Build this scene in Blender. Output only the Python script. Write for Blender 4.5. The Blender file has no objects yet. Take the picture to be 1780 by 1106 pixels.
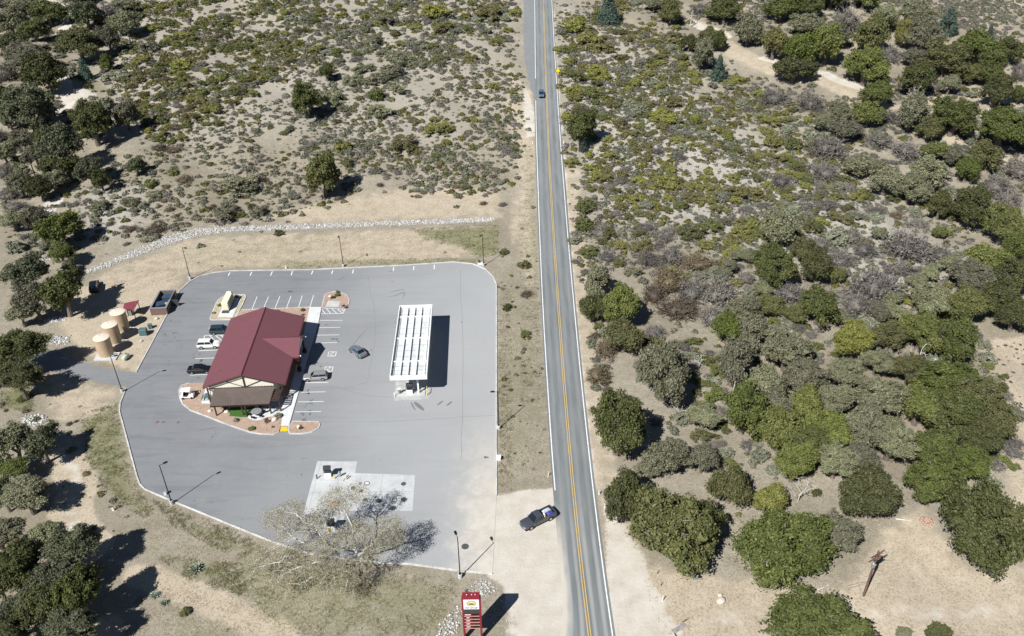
import bpy, bmesh, math, random
import numpy as np
from mathutils import Vector, Matrix
R = math.radians
rng = np.random.default_rng(7)
random.seed(7)
sc = bpy.context.scene
col = sc.collection

# ------------------------------------------------------------------ camera
CAMH = 96.87
FPX, PW, PH = 1450.9, 1780.0, 1106.0
PITCH, ROLL = 0.58027, -0.01289
fw = np.array([0, math.cos(PITCH), -math.sin(PITCH)])
rt0 = np.array([1.0, 0, 0]); up0 = np.cross(rt0, fw)
RT = math.cos(ROLL)*rt0 + math.sin(ROLL)*up0
UP = -math.sin(ROLL)*rt0 + math.cos(ROLL)*up0
cd = bpy.data.cameras.new("camera"); cam = bpy.data.objects.new("camera", cd); col.objects.link(cam)
cd.sensor_fit = 'HORIZONTAL'; cd.sensor_width = 36; cd.lens = FPX/PW*36
cd.clip_start = 1; cd.clip_end = 6000
M = Matrix(((RT[0], UP[0], -fw[0], 0), (RT[1], UP[1], -fw[1], 0), (RT[2], UP[2], -fw[2], CAMH), (0, 0, 0, 1)))
cam.matrix_world = M
sc.camera = cam
# ------------------------------------------------------------------ world + sun
SUN_AZ, SUN_EL = 0.64112, 0.80807      # direction the light travels (from +Y towards +X), elevation
w = bpy.data.worlds.new("World"); sc.world = w; w.use_nodes = True
nt = w.node_tree; nt.nodes.clear()
sky = nt.nodes.new('ShaderNodeTexSky'); sky.sky_type = 'NISHITA'; sky.sun_disc = False
sky.sun_elevation = SUN_EL; sky.sun_rotation = SUN_AZ + math.pi
sky.altitude = 1500; sky.air_density = 0.75; sky.dust_density = 0.0; sky.ozone_density = 1.0
bg = nt.nodes.new('ShaderNodeBackground'); bg.inputs[1].default_value = 0.05
wo = nt.nodes.new('ShaderNodeOutputWorld')
nt.links.new(sky.outputs[0], bg.inputs[0]); nt.links.new(bg.outputs[0], wo.inputs[0])
sd = bpy.data.lights.new("sun", 'SUN'); sd.energy = 5.0; sd.angle = R(0.53); sd.color = (1.0, 0.98, 0.94)
so = bpy.data.objects.new("sun", sd); col.objects.link(so)
Ldir = Vector((math.cos(SUN_EL)*math.sin(SUN_AZ), math.cos(SUN_EL)*math.cos(SUN_AZ), -math.sin(SUN_EL)))
so.rotation_euler = Ldir.to_track_quat('-Z', 'Y').to_euler(); so.location = (-40, 40, 90)
sc.view_settings.view_transform = 'Standard'; sc.view_settings.look = 'None'
sc.view_settings.exposure = 0.46; sc.view_settings.gamma = 1.0; sc.view_settings.use_curve_mapping = False

# ------------------------------------------------------------------ pixel <-> world
def ray(px, py):
    px = np.asarray(px, float); py = np.asarray(py, float)
    d = fw*FPX + RT*(px[..., None]-PW/2) - UP*(py[..., None]-PH/2)
    return d
def plane(px, py, z=0.0):
    d = ray(px, py); t = (z-CAMH)/d[..., 2]
    return d[..., :2]*t[..., None]
def scale_at(x, y, z):
    return FPX/(fw[0]*x+fw[1]*y+fw[2]*(z-CAMH))
def topx(x, y, z):
    v = np.stack([x, y, z-CAMH], -1); d = v@fw
    return PW/2+FPX*(v@RT)/d, PH/2-FPX*(v@UP)/d
def conv(pts, ox=0, oy=0, k=1.0):
    return [(ox+a/k, oy+b/k) for a, b in pts]
def pdist(P, poly, closed=True):
    """distance to polygon outline (and inside mask)"""
    P = np.asarray(P, float); poly = np.asarray(poly, float)
    n = len(poly); best = np.full(len(P), 1e18); ins = np.zeros(len(P), bool)
    for i in range(n if closed else n-1):
        a = poly[i]; b = poly[(i+1) % n]; ab = b-a
        t = np.clip(((P-a)@ab)/max(ab@ab, 1e-9), 0, 1)
        q = a+t[:, None]*ab
        best = np.minimum(best, ((P-q)**2).sum(1))
        if closed:
            c = ((a[1] > P[:, 1]) != (b[1] > P[:, 1]))
            with np.errstate(divide='ignore', invalid='ignore'):
                xi = (b[0]-a[0])*(P[:, 1]-a[1])/(b[1]-a[1])+a[0]
            ins ^= c & (P[:, 0] < xi)
    return np.sqrt(best), ins
def sdist(P, poly):
    d, i = pdist(P, poly); return np.where(i, -d, d)
def sstep(a, b, x):
    t = np.clip((x-a)/(b-a), 0, 1); return t*t*(3-2*t)

# road centre/edges measured along the highway (photo rows)
ROAD = [(1260, 918, 1043.5, 1088), (1106, 988, 1025, 1064.7), (970, 976, 1008.5, 1045.5), (831, 962.6, 994.4, 1028.5), (690, 953, 982.3, 1013),
        (554, 944.6, 972.1, 999.7), (415, 938.2, 962.6, 987.2), (277, 933.8, 954.4, 976.4), (240, 932, 952.8, 973.6), (120, 930.6, 948.3, 965.8), (0, 929.4, 944.3, 959)]
FLATP = [(863, 350), (1130, 350), (1130, 1200), (130, 1200), (60, 900), (60, 560), (140, 450), (330, 420)]
FLATW = plane(*np.array(FLATP).T)
def ground_h(x, y):
    x = np.asarray(x, float); y = np.asarray(y, float)
    shp = x.shape; x = x.ravel(); y = y.ravel()
    r = 0.12*12*np.log1p(np.exp(np.clip((y-205)/12, -30, 60)))*sstep(176, 192, y)
    r = r - 0.05*12*np.log1p(np.exp(np.clip((y-520)/12, -30, 200)))
    r = r + 0.17*15*np.log1p(np.exp(np.clip((y+0.8*x-430)/15, -30, 45)))
    d = sdist(np.stack([x, y], 1), FLATW)
    m = sstep(2, 25, d)
    u = 0.55*np.sin(x*0.11+0.8*np.sin(y*0.05))*np.cos(y*0.09+0.4)+0.3*np.sin(x*0.23+y*0.19+1.0)+0.18*np.sin(x*0.5-y*0.41)
    rx = np.interp(y, ROADY, ROADX)
    m = m*sstep(5, 14, np.abs(x-rx))
    return (r+u*m).reshape(shp)
ROADY = np.array([-400, 5000.]); ROADX = np.array([0, 0.])
def at(px, py, dz=0.0):
    px = np.asarray(px, float); py = np.asarray(py, float)
    d = ray(px, py)
    z = np.full(px.shape, dz, float)
    for _ in range(14):
        t = (z-CAMH)/d[..., 2]
        z = 0.5*z+0.5*(ground_h(d[..., 0]*t, d[..., 1]*t)+dz)
    t = (z-CAMH)/d[..., 2]
    return np.stack([d[..., 0]*t, d[..., 1]*t, z], -1)
def at1(px, py, dz=0.0):
    return Vector(at(np.array([px]), np.array([py]), dz)[0])
rp = np.array([at1(c, y) for y, l, c, r in ROAD])
ROADY = np.concatenate([[-400], rp[:, 1], [1500]]); ROADX = np.concatenate([[rp[0, 0]-10], rp[:, 0], [rp[-1, 0]+40]])
rp = np.array([at1(c, y) for y, l, c, r in ROAD])
ROADY = np.concatenate([[-400], rp[:, 1], [1500]]); ROADX = np.concatenate([[rp[0, 0]-10], rp[:, 0], [rp[-1, 0]+40]])

# ------------------------------------------------------------------ materials
def srgb(r, g, b):
    f = lambda c: c/12.92 if c <= 0.04045 else ((c+0.055)/1.055)**2.4
    return (f(r/255), f(g/255), f(b/255))
class NT:
    def __init__(s, name):
        s.m = bpy.data.materials.new(name); s.m.use_nodes = True; s.t = s.m.node_tree
        s.p = s.t.nodes['Principled BSDF']; s.p.inputs['Roughness'].default_value = 0.8
        s.p.inputs['Specular IOR Level'].default_value = 0.2
    def n(s, typ, **kw):
        o = s.t.nodes.new(typ)
        for k, v in kw.items():
            if k[0] == 'i' and k[1:].isdigit(): s.set(o.inputs[int(k[1:])], v)
            else: setattr(o, k, v)
        return o
    def set(s, inp, v):
        if isinstance(v, bpy.types.NodeSocket): s.t.links.new(v, inp)
        else:
            if isinstance(v, (tuple, list)) and len(v) == 3 and inp.type == 'RGBA': v = (*v, 1)
            inp.default_value = v
    def math(s, op, a, b=0.0, clamp=False):
        o = s.n('ShaderNodeMath', operation=op, use_clamp=clamp); s.set(o.inputs[0], a); s.set(o.inputs[1], b); return o.outputs[0]
    def mix(s, f, a, b, mode='MIX'):
        o = s.n('ShaderNodeMix', data_type='RGBA', blend_type=mode); s.set(o.inputs[0], f); s.set(o.inputs[6], a); s.set(o.inputs[7], b); return o.outputs[2]
    def noise(s, scale, detail=3, rough=0.6, coord=None, dist=0.0):
        o = s.n('ShaderNodeTexNoise'); o.inputs['Scale'].default_value = scale; o.inputs['Detail'].default_value = detail
        o.inputs['Roughness'].default_value = rough; o.inputs['Distortion'].default_value = dist
        s.set(o.inputs['Vector'], coord if coord is not None else s.pos()); return o.outputs[0]
    def voro(s, scale, coord=None, feature='F1', out=0):
        o = s.n('ShaderNodeTexVoronoi', feature=feature); o.inputs['Scale'].default_value = scale
        s.set(o.inputs['Vector'], coord if coord is not None else s.pos()); return o.outputs[out]
    def pos(s):
        if not hasattr(s, '_pos'): s._pos = s.n('ShaderNodeNewGeometry').outputs['Position']
        return s._pos
    def obj(s):
        if not hasattr(s, '_obj'): s._obj = s.n('ShaderNodeTexCoord').outputs['Object']
        return s._obj
    def ramp(s, f, a, b):
        o = s.n('ShaderNodeMapRange', clamp=True); o.interpolation_type = 'SMOOTHSTEP'
        s.set(o.inputs[0], f); o.inputs[1].default_value = a; o.inputs[2].default_value = b; return o.outputs[0]
    def attr(s, name):
        return s.n('ShaderNodeAttribute', attribute_name=name).outputs['Fac']
    def base(s, v): s.set(s.p.inputs['Base Color'], v)
    def bump(s, h, strength=0.5, dist=0.1):
        o = s.n('ShaderNodeBump'); o.inputs['Strength'].default_value = strength; o.inputs['Distance'].default_value = dist
        s.set(o.inputs['Height'], h); s.t.links.new(o.outputs[0], s.p.inputs['Normal'])
def flat(name, c, rough=0.7, metal=0.0, spec=0.3, var=0.12, scale=3.0):
    t = NT(name); n = t.noise(scale, 4, 0.65, t.obj())
    t.base(t.mix(t.ramp(n, 0.3, 0.7), tuple(v*(1-var) for v in c), tuple(min(1, v*(1+var)) for v in c)))
    t.p.inputs['Roughness'].default_value = rough; t.p.inputs['Metallic'].default_value = metal; t.p.inputs['Specular IOR Level'].default_value = spec
    return t.m
def paint(name, c, coat=0.6, metal=0.0, rough=0.35):
    t = NT(name); n = t.noise(1.5, 3, 0.6, t.obj())
    t.base(t.mix(n, tuple(v*0.85 for v in c), c)); t.p.inputs['Roughness'].default_value = rough
    t.p.inputs['Metallic'].default_value = metal; t.p.inputs['Coat Weight'].default_value = coat; t.p.inputs['Coat Roughness'].default_value = 0.08
    t.p.inputs['Specular IOR Level'].default_value = 0.5
    return t.m
def foliage(name, a, b, c, trans=0.07, gain=1.62):
    """a dark, b main, c light; per leaf value 'v', slow drift through the crown, and a drift from plant to plant"""
    a, b, c = (tuple(x*gain for x in q) for q in (a, b, c))
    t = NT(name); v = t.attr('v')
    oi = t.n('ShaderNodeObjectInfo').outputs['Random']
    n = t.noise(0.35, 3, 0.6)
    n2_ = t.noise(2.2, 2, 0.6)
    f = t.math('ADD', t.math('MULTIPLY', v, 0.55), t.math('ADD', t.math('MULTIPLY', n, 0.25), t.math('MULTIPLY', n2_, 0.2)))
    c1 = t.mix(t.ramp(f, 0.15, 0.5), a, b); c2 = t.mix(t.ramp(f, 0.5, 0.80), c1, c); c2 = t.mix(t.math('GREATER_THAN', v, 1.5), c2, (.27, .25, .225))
    h = t.n('ShaderNodeHueSaturation'); t.set(h.inputs['Color'], c2)
    t.set(h.inputs['Hue'], t.math('ADD', t.math('MULTIPLY', oi, 0.03), 0.485))
    t.set(h.inputs['Saturation'], t.math('ADD', t.math('MULTIPLY', oi, 0.24), 0.80))
    t.set(h.inputs['Value'], t.math('ADD', t.math('MULTIPLY', oi, 0.5), 0.74))
    t.base(h.outputs[0]); t.p.inputs['Roughness'].default_value = 0.6; t.p.inputs['Specular IOR Level'].default_value = 0.25
    tr = t.n('ShaderNodeBsdfTranslucent'); t.set(tr.inputs[0], h.outputs[0])
    mx = t.n('ShaderNodeMixShader'); mx.inputs[0].default_value = trans
    t.t.links.new(t.p.outputs[0], mx.inputs[1]); t.t.links.new(tr.outputs[0], mx.inputs[2])
    t.t.links.new(mx.outputs[0], t.t.nodes['Material Output'].inputs[0])
    return t.m
MAT = {}
MAT['G'] = foliage('dark oak leaves', (.020, .026, .008), (.052, .060, .016), (.100, .104, .031))
MAT['Y'] = foliage('olive oak leaves', (.034, .040, .013), (.076, .082, .024), (.134, .130, .042))
MAT['D'] = foliage('dusky oak leaves', (.026, .030, .015), (.062, .069, .036), (.118, .122, .070))
MAT['Yb'] = foliage('yellow olive leaves', (.044, .046, .014), (.098, .096, .026), (.155, .146, .045))
MAT['S'] = foliage('grey green leaves', (.042, .044, .024), (.104, .104, .060), (.182, .176, .112))
MAT['B'] = foliage('blue green needles', (.018, .030, .022), (.040, .062, .046), (.075, .10, .078))
MAT['N'] = foliage('bare grey twigs', (.082, .073, .062), (.160, .146, .128), (.25, .23, .208), 0.05, 1.05)
MAT['Nb'] = foliage('dry brown twigs', (.060, .045, .032), (.12, .092, .062), (.19, .15, .105), 0.05, 1.15)
MAT['K'] = foliage('yellow green shrub leaves', (.050, .050, .014), (.112, .108, .030), (.180, .168, .052))
MAT['A'] = foliage('sage leaves', (.060, .064, .042), (.120, .124, .085), (.20, .20, .145))
MAT['P'] = foliage('pale spring leaves', (.27, .25, .11), (.46, .435, .21), (.60, .565, .33), 0.3, 1.0)
MAT['GV'] = foliage('agave leaves', (.10, .13, .10), (.19, .22, .17), (.30, .33, .26))
MAT['grass'] = foliage('grass blades', (.060, .070, .022), (.12, .125, .045), (.24, .22, .11), 0.3, 1.35)
MAT['bark'] = flat('grey bark', (.16, .135, .115), 0.9, var=.35, scale=2)
MAT['twig'] = flat('tan twigs', (.42, .395, .31), 0.9, var=.3)
MAT['pale_bark'] = flat('pale bark', (.52, .50, .46), 0.85, var=.3, scale=3)
MAT['roof'] = None
def _roof():
    t = NT('maroon shingles'); o = t.obj()
    n = t.noise(0.5, 3, .6, o); n2 = t.noise(9, 2, .7, o)
    wv = t.n('ShaderNodeTexWave', wave_type='BANDS', bands_direction='Z'); wv.inputs['Scale'].default_value = 3.4; wv.inputs['Distortion'].default_value = .4
    t.set(wv.inputs['Vector'], o)
    c = t.mix(n, (.150, .058, .068), (.180, .070, .083)); c = t.mix(t.math('MULTIPLY', n2, .55), c, (.14, .06, .078))
    c = t.mix(t.math('MULTIPLY', t.ramp(wv.outputs[0], .0, .25), .18), (.12, .045, .06), c) if False else t.mix(t.math('MULTIPLY', t.ramp(wv.outputs[0], .75, 1.), .35), c, (.13, .05, .065))
    t.base(c); t.p.inputs['Roughness'].default_value = .85; t.bump(n2, .3, .03); return t.m
MAT['roof'] = _roof()
MAT['maroon'] = flat('maroon metal', (.20, .045, .065), .5, var=.15)
MAT['signred'] = flat('dark red sign paint', (.23, .022, .035), .45, var=.12)
MAT['cream'] = flat('cream siding', (.70, .67, .555), .8, var=.06)
MAT['timber'] = flat('dark brown timber', (.055, .035, .026), .7, var=.3)
MAT['brownmetal'] = flat('brown metal roofing', (.118, .094, .084), .55, var=.1, scale=.8)
MAT['glass'] = paint('window glass', (.012, .016, .02), 0.5, 0, .08)
MAT['white'] = flat('white paint', (.80, .80, .78), .5, var=.04)
MAT['offwhite'] = flat('weathered white metal', (.74, .745, .73), .5, var=.06)
MAT['darkmetal'] = flat('dark grey metal', (.05, .055, .06), .6, var=.2)  # plain dark grey finish of pump heads, gates, panels and frames
MAT['black'] = flat('black metal', (.012, .012, .013), .5, var=.2)
MAT['rubber'] = flat('black rubber', (.014, .014, .015), .85, var=.2)
MAT['rim'] = flat('silver wheel rim', (.5, .5, .52), .35, .7, .5)
MAT['tan'] = flat('tan tank paint', (.44, .33, .22), .65, var=.09, scale=.7)
MAT['tanlid'] = flat('pale tan tank lid', (.66, .58, .48), .7, var=.07)
MAT['teal'] = flat('grey teal cabinet paint', (.085, .15, .15), .5, var=.15)
MAT['palegreen'] = flat('pale green tank paint', (.47, .53, .41), .5, var=.06)
MAT['creamcab'] = flat('cream cabinet paint', (.70, .68, .52), .5, var=.05)
MAT['greycab'] = flat('grey olive metal', (.20, .21, .17), .6, var=.12)
MAT['blue'] = flat('dusty blue plastic', (.035, .065, .11), .5, var=.3)
MAT['brick'] = flat('brown block', (.16, .11, .095), .9, var=.2, scale=4)
MAT['galv'] = flat('galvanised steel', (.42, .43, .45), .45, .5, .4)
MAT['yellow'] = flat('yellow paint', (.80, .50, .03), .55, var=.1)
MAT['signyellow'] = flat('traffic sign yellow', (.85, .60, .0), .4, var=.03)
MAT['paleyellow'] = flat('faded yellow paint', (.72, .62, .26), .6, var=.12)
MAT['wood'] = flat('weathered brown pole wood', (.15, .085, .062), .85, var=.3, scale=2)
MAT['greywood'] = flat('grey weathered wood', (.30, .28, .27), .9, var=.25)
MAT['darkwood'] = flat('dark pole wood', (.03, .024, .02), .9, var=.3)
MAT['boulder'] = flat('pale boulder', (.56, .50, .42), .9, var=.25, scale=2.5)
MAT['orange'] = flat('orange plastic', (.62, .25, .05), .5)
MAT['bluetarp'] = flat('blue tarp', (.05, .055, .30), .5, var=.5, scale=5)
MAT['silvertarp'] = flat('silver bags', (.45, .5, .55), .45, var=.4, scale=6)
MAT['iron'] = flat('cast iron cover', (.075, .08, .085), .7, var=.25, scale=6)
MAT['rust'] = flat('rusted lid', (.20, .12, .10), .8, var=.25, scale=6)
MAT['turf'] = flat('artificial turf', (.045, .12, .022), .9, var=.3, scale=9)
MAT['lamp_red'] = flat('red lamp lens', (.35, .01, .012), .3)
MAT['lamp_white'] = flat('clear lamp lens', (.7, .72, .75), .15, spec=.6)

# ------------------------------------------------------------------ mesh helpers
def mesh_np(name, verts, faces, attrs=None, smooth=False):
    """faces: list of int arrays (N,k)"""
    me = bpy.data.meshes.new(name)
    verts = np.asarray(verts, np.float32)
    me.vertices.add(len(verts)); me.vertices.foreach_set('co', verts.ravel())
    loops = np.concatenate([np.asarray(f, np.int32).ravel() for f in faces])
    tot = np.concatenate([np.full(len(f), np.asarray(f).shape[1], np.int32) for f in faces])
    start = np.concatenate([[0], np.cumsum(tot)[:-1]]).astype(np.int32)
    me.loops.add(len(loops)); me.loops.foreach_set('vertex_index', loops)
    me.polygons.add(len(tot)); me.polygons.foreach_set('loop_start', start); me.polygons.foreach_set('loop_total', tot)
    if smooth: me.polygons.foreach_set('use_smooth', np.ones(len(tot), bool))
    me.update(calc_edges=True)
    for k, (dom, arr) in (attrs or {}).items():
        a = me.attributes.new(k, 'FLOAT', dom); a.data.foreach_set('value', np.asarray(arr, np.float32).ravel())
    return me
def link(name, me, parent=None, mat=None, loc=None):
    o = bpy.data.objects.new(name, me); col.objects.link(o)
    if mat is not None and len(me.materials) == 0: me.materials.append(mat)
    if parent is not None: o.parent = parent
    if loc is not None: o.location = loc
    return o
def tag(o, label=None, cat=None, group=None, kind=None):
    if label: o['label'] = label
    if cat: o['category'] = cat
    if group: o['group'] = group
    if kind: o['kind'] = kind
    return o
def empty(name, loc, rz=0.0, label=None, cat=None, group=None):
    o = bpy.data.objects.new(name, None); col.objects.link(o); o.location = loc; o.rotation_euler.z = rz
    o.empty_display_size = .5
    return tag(o, label, cat, group)
class MB:
    def __init__(s): s.v = []; s.f = []
    def add(s, vs, fs):
        o = len(s.v); s.v += [tuple(v) for v in vs]; s.f += [tuple(i+o for i in f) for f in fs]; return s
    def box(s, x0, x1, y0, y1, z0, z1, ch=0.0):
        if ch <= 0:
            vs = [(x0, y0, z0), (x1, y0, z0), (x1, y1, z0), (x0, y1, z0), (x0, y0, z1), (x1, y0, z1), (x1, y1, z1), (x0, y1, z1)]
            return s.add(vs, [(0, 3, 2, 1), (4, 5, 6, 7), (0, 1, 5, 4), (1, 2, 6, 5), (2, 3, 7, 6), (3, 0, 4, 7)])
        c = ch
        base = [(x0+c, y0), (x1-c, y0), (x1, y0+c), (x1, y1-c), (x1-c, y1), (x0+c, y1), (x0, y1-c), (x0, y0+c)]
        ins = [(x0+2*c, y0+c), (x1-2*c, y0+c), (x1-c, y0+2*c), (x1-c, y1-2*c), (x1-2*c, y1-c), (x0+2*c, y1-c), (x0+c, y1-2*c), (x0+c, y0+2*c)]
        vs = [(*p, z0) for p in base]+[(*p, z1-c) for p in base]+[(*p, z1) for p in ins]
        fs = [tuple(range(7, -1, -1)), tuple(range(16, 24))]
        for r in (0, 8):
            for i in range(8): j = (i+1) % 8; fs.append((r+i, r+j, r+8+j, r+8+i))
        return s.add(vs, fs)
    def prism(s, poly, z0, z1):
        n = len(poly); a = sum(poly[i][0]*poly[(i+1) % n][1]-poly[(i+1) % n][0]*poly[i][1] for i in range(n))
        if a < 0: poly = poly[::-1]
        vs = [(p[0], p[1], z0) for p in poly]+[(p[0], p[1], z1) for p in poly]
        return s.add(vs, [tuple(range(n-1, -1, -1)), tuple(range(n, 2*n))]+[(i, (i+1) % n, n+(i+1) % n, n+i) for i in range(n)])
    def tube(s, a, b, r0, r1=None, n=8, cap=True):
        r1 = r0 if r1 is None else r1
        a = Vector(a); b = Vector(b); d = (b-a).normalized()
        u = d.orthogonal().normalized(); w_ = d.cross(u)
        vs = []
        for p, r in ((a, r0), (b, r1)):
            for i in range(n):
                t = 2*math.pi*i/n; vs.append(tuple(p+(u*math.cos(t)+w_*math.sin(t))*r))
        fs = [(i, (i+1) % n, n+(i+1) % n, n+i) for i in range(n)]
        if cap: fs += [tuple(range(n-1, -1, -1)), tuple(range(n, 2*n))]
        return s.add(vs, fs)
    def lathe(s, prof, n=32, c=(0, 0, 0)):
        vs = []; fs = []
        for r, z in prof:
            for i in range(n):
                t = 2*math.pi*i/n; vs.append((c[0]+r*math.cos(t), c[1]+r*math.sin(t), c[2]+z))
        m = len(prof)
        for k in range(m-1):
            for i in range(n):
                j = (i+1) % n; fs.append((k*n+i, k*n+j, (k+1)*n+j, (k+1)*n+i))
        fs.append(tuple(range((m-1)*n, m*n))); fs.append(tuple(range(n-1, -1, -1)))
        return s.add(vs, fs)
    def quad(s, a, b, c, d): return s.add([a, b, c, d], [(0, 1, 2, 3)])
    def slab(s, pts, th):
        """planar polygon (3-D points, counter-clockwise from outside) given thickness inwards"""
        p = [Vector(q) for q in pts]; n = (p[1]-p[0]).cross(p[2]-p[0]).normalized()
        k = len(p); vs = [tuple(q) for q in p]+[tuple(q-n*th) for q in p]
        return s.add(vs, [tuple(range(k)), tuple(range(2*k-1, k-1, -1))]+[(i, k+i, k+(i+1) % k, (i+1) % k) for i in range(k)])
    def mesh(s, name, smooth=False, bevel=0.0):
        me = bpy.data.meshes.new(name); me.from_pydata(s.v, [], s.f); me.validate()
        if bevel > 0:
            bm = bmesh.new(); bm.from_mesh(me)
            bmesh.ops.bevel(bm, geom=[e for e in bm.edges if len(e.link_faces) == 2 and e.calc_face_angle(0) > .5], offset=bevel, segments=2, affect='EDGES', profile=.5, clamp_overlap=True)
            bm.to_mesh(me); bm.free()
        if smooth:
            me.polygons.foreach_set('use_smooth', np.ones(len(me.polygons), bool))
            try: me.set_sharp_from_angle(angle=R(35))
            except Exception: pass
        me.update(); return me
    def build(s, name, mat, parent=None, loc=None, smooth=False, bevel=0.0):
        return link(name, s.mesh(name, smooth, bevel), parent, mat, loc)
def smooth_poly(pts, it=2, closed=True):
    pts = [np.array(p, float) for p in pts]
    for _ in range(it):
        out = []; n = len(pts)
        rngi = range(n) if closed else range(n-1)
        if not closed: out.append(pts[0])
        for i in rngi:
            a, b = pts[i], pts[(i+1) % n]; out += [a*.75+b*.25, a*.25+b*.75]
        if not closed: out.append(pts[-1])
        pts = out
    return [tuple(p) for p in pts]
def wpoly(pts): return [tuple(p) for p in plane(*np.array(pts, float).T)]
def sheet(name, poly, z, mat, kind='structure', cuts=None):
    b = MB(); n = len(poly); b.add([(p[0], p[1], z) for p in poly], [tuple(range(n))])
    me = b.mesh(name); bm = bmesh.new(); bm.from_mesh(me); bmesh.ops.triangulate(bm, faces=bm.faces)
    for f in bm.faces:
        if f.normal.z < 0: f.normal_flip()
    bm.to_mesh(me); bm.free()
    return tag(link(name, me, None, mat), kind=kind)
def ribbon(b, pts, w0, z0, z1, closed=False):
    """kerb-like band along pts (world xy)"""
    P = [np.array(p[:2], float) for p in pts]; n = len(P); L = []
    for i in range(n):
        a = P[i-1] if (i > 0 or closed) else P[i]; c = P[(i+1) % n] if (i < n-1 or closed) else P[i]
        d = c-a; d = d/max(np.linalg.norm(d), 1e-6); L.append(np.array([-d[1], d[0]]))
    h = w0/2; vs = []
    for p, q in zip(P, L):
        vs += [(*(p+q*h), z0), (*(p+q*(h-.02)), z1), (*(p-q*(h-.02)), z1), (*(p-q*h), z0)]
    fs = []
    for i in range(n if closed else n-1):
        j = (i+1) % n; a, c = 4*i, 4*j
        for k in range(3): fs.append((a+k, c+k, c+k+1, a+k+1))
    if not closed: fs += [(0, 1, 2, 3), (4*n-1, 4*n-2, 4*n-3, 4*n-4)]
    return b.add(vs, fs)
def line_strip(b, a, c, wd, z):
    a = np.array(a[:2], float); c = np.array(c[:2], float); d = (c-a)/np.linalg.norm(c-a); q = np.array([-d[1], d[0]])*wd/2
    b.add([(*(a+q), z), (*(a-q), z), (*(c-q), z), (*(c+q), z)], [(0, 1, 2, 3)])
exec_parts = []

# ------------------------------------------------------------------ layout polygons (photo outline -> world)
LOT = wpoly([(863, 862), (863, 700), (863, 495), (857, 481), (843, 468), (821, 459), (787, 456), (697, 462), (540, 469.4), (399.5, 471.5), (371, 474.7), (349.6, 480), (330, 490), (311.6, 507), (298, 532),
             (291, 546.4), (236.7, 648), (219, 676), (209, 702), (208, 717), (218, 754), (238, 829), (243, 842), (251.5, 851), (289.5, 867.5), (352, 893), (406, 915), (460, 937), (524, 960), (600, 972), (666, 979), (714, 981.5), (800, 993), (856, 998), (860, 930)])
APRON = wpoly([(858, 862), (905, 853), (963, 846), (1000, 862), (1008, 960), (1012, 1040), (1035, 1140), (905, 1140), (893, 1075), (872, 1018), (848, 1003), (846, 930)])
DRIVE = wpoly([(236.7, 648), (206, 645), (170, 636.5), (138, 627), (95, 612), (60, 600), (20, 590), (10, 622), (60, 638), (125, 654.5), (170, 664), (205, 671), (222, 672), (232, 660)])
BED = wpoly([(419, 539.5), (538.5, 535), (559, 535), (554.2, 560), (546, 590), (533, 631), (520.6, 678.7), (502.3, 742), (488.4, 742), (484.8, 751.7), (476.7, 756), (454.8, 755.4), (436, 752.5), (409.5, 743.7), (381.8, 733.5),
             (354, 722.5), (332, 714.5), (317.5, 703), (312.4, 691), (311.7, 679.4), (316, 670.7), (329, 667), (356, 666.6), (366, 648), (405, 558)])
GEN = wpoly(conv([(800, 195), (1090, 195), (1135, 215), (1145, 250), (1040, 500), (870, 800), (840, 835), (270, 845), (235, 825), (230, 790), (300, 630), (380, 420), (440, 330), (540, 260), (640, 200)], 350, 500, 14.833))
ISL_S = wpoly([(502.3, 743), (500.8, 749.5), (504.5, 754.7), (527.9, 754.7), (542.5, 751.7), (554, 744.4), (556.4, 737.9), (553.4, 734.2), (508.9, 733.5)])
ISL_N = wpoly([(559.6, 535), (564.5, 514.6), (569.4, 510.4), (580.7, 507.9), (591.9, 509), (603, 513.9), (607.4, 521.6), (606, 530), (600.3, 535)])
WALK = wpoly([(538.5, 535), (559, 535), (554.2, 560), (546, 590), (533, 631), (520.6, 678.7), (502.3, 742), (488.5, 742), (491, 727), (494, 715), (502, 690), (510, 660), (517, 630), (524, 598), (531, 568)])
PADS = wpoly(conv([(600, 165), (873, 168), (858, 248), (1270, 262), (1252, 508), (790, 506), (765, 665), (468, 655)], 400, 760, 3.95))
ROCKS = [  # riprap channel and patches: outline
    wpoly([(860, 381), (858, 388), (790, 391), (700, 394), (600, 398), (500, 402), (420, 404), (370, 408), (320, 418), (270, 434), (225, 450), (180, 467), (150, 477), (138, 476), (160, 464), (200, 449), (250, 428), (300, 409), (350, 399), (420, 396), (520, 393), (640, 389), (760, 384)])]
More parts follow.
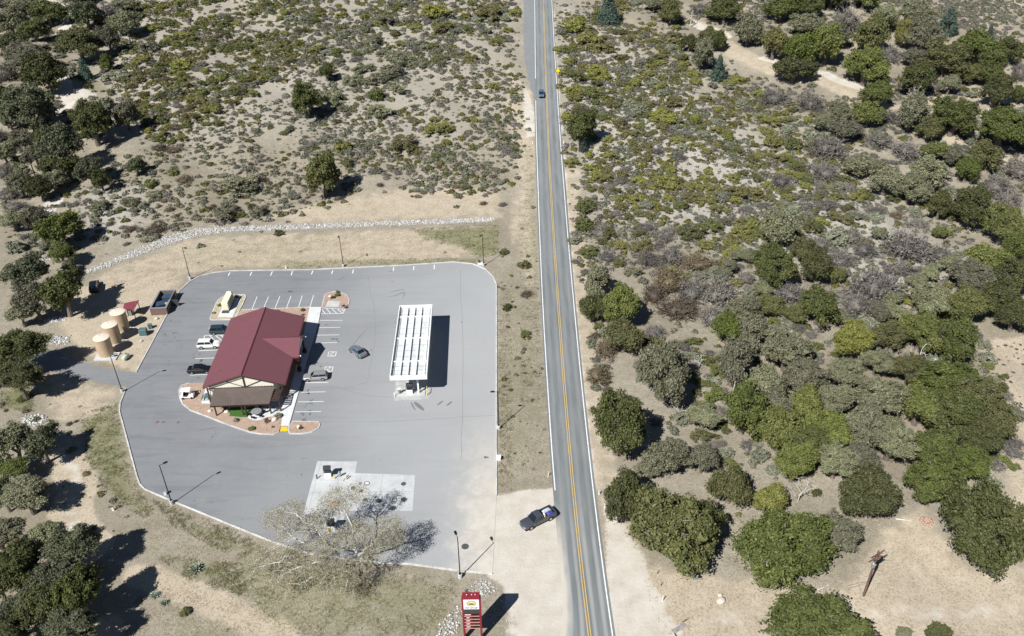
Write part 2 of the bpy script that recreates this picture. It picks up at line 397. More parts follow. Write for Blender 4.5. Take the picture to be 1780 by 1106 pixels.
# ------------------------------------------------------------------ ground: one sheet out to the horizon
def build_ground():
    ys = [-300, -150, -60, 0, 30, 50]
    y = 58.0
    while y < 380: ys.append(y); y += 0.55+max(0, (y-90))*0.0035
    while y < 4500: ys.append(y); y += 4+(y-380)*0.12
    us = list(np.linspace(-1.12, 1.12, 560)); ext = [1.3, 1.6, 2.2, 3.2, 5, 9]
    us = [-e for e in ext[::-1]]+us+ext
    ys = np.array(ys); us = np.array(us)
    half = np.where(ys < 58, 58+.66*58*.2, 40+0.60*np.minimum(ys, 3000)); half[ys < 58] = 75
    X = us[None, :]*half[:, None]; Y = np.repeat(ys[:, None], len(us), 1)
    Z = ground_h(X, Y)
    xy = np.stack([X.ravel(), Y.ravel()], 1)
    inlot = sdist(xy, LOT); Z = Z-0.06*sstep(0.3, -1.0, inlot).reshape(Z.shape)
    A = {k: np.zeros(len(xy)) for k in ('sand', 'green', 'grey', 'dust', 'litter')}
    def poly(k, pts, soft, s=1.0, world=False):
        P = np.array(pts if world else at(*np.array(pts, float).T)[:, :2])
        lo = P.min(0)-soft*2; hi = P.max(0)+soft*2
        m = (xy > lo).all(1) & (xy < hi).all(1)
        if m.any(): A[k][m] = np.maximum(A[k][m], s*sstep(soft, -soft, sdist(xy[m], P)))
    def path(k, pts, wd, soft, s=1.0):
        P = at(*np.array(pts, float).T)[:, :2]
        lo = P.min(0)-wd-soft; hi = P.max(0)+wd+soft
        m = (xy > lo).all(1) & (xy < hi).all(1)
        if m.any():
            d, _ = pdist(xy[m], P, False); A[k][m] = np.maximum(A[k][m], s*sstep(wd/2+soft, wd/2-soft, d))
    poly('dust', APRON, 1.2, 1, True)
    poly('dust', [(1048, 862), (1080, 905), (1120, 960), (1135, 1010), (1190, 1106), (1190, 1150), (1060, 1150)], 1.0, .8)
    poly('dust', [(870, 1020), (905, 1045), (905, 1110), (880, 1110)], 1.5, .7)
    poly('sand', [(1045, 862), (1100, 900), (1130, 980), (1290, 1010), (1450, 1030), (1500, 980), (1540, 920), (1600, 880), (1640, 930), (1690, 990), (1790, 985), (1790, 1150), (1060, 1150)], 4, .85)
    poly('dust', [(1200, 1060), (1340, 1042), (1480, 1050), (1600, 1030), (1790, 1040), (1790, 1090), (1600, 1085), (1500, 1100), (1340, 1085), (1210, 1110)], 5.0, .5)
    poly('dust', [(1560, 960), (1600, 950), (1650, 1010), (1620, 1060), (1540, 1030)], 5, .4)
    poly('sand', [(1700, 595), (1790, 580), (1790, 930), (1745, 880), (1765, 740), (1720, 660)], 3, .9)
    path('sand', [(1205, 40), (1230, 50), (1258, 60)], 5, 1.2); path('sand', [(1250, 75), (1290, 95), (1335, 115), (1380, 130), (1440, 140), (1500, 175), (1560, 190)], 9, 3, .9)
    path('dust', [(1205, 42), (1232, 52), (1262, 64)], 4.5, 1.0); path('dust', [(1330, 102), (1380, 118), (1425, 127), (1490, 152)], 4.5, 1.2)
    path('sand', [(1620, 165), (1680, 180), (1790, 160)], 12, 4, .8); path('dust', [(1690, 225), (1710, 215), (1745, 175)], 5, 1.5, .8); path('sand', [(1640, 240), (1720, 265), (1790, 300)], 9, 3, .7)
    path('dust', [(60, 2), (92, 6), (108, 12), (122, 34), (105, 60)], 4.5, 1.2); path('dust', [(104, 138), (112, 160), (128, 172), (140, 162), (150, 168)], 6.5, 1.5); path('dust', [(118, 178), (110, 192)], 5, 1.2)
    path('dust', [(94, 350), (84, 362), (80, 378)], 4.5, 1); path('dust', [(110, 795), (130, 820), (136, 850), (122, 890), (135, 925), (160, 950)], 2.4, 1.2, .55)
    path('sand', [(110, 795), (130, 820), (136, 850), (122, 890), (135, 925), (160, 950)], 6, 1.5)
    path('sand', [(240, 1000), (300, 1015), (350, 1040), (400, 1062), (470, 1095), (500, 1120)], 4.0, 2.0, 1.0); path('sand', [(180, 1100), (150, 1110)], 5, 2)
    poly('sand', [(130, 500), (200, 490), (280, 480), (300, 500), (285, 560), (235, 648), (140, 610), (100, 560)], 2.5, .9)
    poly('sand', [(450, 375), (640, 335), (760, 318), (870, 335), (880, 380), (700, 385), (520, 390)], 5, .75); poly('sand', [(180, 470), (330, 412), (600, 400), (860, 392), (858, 450), (600, 462), (400, 468), (320, 480), (290, 540), (150, 490)], 3, .6)
    poly('sand', [(60, 640), (205, 675), (205, 720), (150, 740), (80, 730)], 3, .6); poly('sand', [(880, 120), (925, 160), (932, 300), (905, 310), (880, 230)], 3, .8)
    poly('sand', [(875, 410), (905, 250), (930, 250), (940, 500), (910, 500), (900, 440)], 3, .55)
    poly('dust', [(914, 150), (931, 190), (932, 240), (915, 240), (905, 170)], 1.5, .8); path('dust', [(978, 250), (1001, 560), (1030, 830)], 1.6, .8, .6); path('dust', [(962, 20), (966, 120), (976, 240)], 1.8, .8, .6)
    path('sand', [(990, 300), (1010, 560), (1040, 830)], 7, 2, .6)
    for p, s in (([(715, 400), (868, 392), (868, 440), (835, 450), (800, 430), (740, 415)], .85), ([(866, 470), (905, 440), (940, 520), (950, 700), (958, 820), (900, 830), (866, 820)], .45), ([(905, 250), (930, 250), (940, 450), (935, 560), (905, 460), (912, 340)], .5),
                 ([(866, 500), (885, 500), (885, 860), (866, 860)], .5), ([(140, 730), (205, 700), (232, 850), (270, 890), (250, 900), (190, 860), (150, 800)], .8), ([(270, 880), (430, 935), (470, 975), (380, 960), (300, 910)], .6),
                 ([(420, 960), (560, 985), (690, 1000), (800, 1010), (780, 1106), (480, 1106), (380, 1020)], .55), ([(270, 960), (400, 975), (430, 1020), (330, 1010)], .7), ([(0, 680), (55, 672), (62, 715), (0, 712)], .9), ([(120, 40), (155, 45), (150, 62), (120, 58)], .9),
                 ([(860, 1010), (895, 1060), (900, 1106), (850, 1106)], .45), ([(300, 430), (560, 405), (600, 420), (480, 460), (340, 475)], .4), ([(480, 450), (840, 446), (840, 458), (480, 466)], .6), ([(300, 1060), (420, 1080), (440, 1130), (280, 1130)], .5),
                 ([(110, 130), (180, 140), (200, 165), (150, 160)], .6)):
        poly('green', p, 2.2, s)
    poly('green', [(100, 240), (300, 200), (520, 200), (560, 330), (440, 370), (300, 400), (170, 450), (110, 330)], 8, .32); poly('green', [(520, 20), (720, 10), (760, 60), (560, 110)], 8, .3)
    poly('grey', [(975, 0), (1330, 260), (1500, 320), (1700, 480), (1640, 540), (1480, 480), (1300, 430), (1040, 380), (985, 200)], 10, .8)
    poly('grey', [(150, -20), (900, -20), (890, 150), (760, 260), (560, 230), (350, 260), (180, 230)], 12, .45)
    poly('grey', [(150, 340), (250, 320), (240, 400), (160, 420)], 5, .9)
    poly('litter', [(1260, 640), (1460, 610), (1680, 600), (1750, 740), (1640, 850), (1340, 800)], 5, .8); poly('litter', [(0, 900), (160, 920), (190, 1106), (0, 1106)], 5, .7); poly('litter', [(0, 0), (200, 0), (190, 220), (0, 260)], 8, .4)
    nx = len(us); ny = len(ys)
    i = np.arange(ny-1)[:, None]*nx+np.arange(nx-1)[None, :]; i = i.ravel()
    F = np.stack([i, i+1, i+nx+1, i+nx], 1)
    me = mesh_np('ground', np.stack([xy[:, 0], xy[:, 1], Z.ravel()], 1), [F], {k: ('POINT', v) for k, v in A.items()}, True)
    t = NT('dry ground')
    n1 = t.noise(.045, 4, .6); n2 = t.noise(.35, 5, .65); n3 = t.noise(2.6, 4, .7); n4 = t.noise(9, 2, .6)
    c = t.mix(t.ramp(n1, .3, .7), (.262, .230, .180), (.360, .322, .262))
    c = t.mix(t.math('MULTIPLY', t.ramp(n2, .42, .7), .55), c, (.20, .17, .122))
    n6 = t.noise(.9, 5, .7, None, .6); c = t.mix(t.math('MULTIPLY', t.ramp(n6, .48, .68), .6), c, (.225, .21, .15)); c = t.mix(t.math('MULTIPLY', t.ramp(n6, .45, .28), .5), c, (.46, .41, .335))
    c = t.mix(t.attr('grey'), c, t.mix(t.ramp(n2, .3, .7), (.365, .343, .306), (.485, .458, .412)))
    c = t.mix(t.math('MULTIPLY', t.attr('litter'), .75), c, (.25, .205, .15))
    sand = t.mix(t.ramp(n2, .25, .75), (.42, .35, .262), (.53, .455, .352))
    brk = t.math('ADD', t.math('MULTIPLY', t.math('SUBTRACT', n2, .5), 1.1), t.math('MULTIPLY', t.math('SUBTRACT', n3, .5), .8))
    def brok(name, lo=.25, hi=.65): return t.ramp(t.math('ADD', t.attr(name), brk), lo, hi)
    c = t.mix(t.math('MULTIPLY', brok('sand'), .9), c, sand)
    grn = t.mix(t.ramp(n3, .3, .7), (.095, .125, .042), (.235, .235, .115))
    gf = t.math('MULTIPLY', t.ramp(t.math('ADD', t.attr('green'), t.math('MULTIPLY', t.math('SUBTRACT', n3, .5), 1.6)), .3, .8), .8)
    c = t.mix(t.math('MULTIPLY', gf, t.ramp(n2, .2, .5)), c, grn)
    dst = t.mix(t.ramp(n2, .3, .7), (.47, .432, .372), (.56, .522, .462))
    df = brok('dust', .35, .7)
    c2 = t.mix(t.math('MULTIPLY', t.ramp(n3, .47, .68), .72), c, (.115, .102, .066)); c2 = t.mix(t.ramp(n4, .57, .66), c2, (.085, .08, .05))
    c = t.mix(t.ramp(n4, .30, .40), (.46, .415, .335), t.mix(.72, c, c2))
    c = t.mix(t.math('MULTIPLY', df, .95), c, t.mix(t.math('MULTIPLY', t.ramp(n3, .5, .8), .25), dst, (.36, .31, .25)))
    t.base(c); t.p.inputs['Roughness'].default_value = .95; t.p.inputs['Specular IOR Level'].default_value = .05
    t.bump(t.math('ADD', n3, t.math('MULTIPLY', n4, .4)), .4, .16)
    return tag(link('ground', me, None, t.m), kind='structure')
GROUND = build_ground()

# ------------------------------------------------------------------ highway
def road_rows():
    pys = np.linspace(1255, -40, 240)
    y0 = np.array([r[0] for r in ROAD])[::-1]; out = []
    for k in (1, 2, 3):
        v = np.array([r[k] for r in ROAD])[::-1]
        out.append(np.interp(pys, y0, v))
    # extrapolate past the top of the photo
    return pys, out
pys, (pl, pc, pr) = road_rows()
ext = pys < 0
for arr, sl in ((pl, 0.012), (pc, 0.035), (pr, 0.06)): arr[ext] = arr[np.argmax(ext)-1]+sl*pys[ext]
WL, WC, WR = (at(v, pys) for v in (pl, pc, pr))
def smooth_rows(W):
    k = np.ones(25)/25
    for a in (0, 1, 2):
        p = np.concatenate([2*W[0, a]-W[12:0:-1, a], W[:, a], 2*W[-1, a]-W[-2:-14:-1, a]]); W[:, a] = np.convolve(p, k, 'valid')
    return W
WL, WC, WR = map(smooth_rows, (WL, WC, WR))
def extend(W):
    d = (W[-1]-W[-12]); d = d/np.linalg.norm(d)
    e0 = W[0]-(W[5]-W[0])/np.linalg.norm(W[5]-W[0])*60
    return np.concatenate([[e0], W, [W[-1]+d*60, W[-1]+d*200]])
WL, WC, WR = map(extend, (WL, WC, WR))
def road_at(u):   # u=-1 left line, 0 centre, 1 right line
    return WC+(WC-WL)*u if u < 0 else WC+(WR-WC)*u
def build_road():
    us = [-1.12, -1.0, -.75, -.5, -.25, 0, .25, .5, .75, 1.0, 1.13]
    V = np.stack([road_at(u) for u in us], 1); V[..., 2] += .035
    # crown and shoulders falling into the ground at the very edge
    V[:, 0, 2] -= .03; V[:, -1, 2] -= .03
    n, m = V.shape[:2]
    i = (np.arange(n-1)[:, None]*m+np.arange(m-1)[None, :]).ravel(); F = np.stack([i, i+1, i+m+1, i+m], 1)
    U = np.repeat(np.array(us)[None, :], n, 0)
    me = mesh_np('highway', V.reshape(-1, 3), [F], {'u': ('POINT', U.ravel())}, True)
    t = NT('highway asphalt'); u = t.math('ABSOLUTE', t.attr('u'))
    wheel = t.math('ADD', t.ramp(t.math('ABSOLUTE', t.math('SUBTRACT', u, .27)), .17, .02), t.ramp(t.math('ABSOLUTE', t.math('SUBTRACT', u, .73)), .17, .02))
    sep = t.n('ShaderNodeSeparateXYZ'); t.set(sep.inputs[0], t.pos())
    mp = t.n('ShaderNodeMapping'); t.set(mp.inputs[0], t.pos()); mp.inputs['Scale'].default_value = (1.2, .12, 1)
    n = t.noise(.6, 4, .6, mp.outputs[0]); n2 = t.noise(6, 3, .7); n3 = t.noise(.25, 3, .6)
    c = t.mix(t.ramp(n, .25, .75), (.138, .150, .156), (.205, .218, .222)); c = t.mix(t.math('MULTIPLY', wheel, .32), c, (.30, .31, .31))
    c = t.mix(t.math('MULTIPLY', t.ramp(n2, .45, .75), .25), c, (.11, .115, .12))
    near = t.ramp(t.math('ADD', sep.outputs[1], t.math('MULTIPLY', n3, 16)), 106, 88)
    dl = t.math('ADD', t.math('MULTIPLY', t.attr('u'), -1.0), t.math('MULTIPLY', t.math('SUBTRACT', n3, .5), .35))
    c = t.mix(t.math('MULTIPLY', near, t.ramp(dl, .66, .98)), c, (.49, .455, .40))
    c = t.mix(t.math('MULTIPLY', t.math('MULTIPLY', near, t.ramp(t.math('ADD', wheel, n), .7, 1.6)), .45), c, (.40, .40, .385))
    t.base(c); t.p.inputs['Roughness'].default_value = .85; t.bump(n2, .2, .02)
    tag(link('highway', me, None, t.m), kind='structure')
    def worn(name, c1, c2, near_gone=False):
        t = NT(name); n = t.noise(1.4, 4, .7); n2 = t.noise(11, 2, .7)
        c = t.mix(t.math('MULTIPLY', t.ramp(t.math('ADD', n, t.math('MULTIPLY', n2, .3)), .6, .95), .7), c1, c2); t.base(c); return t.m
    mw = worn('road white line', (.78, .79, .78), (.3, .31, .31)); my = worn('road yellow line', (.58, .40, .13), (.26, .23, .16))
    def stripe(name, off, wd, mat, lo, hi, base):
        W = road_at(base); lat = WR-WL; lat[:, 2] = 0; lat /= np.linalg.norm(lat, axis=1)[:, None]
        W = W+lat*off
        sel = (W[:, 1] >= lo) & (W[:, 1] <= hi); W = W[sel]; la = lat[sel]*wd/2
        V = np.stack([W-la, W+la], 1); V[..., 2] += .05
        n = len(V); i = np.arange(n-1)*2; F = np.stack([i, i+1, i+3, i+2], 1)
        tag(link(name, mesh_np(name, V.reshape(-1, 3), [F]), None, mat), kind='structure')
    stripe('edge_line', 0, .17, mw, -50, 600, 1); stripe('edge_line', 0, .17, mw, 96.5, 266, -1); stripe('edge_line', 0, .17, mw, 281, 600, -1)
    stripe('centre_line', -.17, .13, my, -50, 600, 0); stripe('centre_line', .17, .13, my, -50, 600, 0)
    # paved turnout beside the far part of the highway
    lat = WR-WL; lat[:, 2] = 0; lat /= np.linalg.norm(lat, axis=1)[:, None]
    yy = WL[:, 1]; sel = (yy > 266) & (yy < 560); Wt = WL[sel]; off = np.interp(Wt[:, 1], [266, 274, 300, 330, 360, 560], [.35, 1.7, 4.0, 4.5, 4.4, 4.4])+.25*np.sin(Wt[:, 1]*.9)
    k5 = np.linspace(0, 1, 6); Vt = Wt[:, None, :]-lat[sel][:, None, :]*(off[:, None, None]*k5[None, :, None]); Vt[..., 2] = ground_h(Vt[..., 0], Vt[..., 1])+.07-.03*k5
    Vt[:, 0, 2] = np.minimum(Vt[:, 0, 2], WL[sel][:, 2]+.03)
    n = len(Vt); i = (np.arange(n-1)[:, None]*6+np.arange(5)[None, :]).ravel(); F = np.stack([i, i+6, i+7, i+1], 1)
    tm = mesh_np('turnout', Vt.reshape(-1, 3), [F], None, True)
    t = NT('turnout asphalt'); n = t.noise(.5, 4, .6); t.base(t.mix(n, (.17, .18, .185), (.24, .245, .25))); t.p.inputs['Roughness'].default_value = .9
    tag(link('turnout', tm, None, t.m), kind='structure')
build_road()

# ------------------------------------------------------------------ lot, drive, islands, walks, kerbs
def asphalt(name, c0, c1, dusty=True):
    t = NT(name); sep = t.n('ShaderNodeSeparateXYZ'); t.set(sep.inputs[0], t.pos())
    n1 = t.noise(.05, 4, .6); n2 = t.noise(.4, 5, .65, dist=.4); n3 = t.noise(5, 3, .7)
    mp = t.n('ShaderNodeMapping'); t.set(mp.inputs[0], t.pos()); mp.inputs['Scale'].default_value = (.06, .5, 1); mp.inputs['Rotation'].default_value = (0, 0, .15)
    n5 = t.noise(1, 4, .6, mp.outputs[0], 1.2)
    c = t.mix(n1, c0, c1); c = t.mix(t.math('MULTIPLY', t.ramp(n5, .45, .72), .42), c, (.135, .14, .148))
    c = t.mix(t.math('MULTIPLY', t.ramp(n2, .52, .78), .22), c, (.12, .12, .125)); c = t.mix(t.math('MULTIPLY', t.ramp(n2, .5, .25), .15), c, (.36, .355, .35))
    if dusty:
        fx = t.ramp(t.math('ADD', sep.outputs[0], t.math('MULTIPLY', n1, 30)), -45, 15)
        c = t.mix(t.math('MULTIPLY', fx, .7), c, (.405, .412, .415))
        fd = t.math('MULTIPLY', t.ramp(t.math('ADD', sep.outputs[0], t.math('MULTIPLY', n2, 10)), -7, 1.5), t.ramp(t.math('ADD', sep.outputs[1], t.math('MULTIPLY', n1, 20)), 130, 100))
        c = t.mix(t.math('MULTIPLY', fd, 1.0), c, t.mix(t.ramp(n2, .3, .7), (.47, .435, .375), (.55, .512, .452)))
        fu = t.ramp(t.math('ADD', sep.outputs[1], t.math('MULTIPLY', n1, 24)), 172, 186)
        c = t.mix(t.math('MULTIPLY', fu, .2), c, (.17, .17, .175))
    c = t.mix(t.math('MULTIPLY', t.ramp(n3, .5, .8), .2), c, (.15, .15, .155))
    t.base(c); t.p.inputs['Roughness'].default_value = .85; t.bump(n3, .15, .02); return t.m
MAT['asphalt'] = asphalt('parking asphalt', (.172, .179, .190), (.240, .247, .258)); MAT['asphalt2'] = asphalt('driveway asphalt', (.18, .188, .195), (.225, .232, .238), False)
def concrete(name, c0, c1, joint=None):
    t = NT(name); n = t.noise(.5, 5, .65); n2 = t.noise(7, 3, .7)
    c = t.mix(t.ramp(n, .3, .7), c0, c1); c = t.mix(t.math('MULTIPLY', t.ramp(n2, .5, .8), .18), c, tuple(v*.6 for v in c0))
    if joint:
        br = t.n('ShaderNodeTexBrick', offset=0.0); t.set(br.inputs['Vector'], t.pos()); br.inputs['Scale'].default_value = 1/joint
        br.inputs['Brick Width'].default_value = 1; br.inputs['Row Height'].default_value = 1; br.inputs['Mortar Size'].default_value = .012
        c = t.mix(t.math('MULTIPLY', br.outputs['Fac'], .45), c, tuple(v*.45 for v in c0))
    t.base(c); t.p.inputs['Roughness'].default_value = .9; t.bump(n2, .1, .01); return t.m
MAT['conc'] = concrete('pale concrete', (.42, .43, .438), (.52, .53, .532), 3.6); MAT['walk'] = concrete('sidewalk concrete', (.54, .55, .56), (.64, .65, .655), 1.6)
MAT['kerb'] = concrete('kerb concrete', (.40, .395, .38), (.60, .595, .58), 3.0); MAT['padc'] = concrete('stained concrete', (.33, .335, .33), (.47, .475, .46), 3.2)
def gravel(name, c0, c1, c2):
    t = NT(name); n = t.noise(.7, 4, .6); v = t.voro(7, out=1); n3 = t.noise(16, 2, .6)
    h = t.n('ShaderNodeSeparateColor'); t.set(h.inputs[0], v)
    c = t.mix(t.ramp(n, .3, .7), c0, c1); c = t.mix(t.math('MULTIPLY', t.ramp(h.outputs[0], .75, .9), .7), c, c2); c = t.mix(t.math('MULTIPLY', t.ramp(n3, .5, .8), .35), c, tuple(x*.5 for x in c0))
    t.base(c); t.p.inputs['Roughness'].default_value = .95; t.bump(n3, .5, .05); return t.m
MAT['pink'] = gravel('pink gravel', (.37, .265, .205), (.44, .325, .26), (.20, .15, .115)); MAT['tangravel'] = gravel('tan gravel', (.40, .34, .24), (.48, .42, .31), (.22, .18, .12))
LOTZ = .03
sheet('parking_lot', LOT, LOTZ, MAT['asphalt']); sheet('driveway', DRIVE, LOTZ-.006, MAT['asphalt2'])
def kerb(pts, closed=False, wd=.32, h=.15):
    b = MB(); ribbon(b, pts, wd, -.05, LOTZ+h, closed); return tag(b.build('kerb', MAT['kerb']), kind='structure')
n_ = len(LOT)
kerb(LOT[0:16], wd=.26); kerb([LOT[15], LOT[16]], wd=.26); kerb(LOT[17:34], wd=.26)
for isl, m in ((BED, 'pink'), (GEN, 'tangravel'), (ISL_S, 'pink'), (ISL_N, 'pink')):
    b = MB(); b.prism(isl, -.02, LOTZ+.13); tag(b.build('planting_bed', MAT[m]), kind='structure')
ring = BED[7:24]; kerb(BED[9:22], wd=.24); kerb([BED[0], BED[1]], wd=.22)
kerb(GEN, True, .24); kerb(ISL_S, True, .22); kerb(ISL_N[0:8], False, .22)
b = MB(); b.prism(WALK, 0, LOTZ+.15); tag(b.build('sidewalk', MAT['walk']), kind='structure')
PADZ = LOTZ+.15
b = MB(); b.prism(wpoly(conv([(430, 780), (810, 778), (1040, 310), (660, 300)], 350, 500, 14.833)), 0, LOTZ+.2); tag(b.build('concrete_pad', MAT['walk']), kind='structure')
b = MB(); b.prism(wpoly(conv([(1395, 603), (1425, 530), (1575, 533), (1560, 603)], 370, 450, 7.12)), 0, LOTZ+.16); tag(b.build('concrete_pad', MAT['conc']), kind='structure')
sheet('tactile_paving', wpoly([(488.6, 743.4), (500.6, 743.4), (499.2, 751.5), (487.2, 751.5)]), LOTZ+.16, MAT['yellow'])
sheet('fuel_slab', PADS, LOTZ+.006, MAT['conc']); sheet('canopy_slab', wpoly([(685, 697.5), (744.5, 694), (753, 556), (697, 556)]), LOTZ+.006, MAT['padc'])
b = MB(); b.prism(wpoly(conv([(100, 1012), (405, 1002), (470, 900), (175, 880)], 150, 500, 7.9)), -.1, .22); tag(b.build('tank_slab', MAT['conc']), kind='structure')
# markings
MAT['mark'] = None
t = NT('stall paint'); n = t.noise(2.2, 4, .7); t.base(t.mix(t.math('MULTIPLY', t.ramp(n, .5, .8), .6), (.74, .74, .73), (.34, .34, .345))); MAT['mark'] = t.m
def marks(name, segs, wd=.13, mat='mark'):
    b = MB()
    for a, c in segs: line_strip(b, plane(*map(np.array, a)), plane(*map(np.array, c)), wd, LOTZ+.006)
    return tag(b.build(name, MAT[mat]), kind='structure')
cv = lambda L, ox, oy, k: [tuple(conv(s, ox, oy, k)) for s in L]
marks('stall_marking', cv([[(212, 172), (190, 212)], [(482, 165), (460, 212)], [(737, 158), (714, 212)], [(985, 155), (970, 207)], [(1238, 150), (1220, 195)], [(1485, 145), (1470, 190)], [(1740, 135), (1728, 182)]], 370, 450, 7.12)
      + cv([[(643, 466), (638, 495)], [(800, 460), (795, 488)], [(957, 450), (955, 482)]], 540, 360, 4.45), .2)
marks('stall_marking', cv([[(548, 470), (485, 625)], [(690, 470), (632, 605)], [(830, 465), (770, 615)], [(968, 460), (912, 610)], [(1107, 457), (1058, 610)], [(1247, 452), (1200, 605)]], 370, 450, 7.12), .13)
marks('stall_marking', cv([[(940, 285), (1090, 285)], [(925, 332), (1075, 330)], [(915, 380), (1068, 378)], [(905, 431), (1055, 427)], [(845, 685), (998, 683)], [(825, 746), (980, 743)], [(805, 808), (968, 805)], [(785, 872), (952, 869)]], 300, 480, 3.6875), .13)
marks('stall_marking', cv([[(325, 208), (480, 205)], [(150, 605), (490, 590)], [(85, 742), (430, 730)], [(0, 1030), (310, 1020)], [(265, 335), (600, 330)], [(265, 335), (240, 400)], [(345, 335), (410, 400)], [(445, 335), (560, 430)], [(545, 335), (590, 375)]], 330, 550, 10.05), .14)
marks('hatch_marking', cv([[(1340, 682), (1610, 678)], [(1610, 678), (1640, 625)], [(1640, 625), (1345, 610)], [(1350, 630), (1390, 680)], [(1400, 612), (1460, 680)], [(1465, 614), (1535, 678)], [(1530, 616), (1610, 678)], [(1590, 620), (1625, 655)]], 370, 450, 7.12), .13)
def hc(px, py):
    c = plane(np.array(px), np.array(py)); b = MB(); z = LOTZ+.006
    s = .75
    for a, d in (((-s, -s), (s, -s)), ((s, -s), (s, s)), ((s, s), (-s, s)), ((-s, s), (-s, -s)), ((.1, .45), (.1, 0)), ((.1, 0), (-.3, 0)), ((-.3, 0), (-.42, -.4)), ((.1, .2), (-.25, .2))): line_strip(b, (c[0]+a[0], c[1]+a[1]), (c[0]+d[0], c[1]+d[1]), .12, z)
    for k in range(10):
        a0 = 1.2+k*.42; a1 = a0+.42; line_strip(b, (c[0]+.1+.38*math.cos(a0), c[1]-.15+.38*math.sin(a0)), (c[0]+.1+.38*math.cos(a1), c[1]-.15+.38*math.sin(a1)), .1, z)
    b.add([(c[0]+.1+.13*math.cos(q*.785), c[1]+.55+.13*math.sin(q*.785), z) for q in range(8)], [tuple(range(8))])
    tag(b.build('wheelchair_marking', MAT['mark']), kind='structure')
hc(577.3, 615.8); hc(571.3, 642)
t = NT('tyre marks'); n = t.noise(1.6, 4, .7); t.base(t.mix(n, (.11, .11, .115), (.23, .233, .24))); MAT['tyre'] = t.m
def tyre(pts, wd):
    P = plane(*np.array(smooth_poly(pts, 2, False)).T); b = MB()
    n = len(P); vs = []
    for i in range(n):
        d = P[min(i+1, n-1)]-P[max(i-1, 0)]; d /= np.linalg.norm(d); q = np.array([-d[1], d[0]])*wd/2*math.sin(math.pi*(i+.3)/(n-.4))
        vs += [(*(P[i]+q), LOTZ+.0035), (*(P[i]-q), LOTZ+.0035)]
    b.add(vs, [(2*i, 2*i+1, 2*i+3, 2*i+2) for i in range(n-1)]); tag(b.build('tyre_mark', MAT['tyre']), kind='structure')
for p, wd in (([(720, 699), (728, 706), (737, 714)], .8), ([(714, 699), (722, 714)], .3), ([(760, 705), (770, 697)], .4), ([(776, 706), (786, 698)], .4), ([(672, 517), (690, 514), (705, 506), (700, 520)], .25), ([(676, 508), (705, 503)], .25),
              ([(322, 522), (332, 524), (340, 527)], .35), ([(298, 578), (312, 580)], .5), ([(588, 487), (600, 482)], .3), ([(345, 748), (380, 743)], .25), ([(608, 618), (612, 600), (640, 570)], .2)): tyre(p, wd)

def stains(name, spots, mat):
    g = np.random.default_rng(9); b = MB()
    for x, y, n, sp, r in spots:
        c = plane(np.array(float(x)), np.array(float(y)))
        for k in range(n):
            q = c+g.normal(0, sp, 2); rr = r*g.uniform(.3, 1.1); m = 11; ph = g.uniform(0, 6.28, 3); asp = g.uniform(.5, 1.0); ro = g.uniform(0, 3.14)
            pts = []
            for i in range(m):
                a = 6.283*i/m; e = rr*(1+.3*math.sin(2*a+ph[0])+.25*math.sin(3*a+ph[1])+.15*math.sin(5*a+ph[2])); u, v = e*math.cos(a), e*asp*math.sin(a); pts.append((q[0]+u*math.cos(ro)-v*math.sin(ro), q[1]+u*math.sin(ro)+v*math.cos(ro), LOTZ+.0025))
            b.add(pts, [tuple(range(m))])
    tag(b.build(name, mat), kind='structure')
t = NT('oil stain'); n = t.noise(3.5, 4, .7); t.base(t.mix(n, (.075, .075, .08), (.20, .203, .21))); t.p.inputs['Roughness'].default_value = .6
stains('oil_stain', [(538, 682, 5, .5, .38), (540, 700, 4, .5, .4), (535, 716, 4, .6, .35), (528, 727, 4, .5, .4), (570, 566, 3, .4, .35), (580, 591, 4, .5, .4), (553, 605, 3, .5, .3), (340, 618, 3, .6, .35), (352, 628, 3, .6, .4), (338, 662, 3, .6, .3), (330, 700, 2, .6, .25), (372, 750, 3, .8, .25), (300, 635, 3, 1.5, .3), (297, 582, 4, 1.2, .3), (303, 597, 3, 1., .3), (309, 556, 4, .8, .3), (428, 910, 3, 1.5, .25), (345, 880, 3, 1.2, .2), (520, 820, 2, 1., .25), (530, 808, 2, .8, .2), (662, 799, 1, .1, .3), (650, 610, 1, .2, .25), (660, 565, 2, 2, .2), (560, 640, 3, 1., .25), (715, 690, 4, .8, .5), (705, 692, 3, .6, .5), (760, 640, 2, 2., .2), (845, 795, 1, .1, .5), (800, 560, 2, 3, .2), (500, 650, 2, .4, .3), (480, 520, 2, 2, .2), (430, 500, 3, 3, .2), (690, 487, 3, 2, .3), (590, 530, 2, 1, .3)], t.m)
t = NT('crack sealant'); n = t.noise(2.5, 4, .7); t.base(t.mix(n, (.155, .158, .165), (.235, .24, .247))); MAT['seal'] = t.m
def seal(pts, wd=.07):
    P = plane(*np.array(smooth_poly(pts, 2, False)).T); g2 = np.random.default_rng(int(pts[0][0])); P = P+g2.normal(0, .07, P.shape); b = MB(); b_ = []
    for i in range(len(P)):
        d = P[min(i+1, len(P)-1)]-P[max(i-1, 0)]; d /= np.linalg.norm(d); q = np.array([-d[1], d[0]])*wd/2; b_ += [(*(P[i]+q), LOTZ+.0015), (*(P[i]-q), LOTZ+.0015)]
    b.add(b_, [(2*i, 2*i+1, 2*i+3, 2*i+2) for i in range(len(P)-1)]); tag(b.build('crack_seal', MAT['seal']), kind='structure')
for p in ([(560, 672), (590, 674), (620, 671), (640, 664)], [(540, 733), (640, 735), (760, 728), (860, 722)], [(405, 489), (520, 484), (650, 480), (760, 476)], [(250, 700), (300, 790), (380, 850)], [(640, 480), (655, 560), (640, 660)], [(800, 470), (806, 600), (802, 800)], [(230, 770), (330, 780), (460, 775)], [(575, 670), (640, 690), (690, 690)]): seal(p)

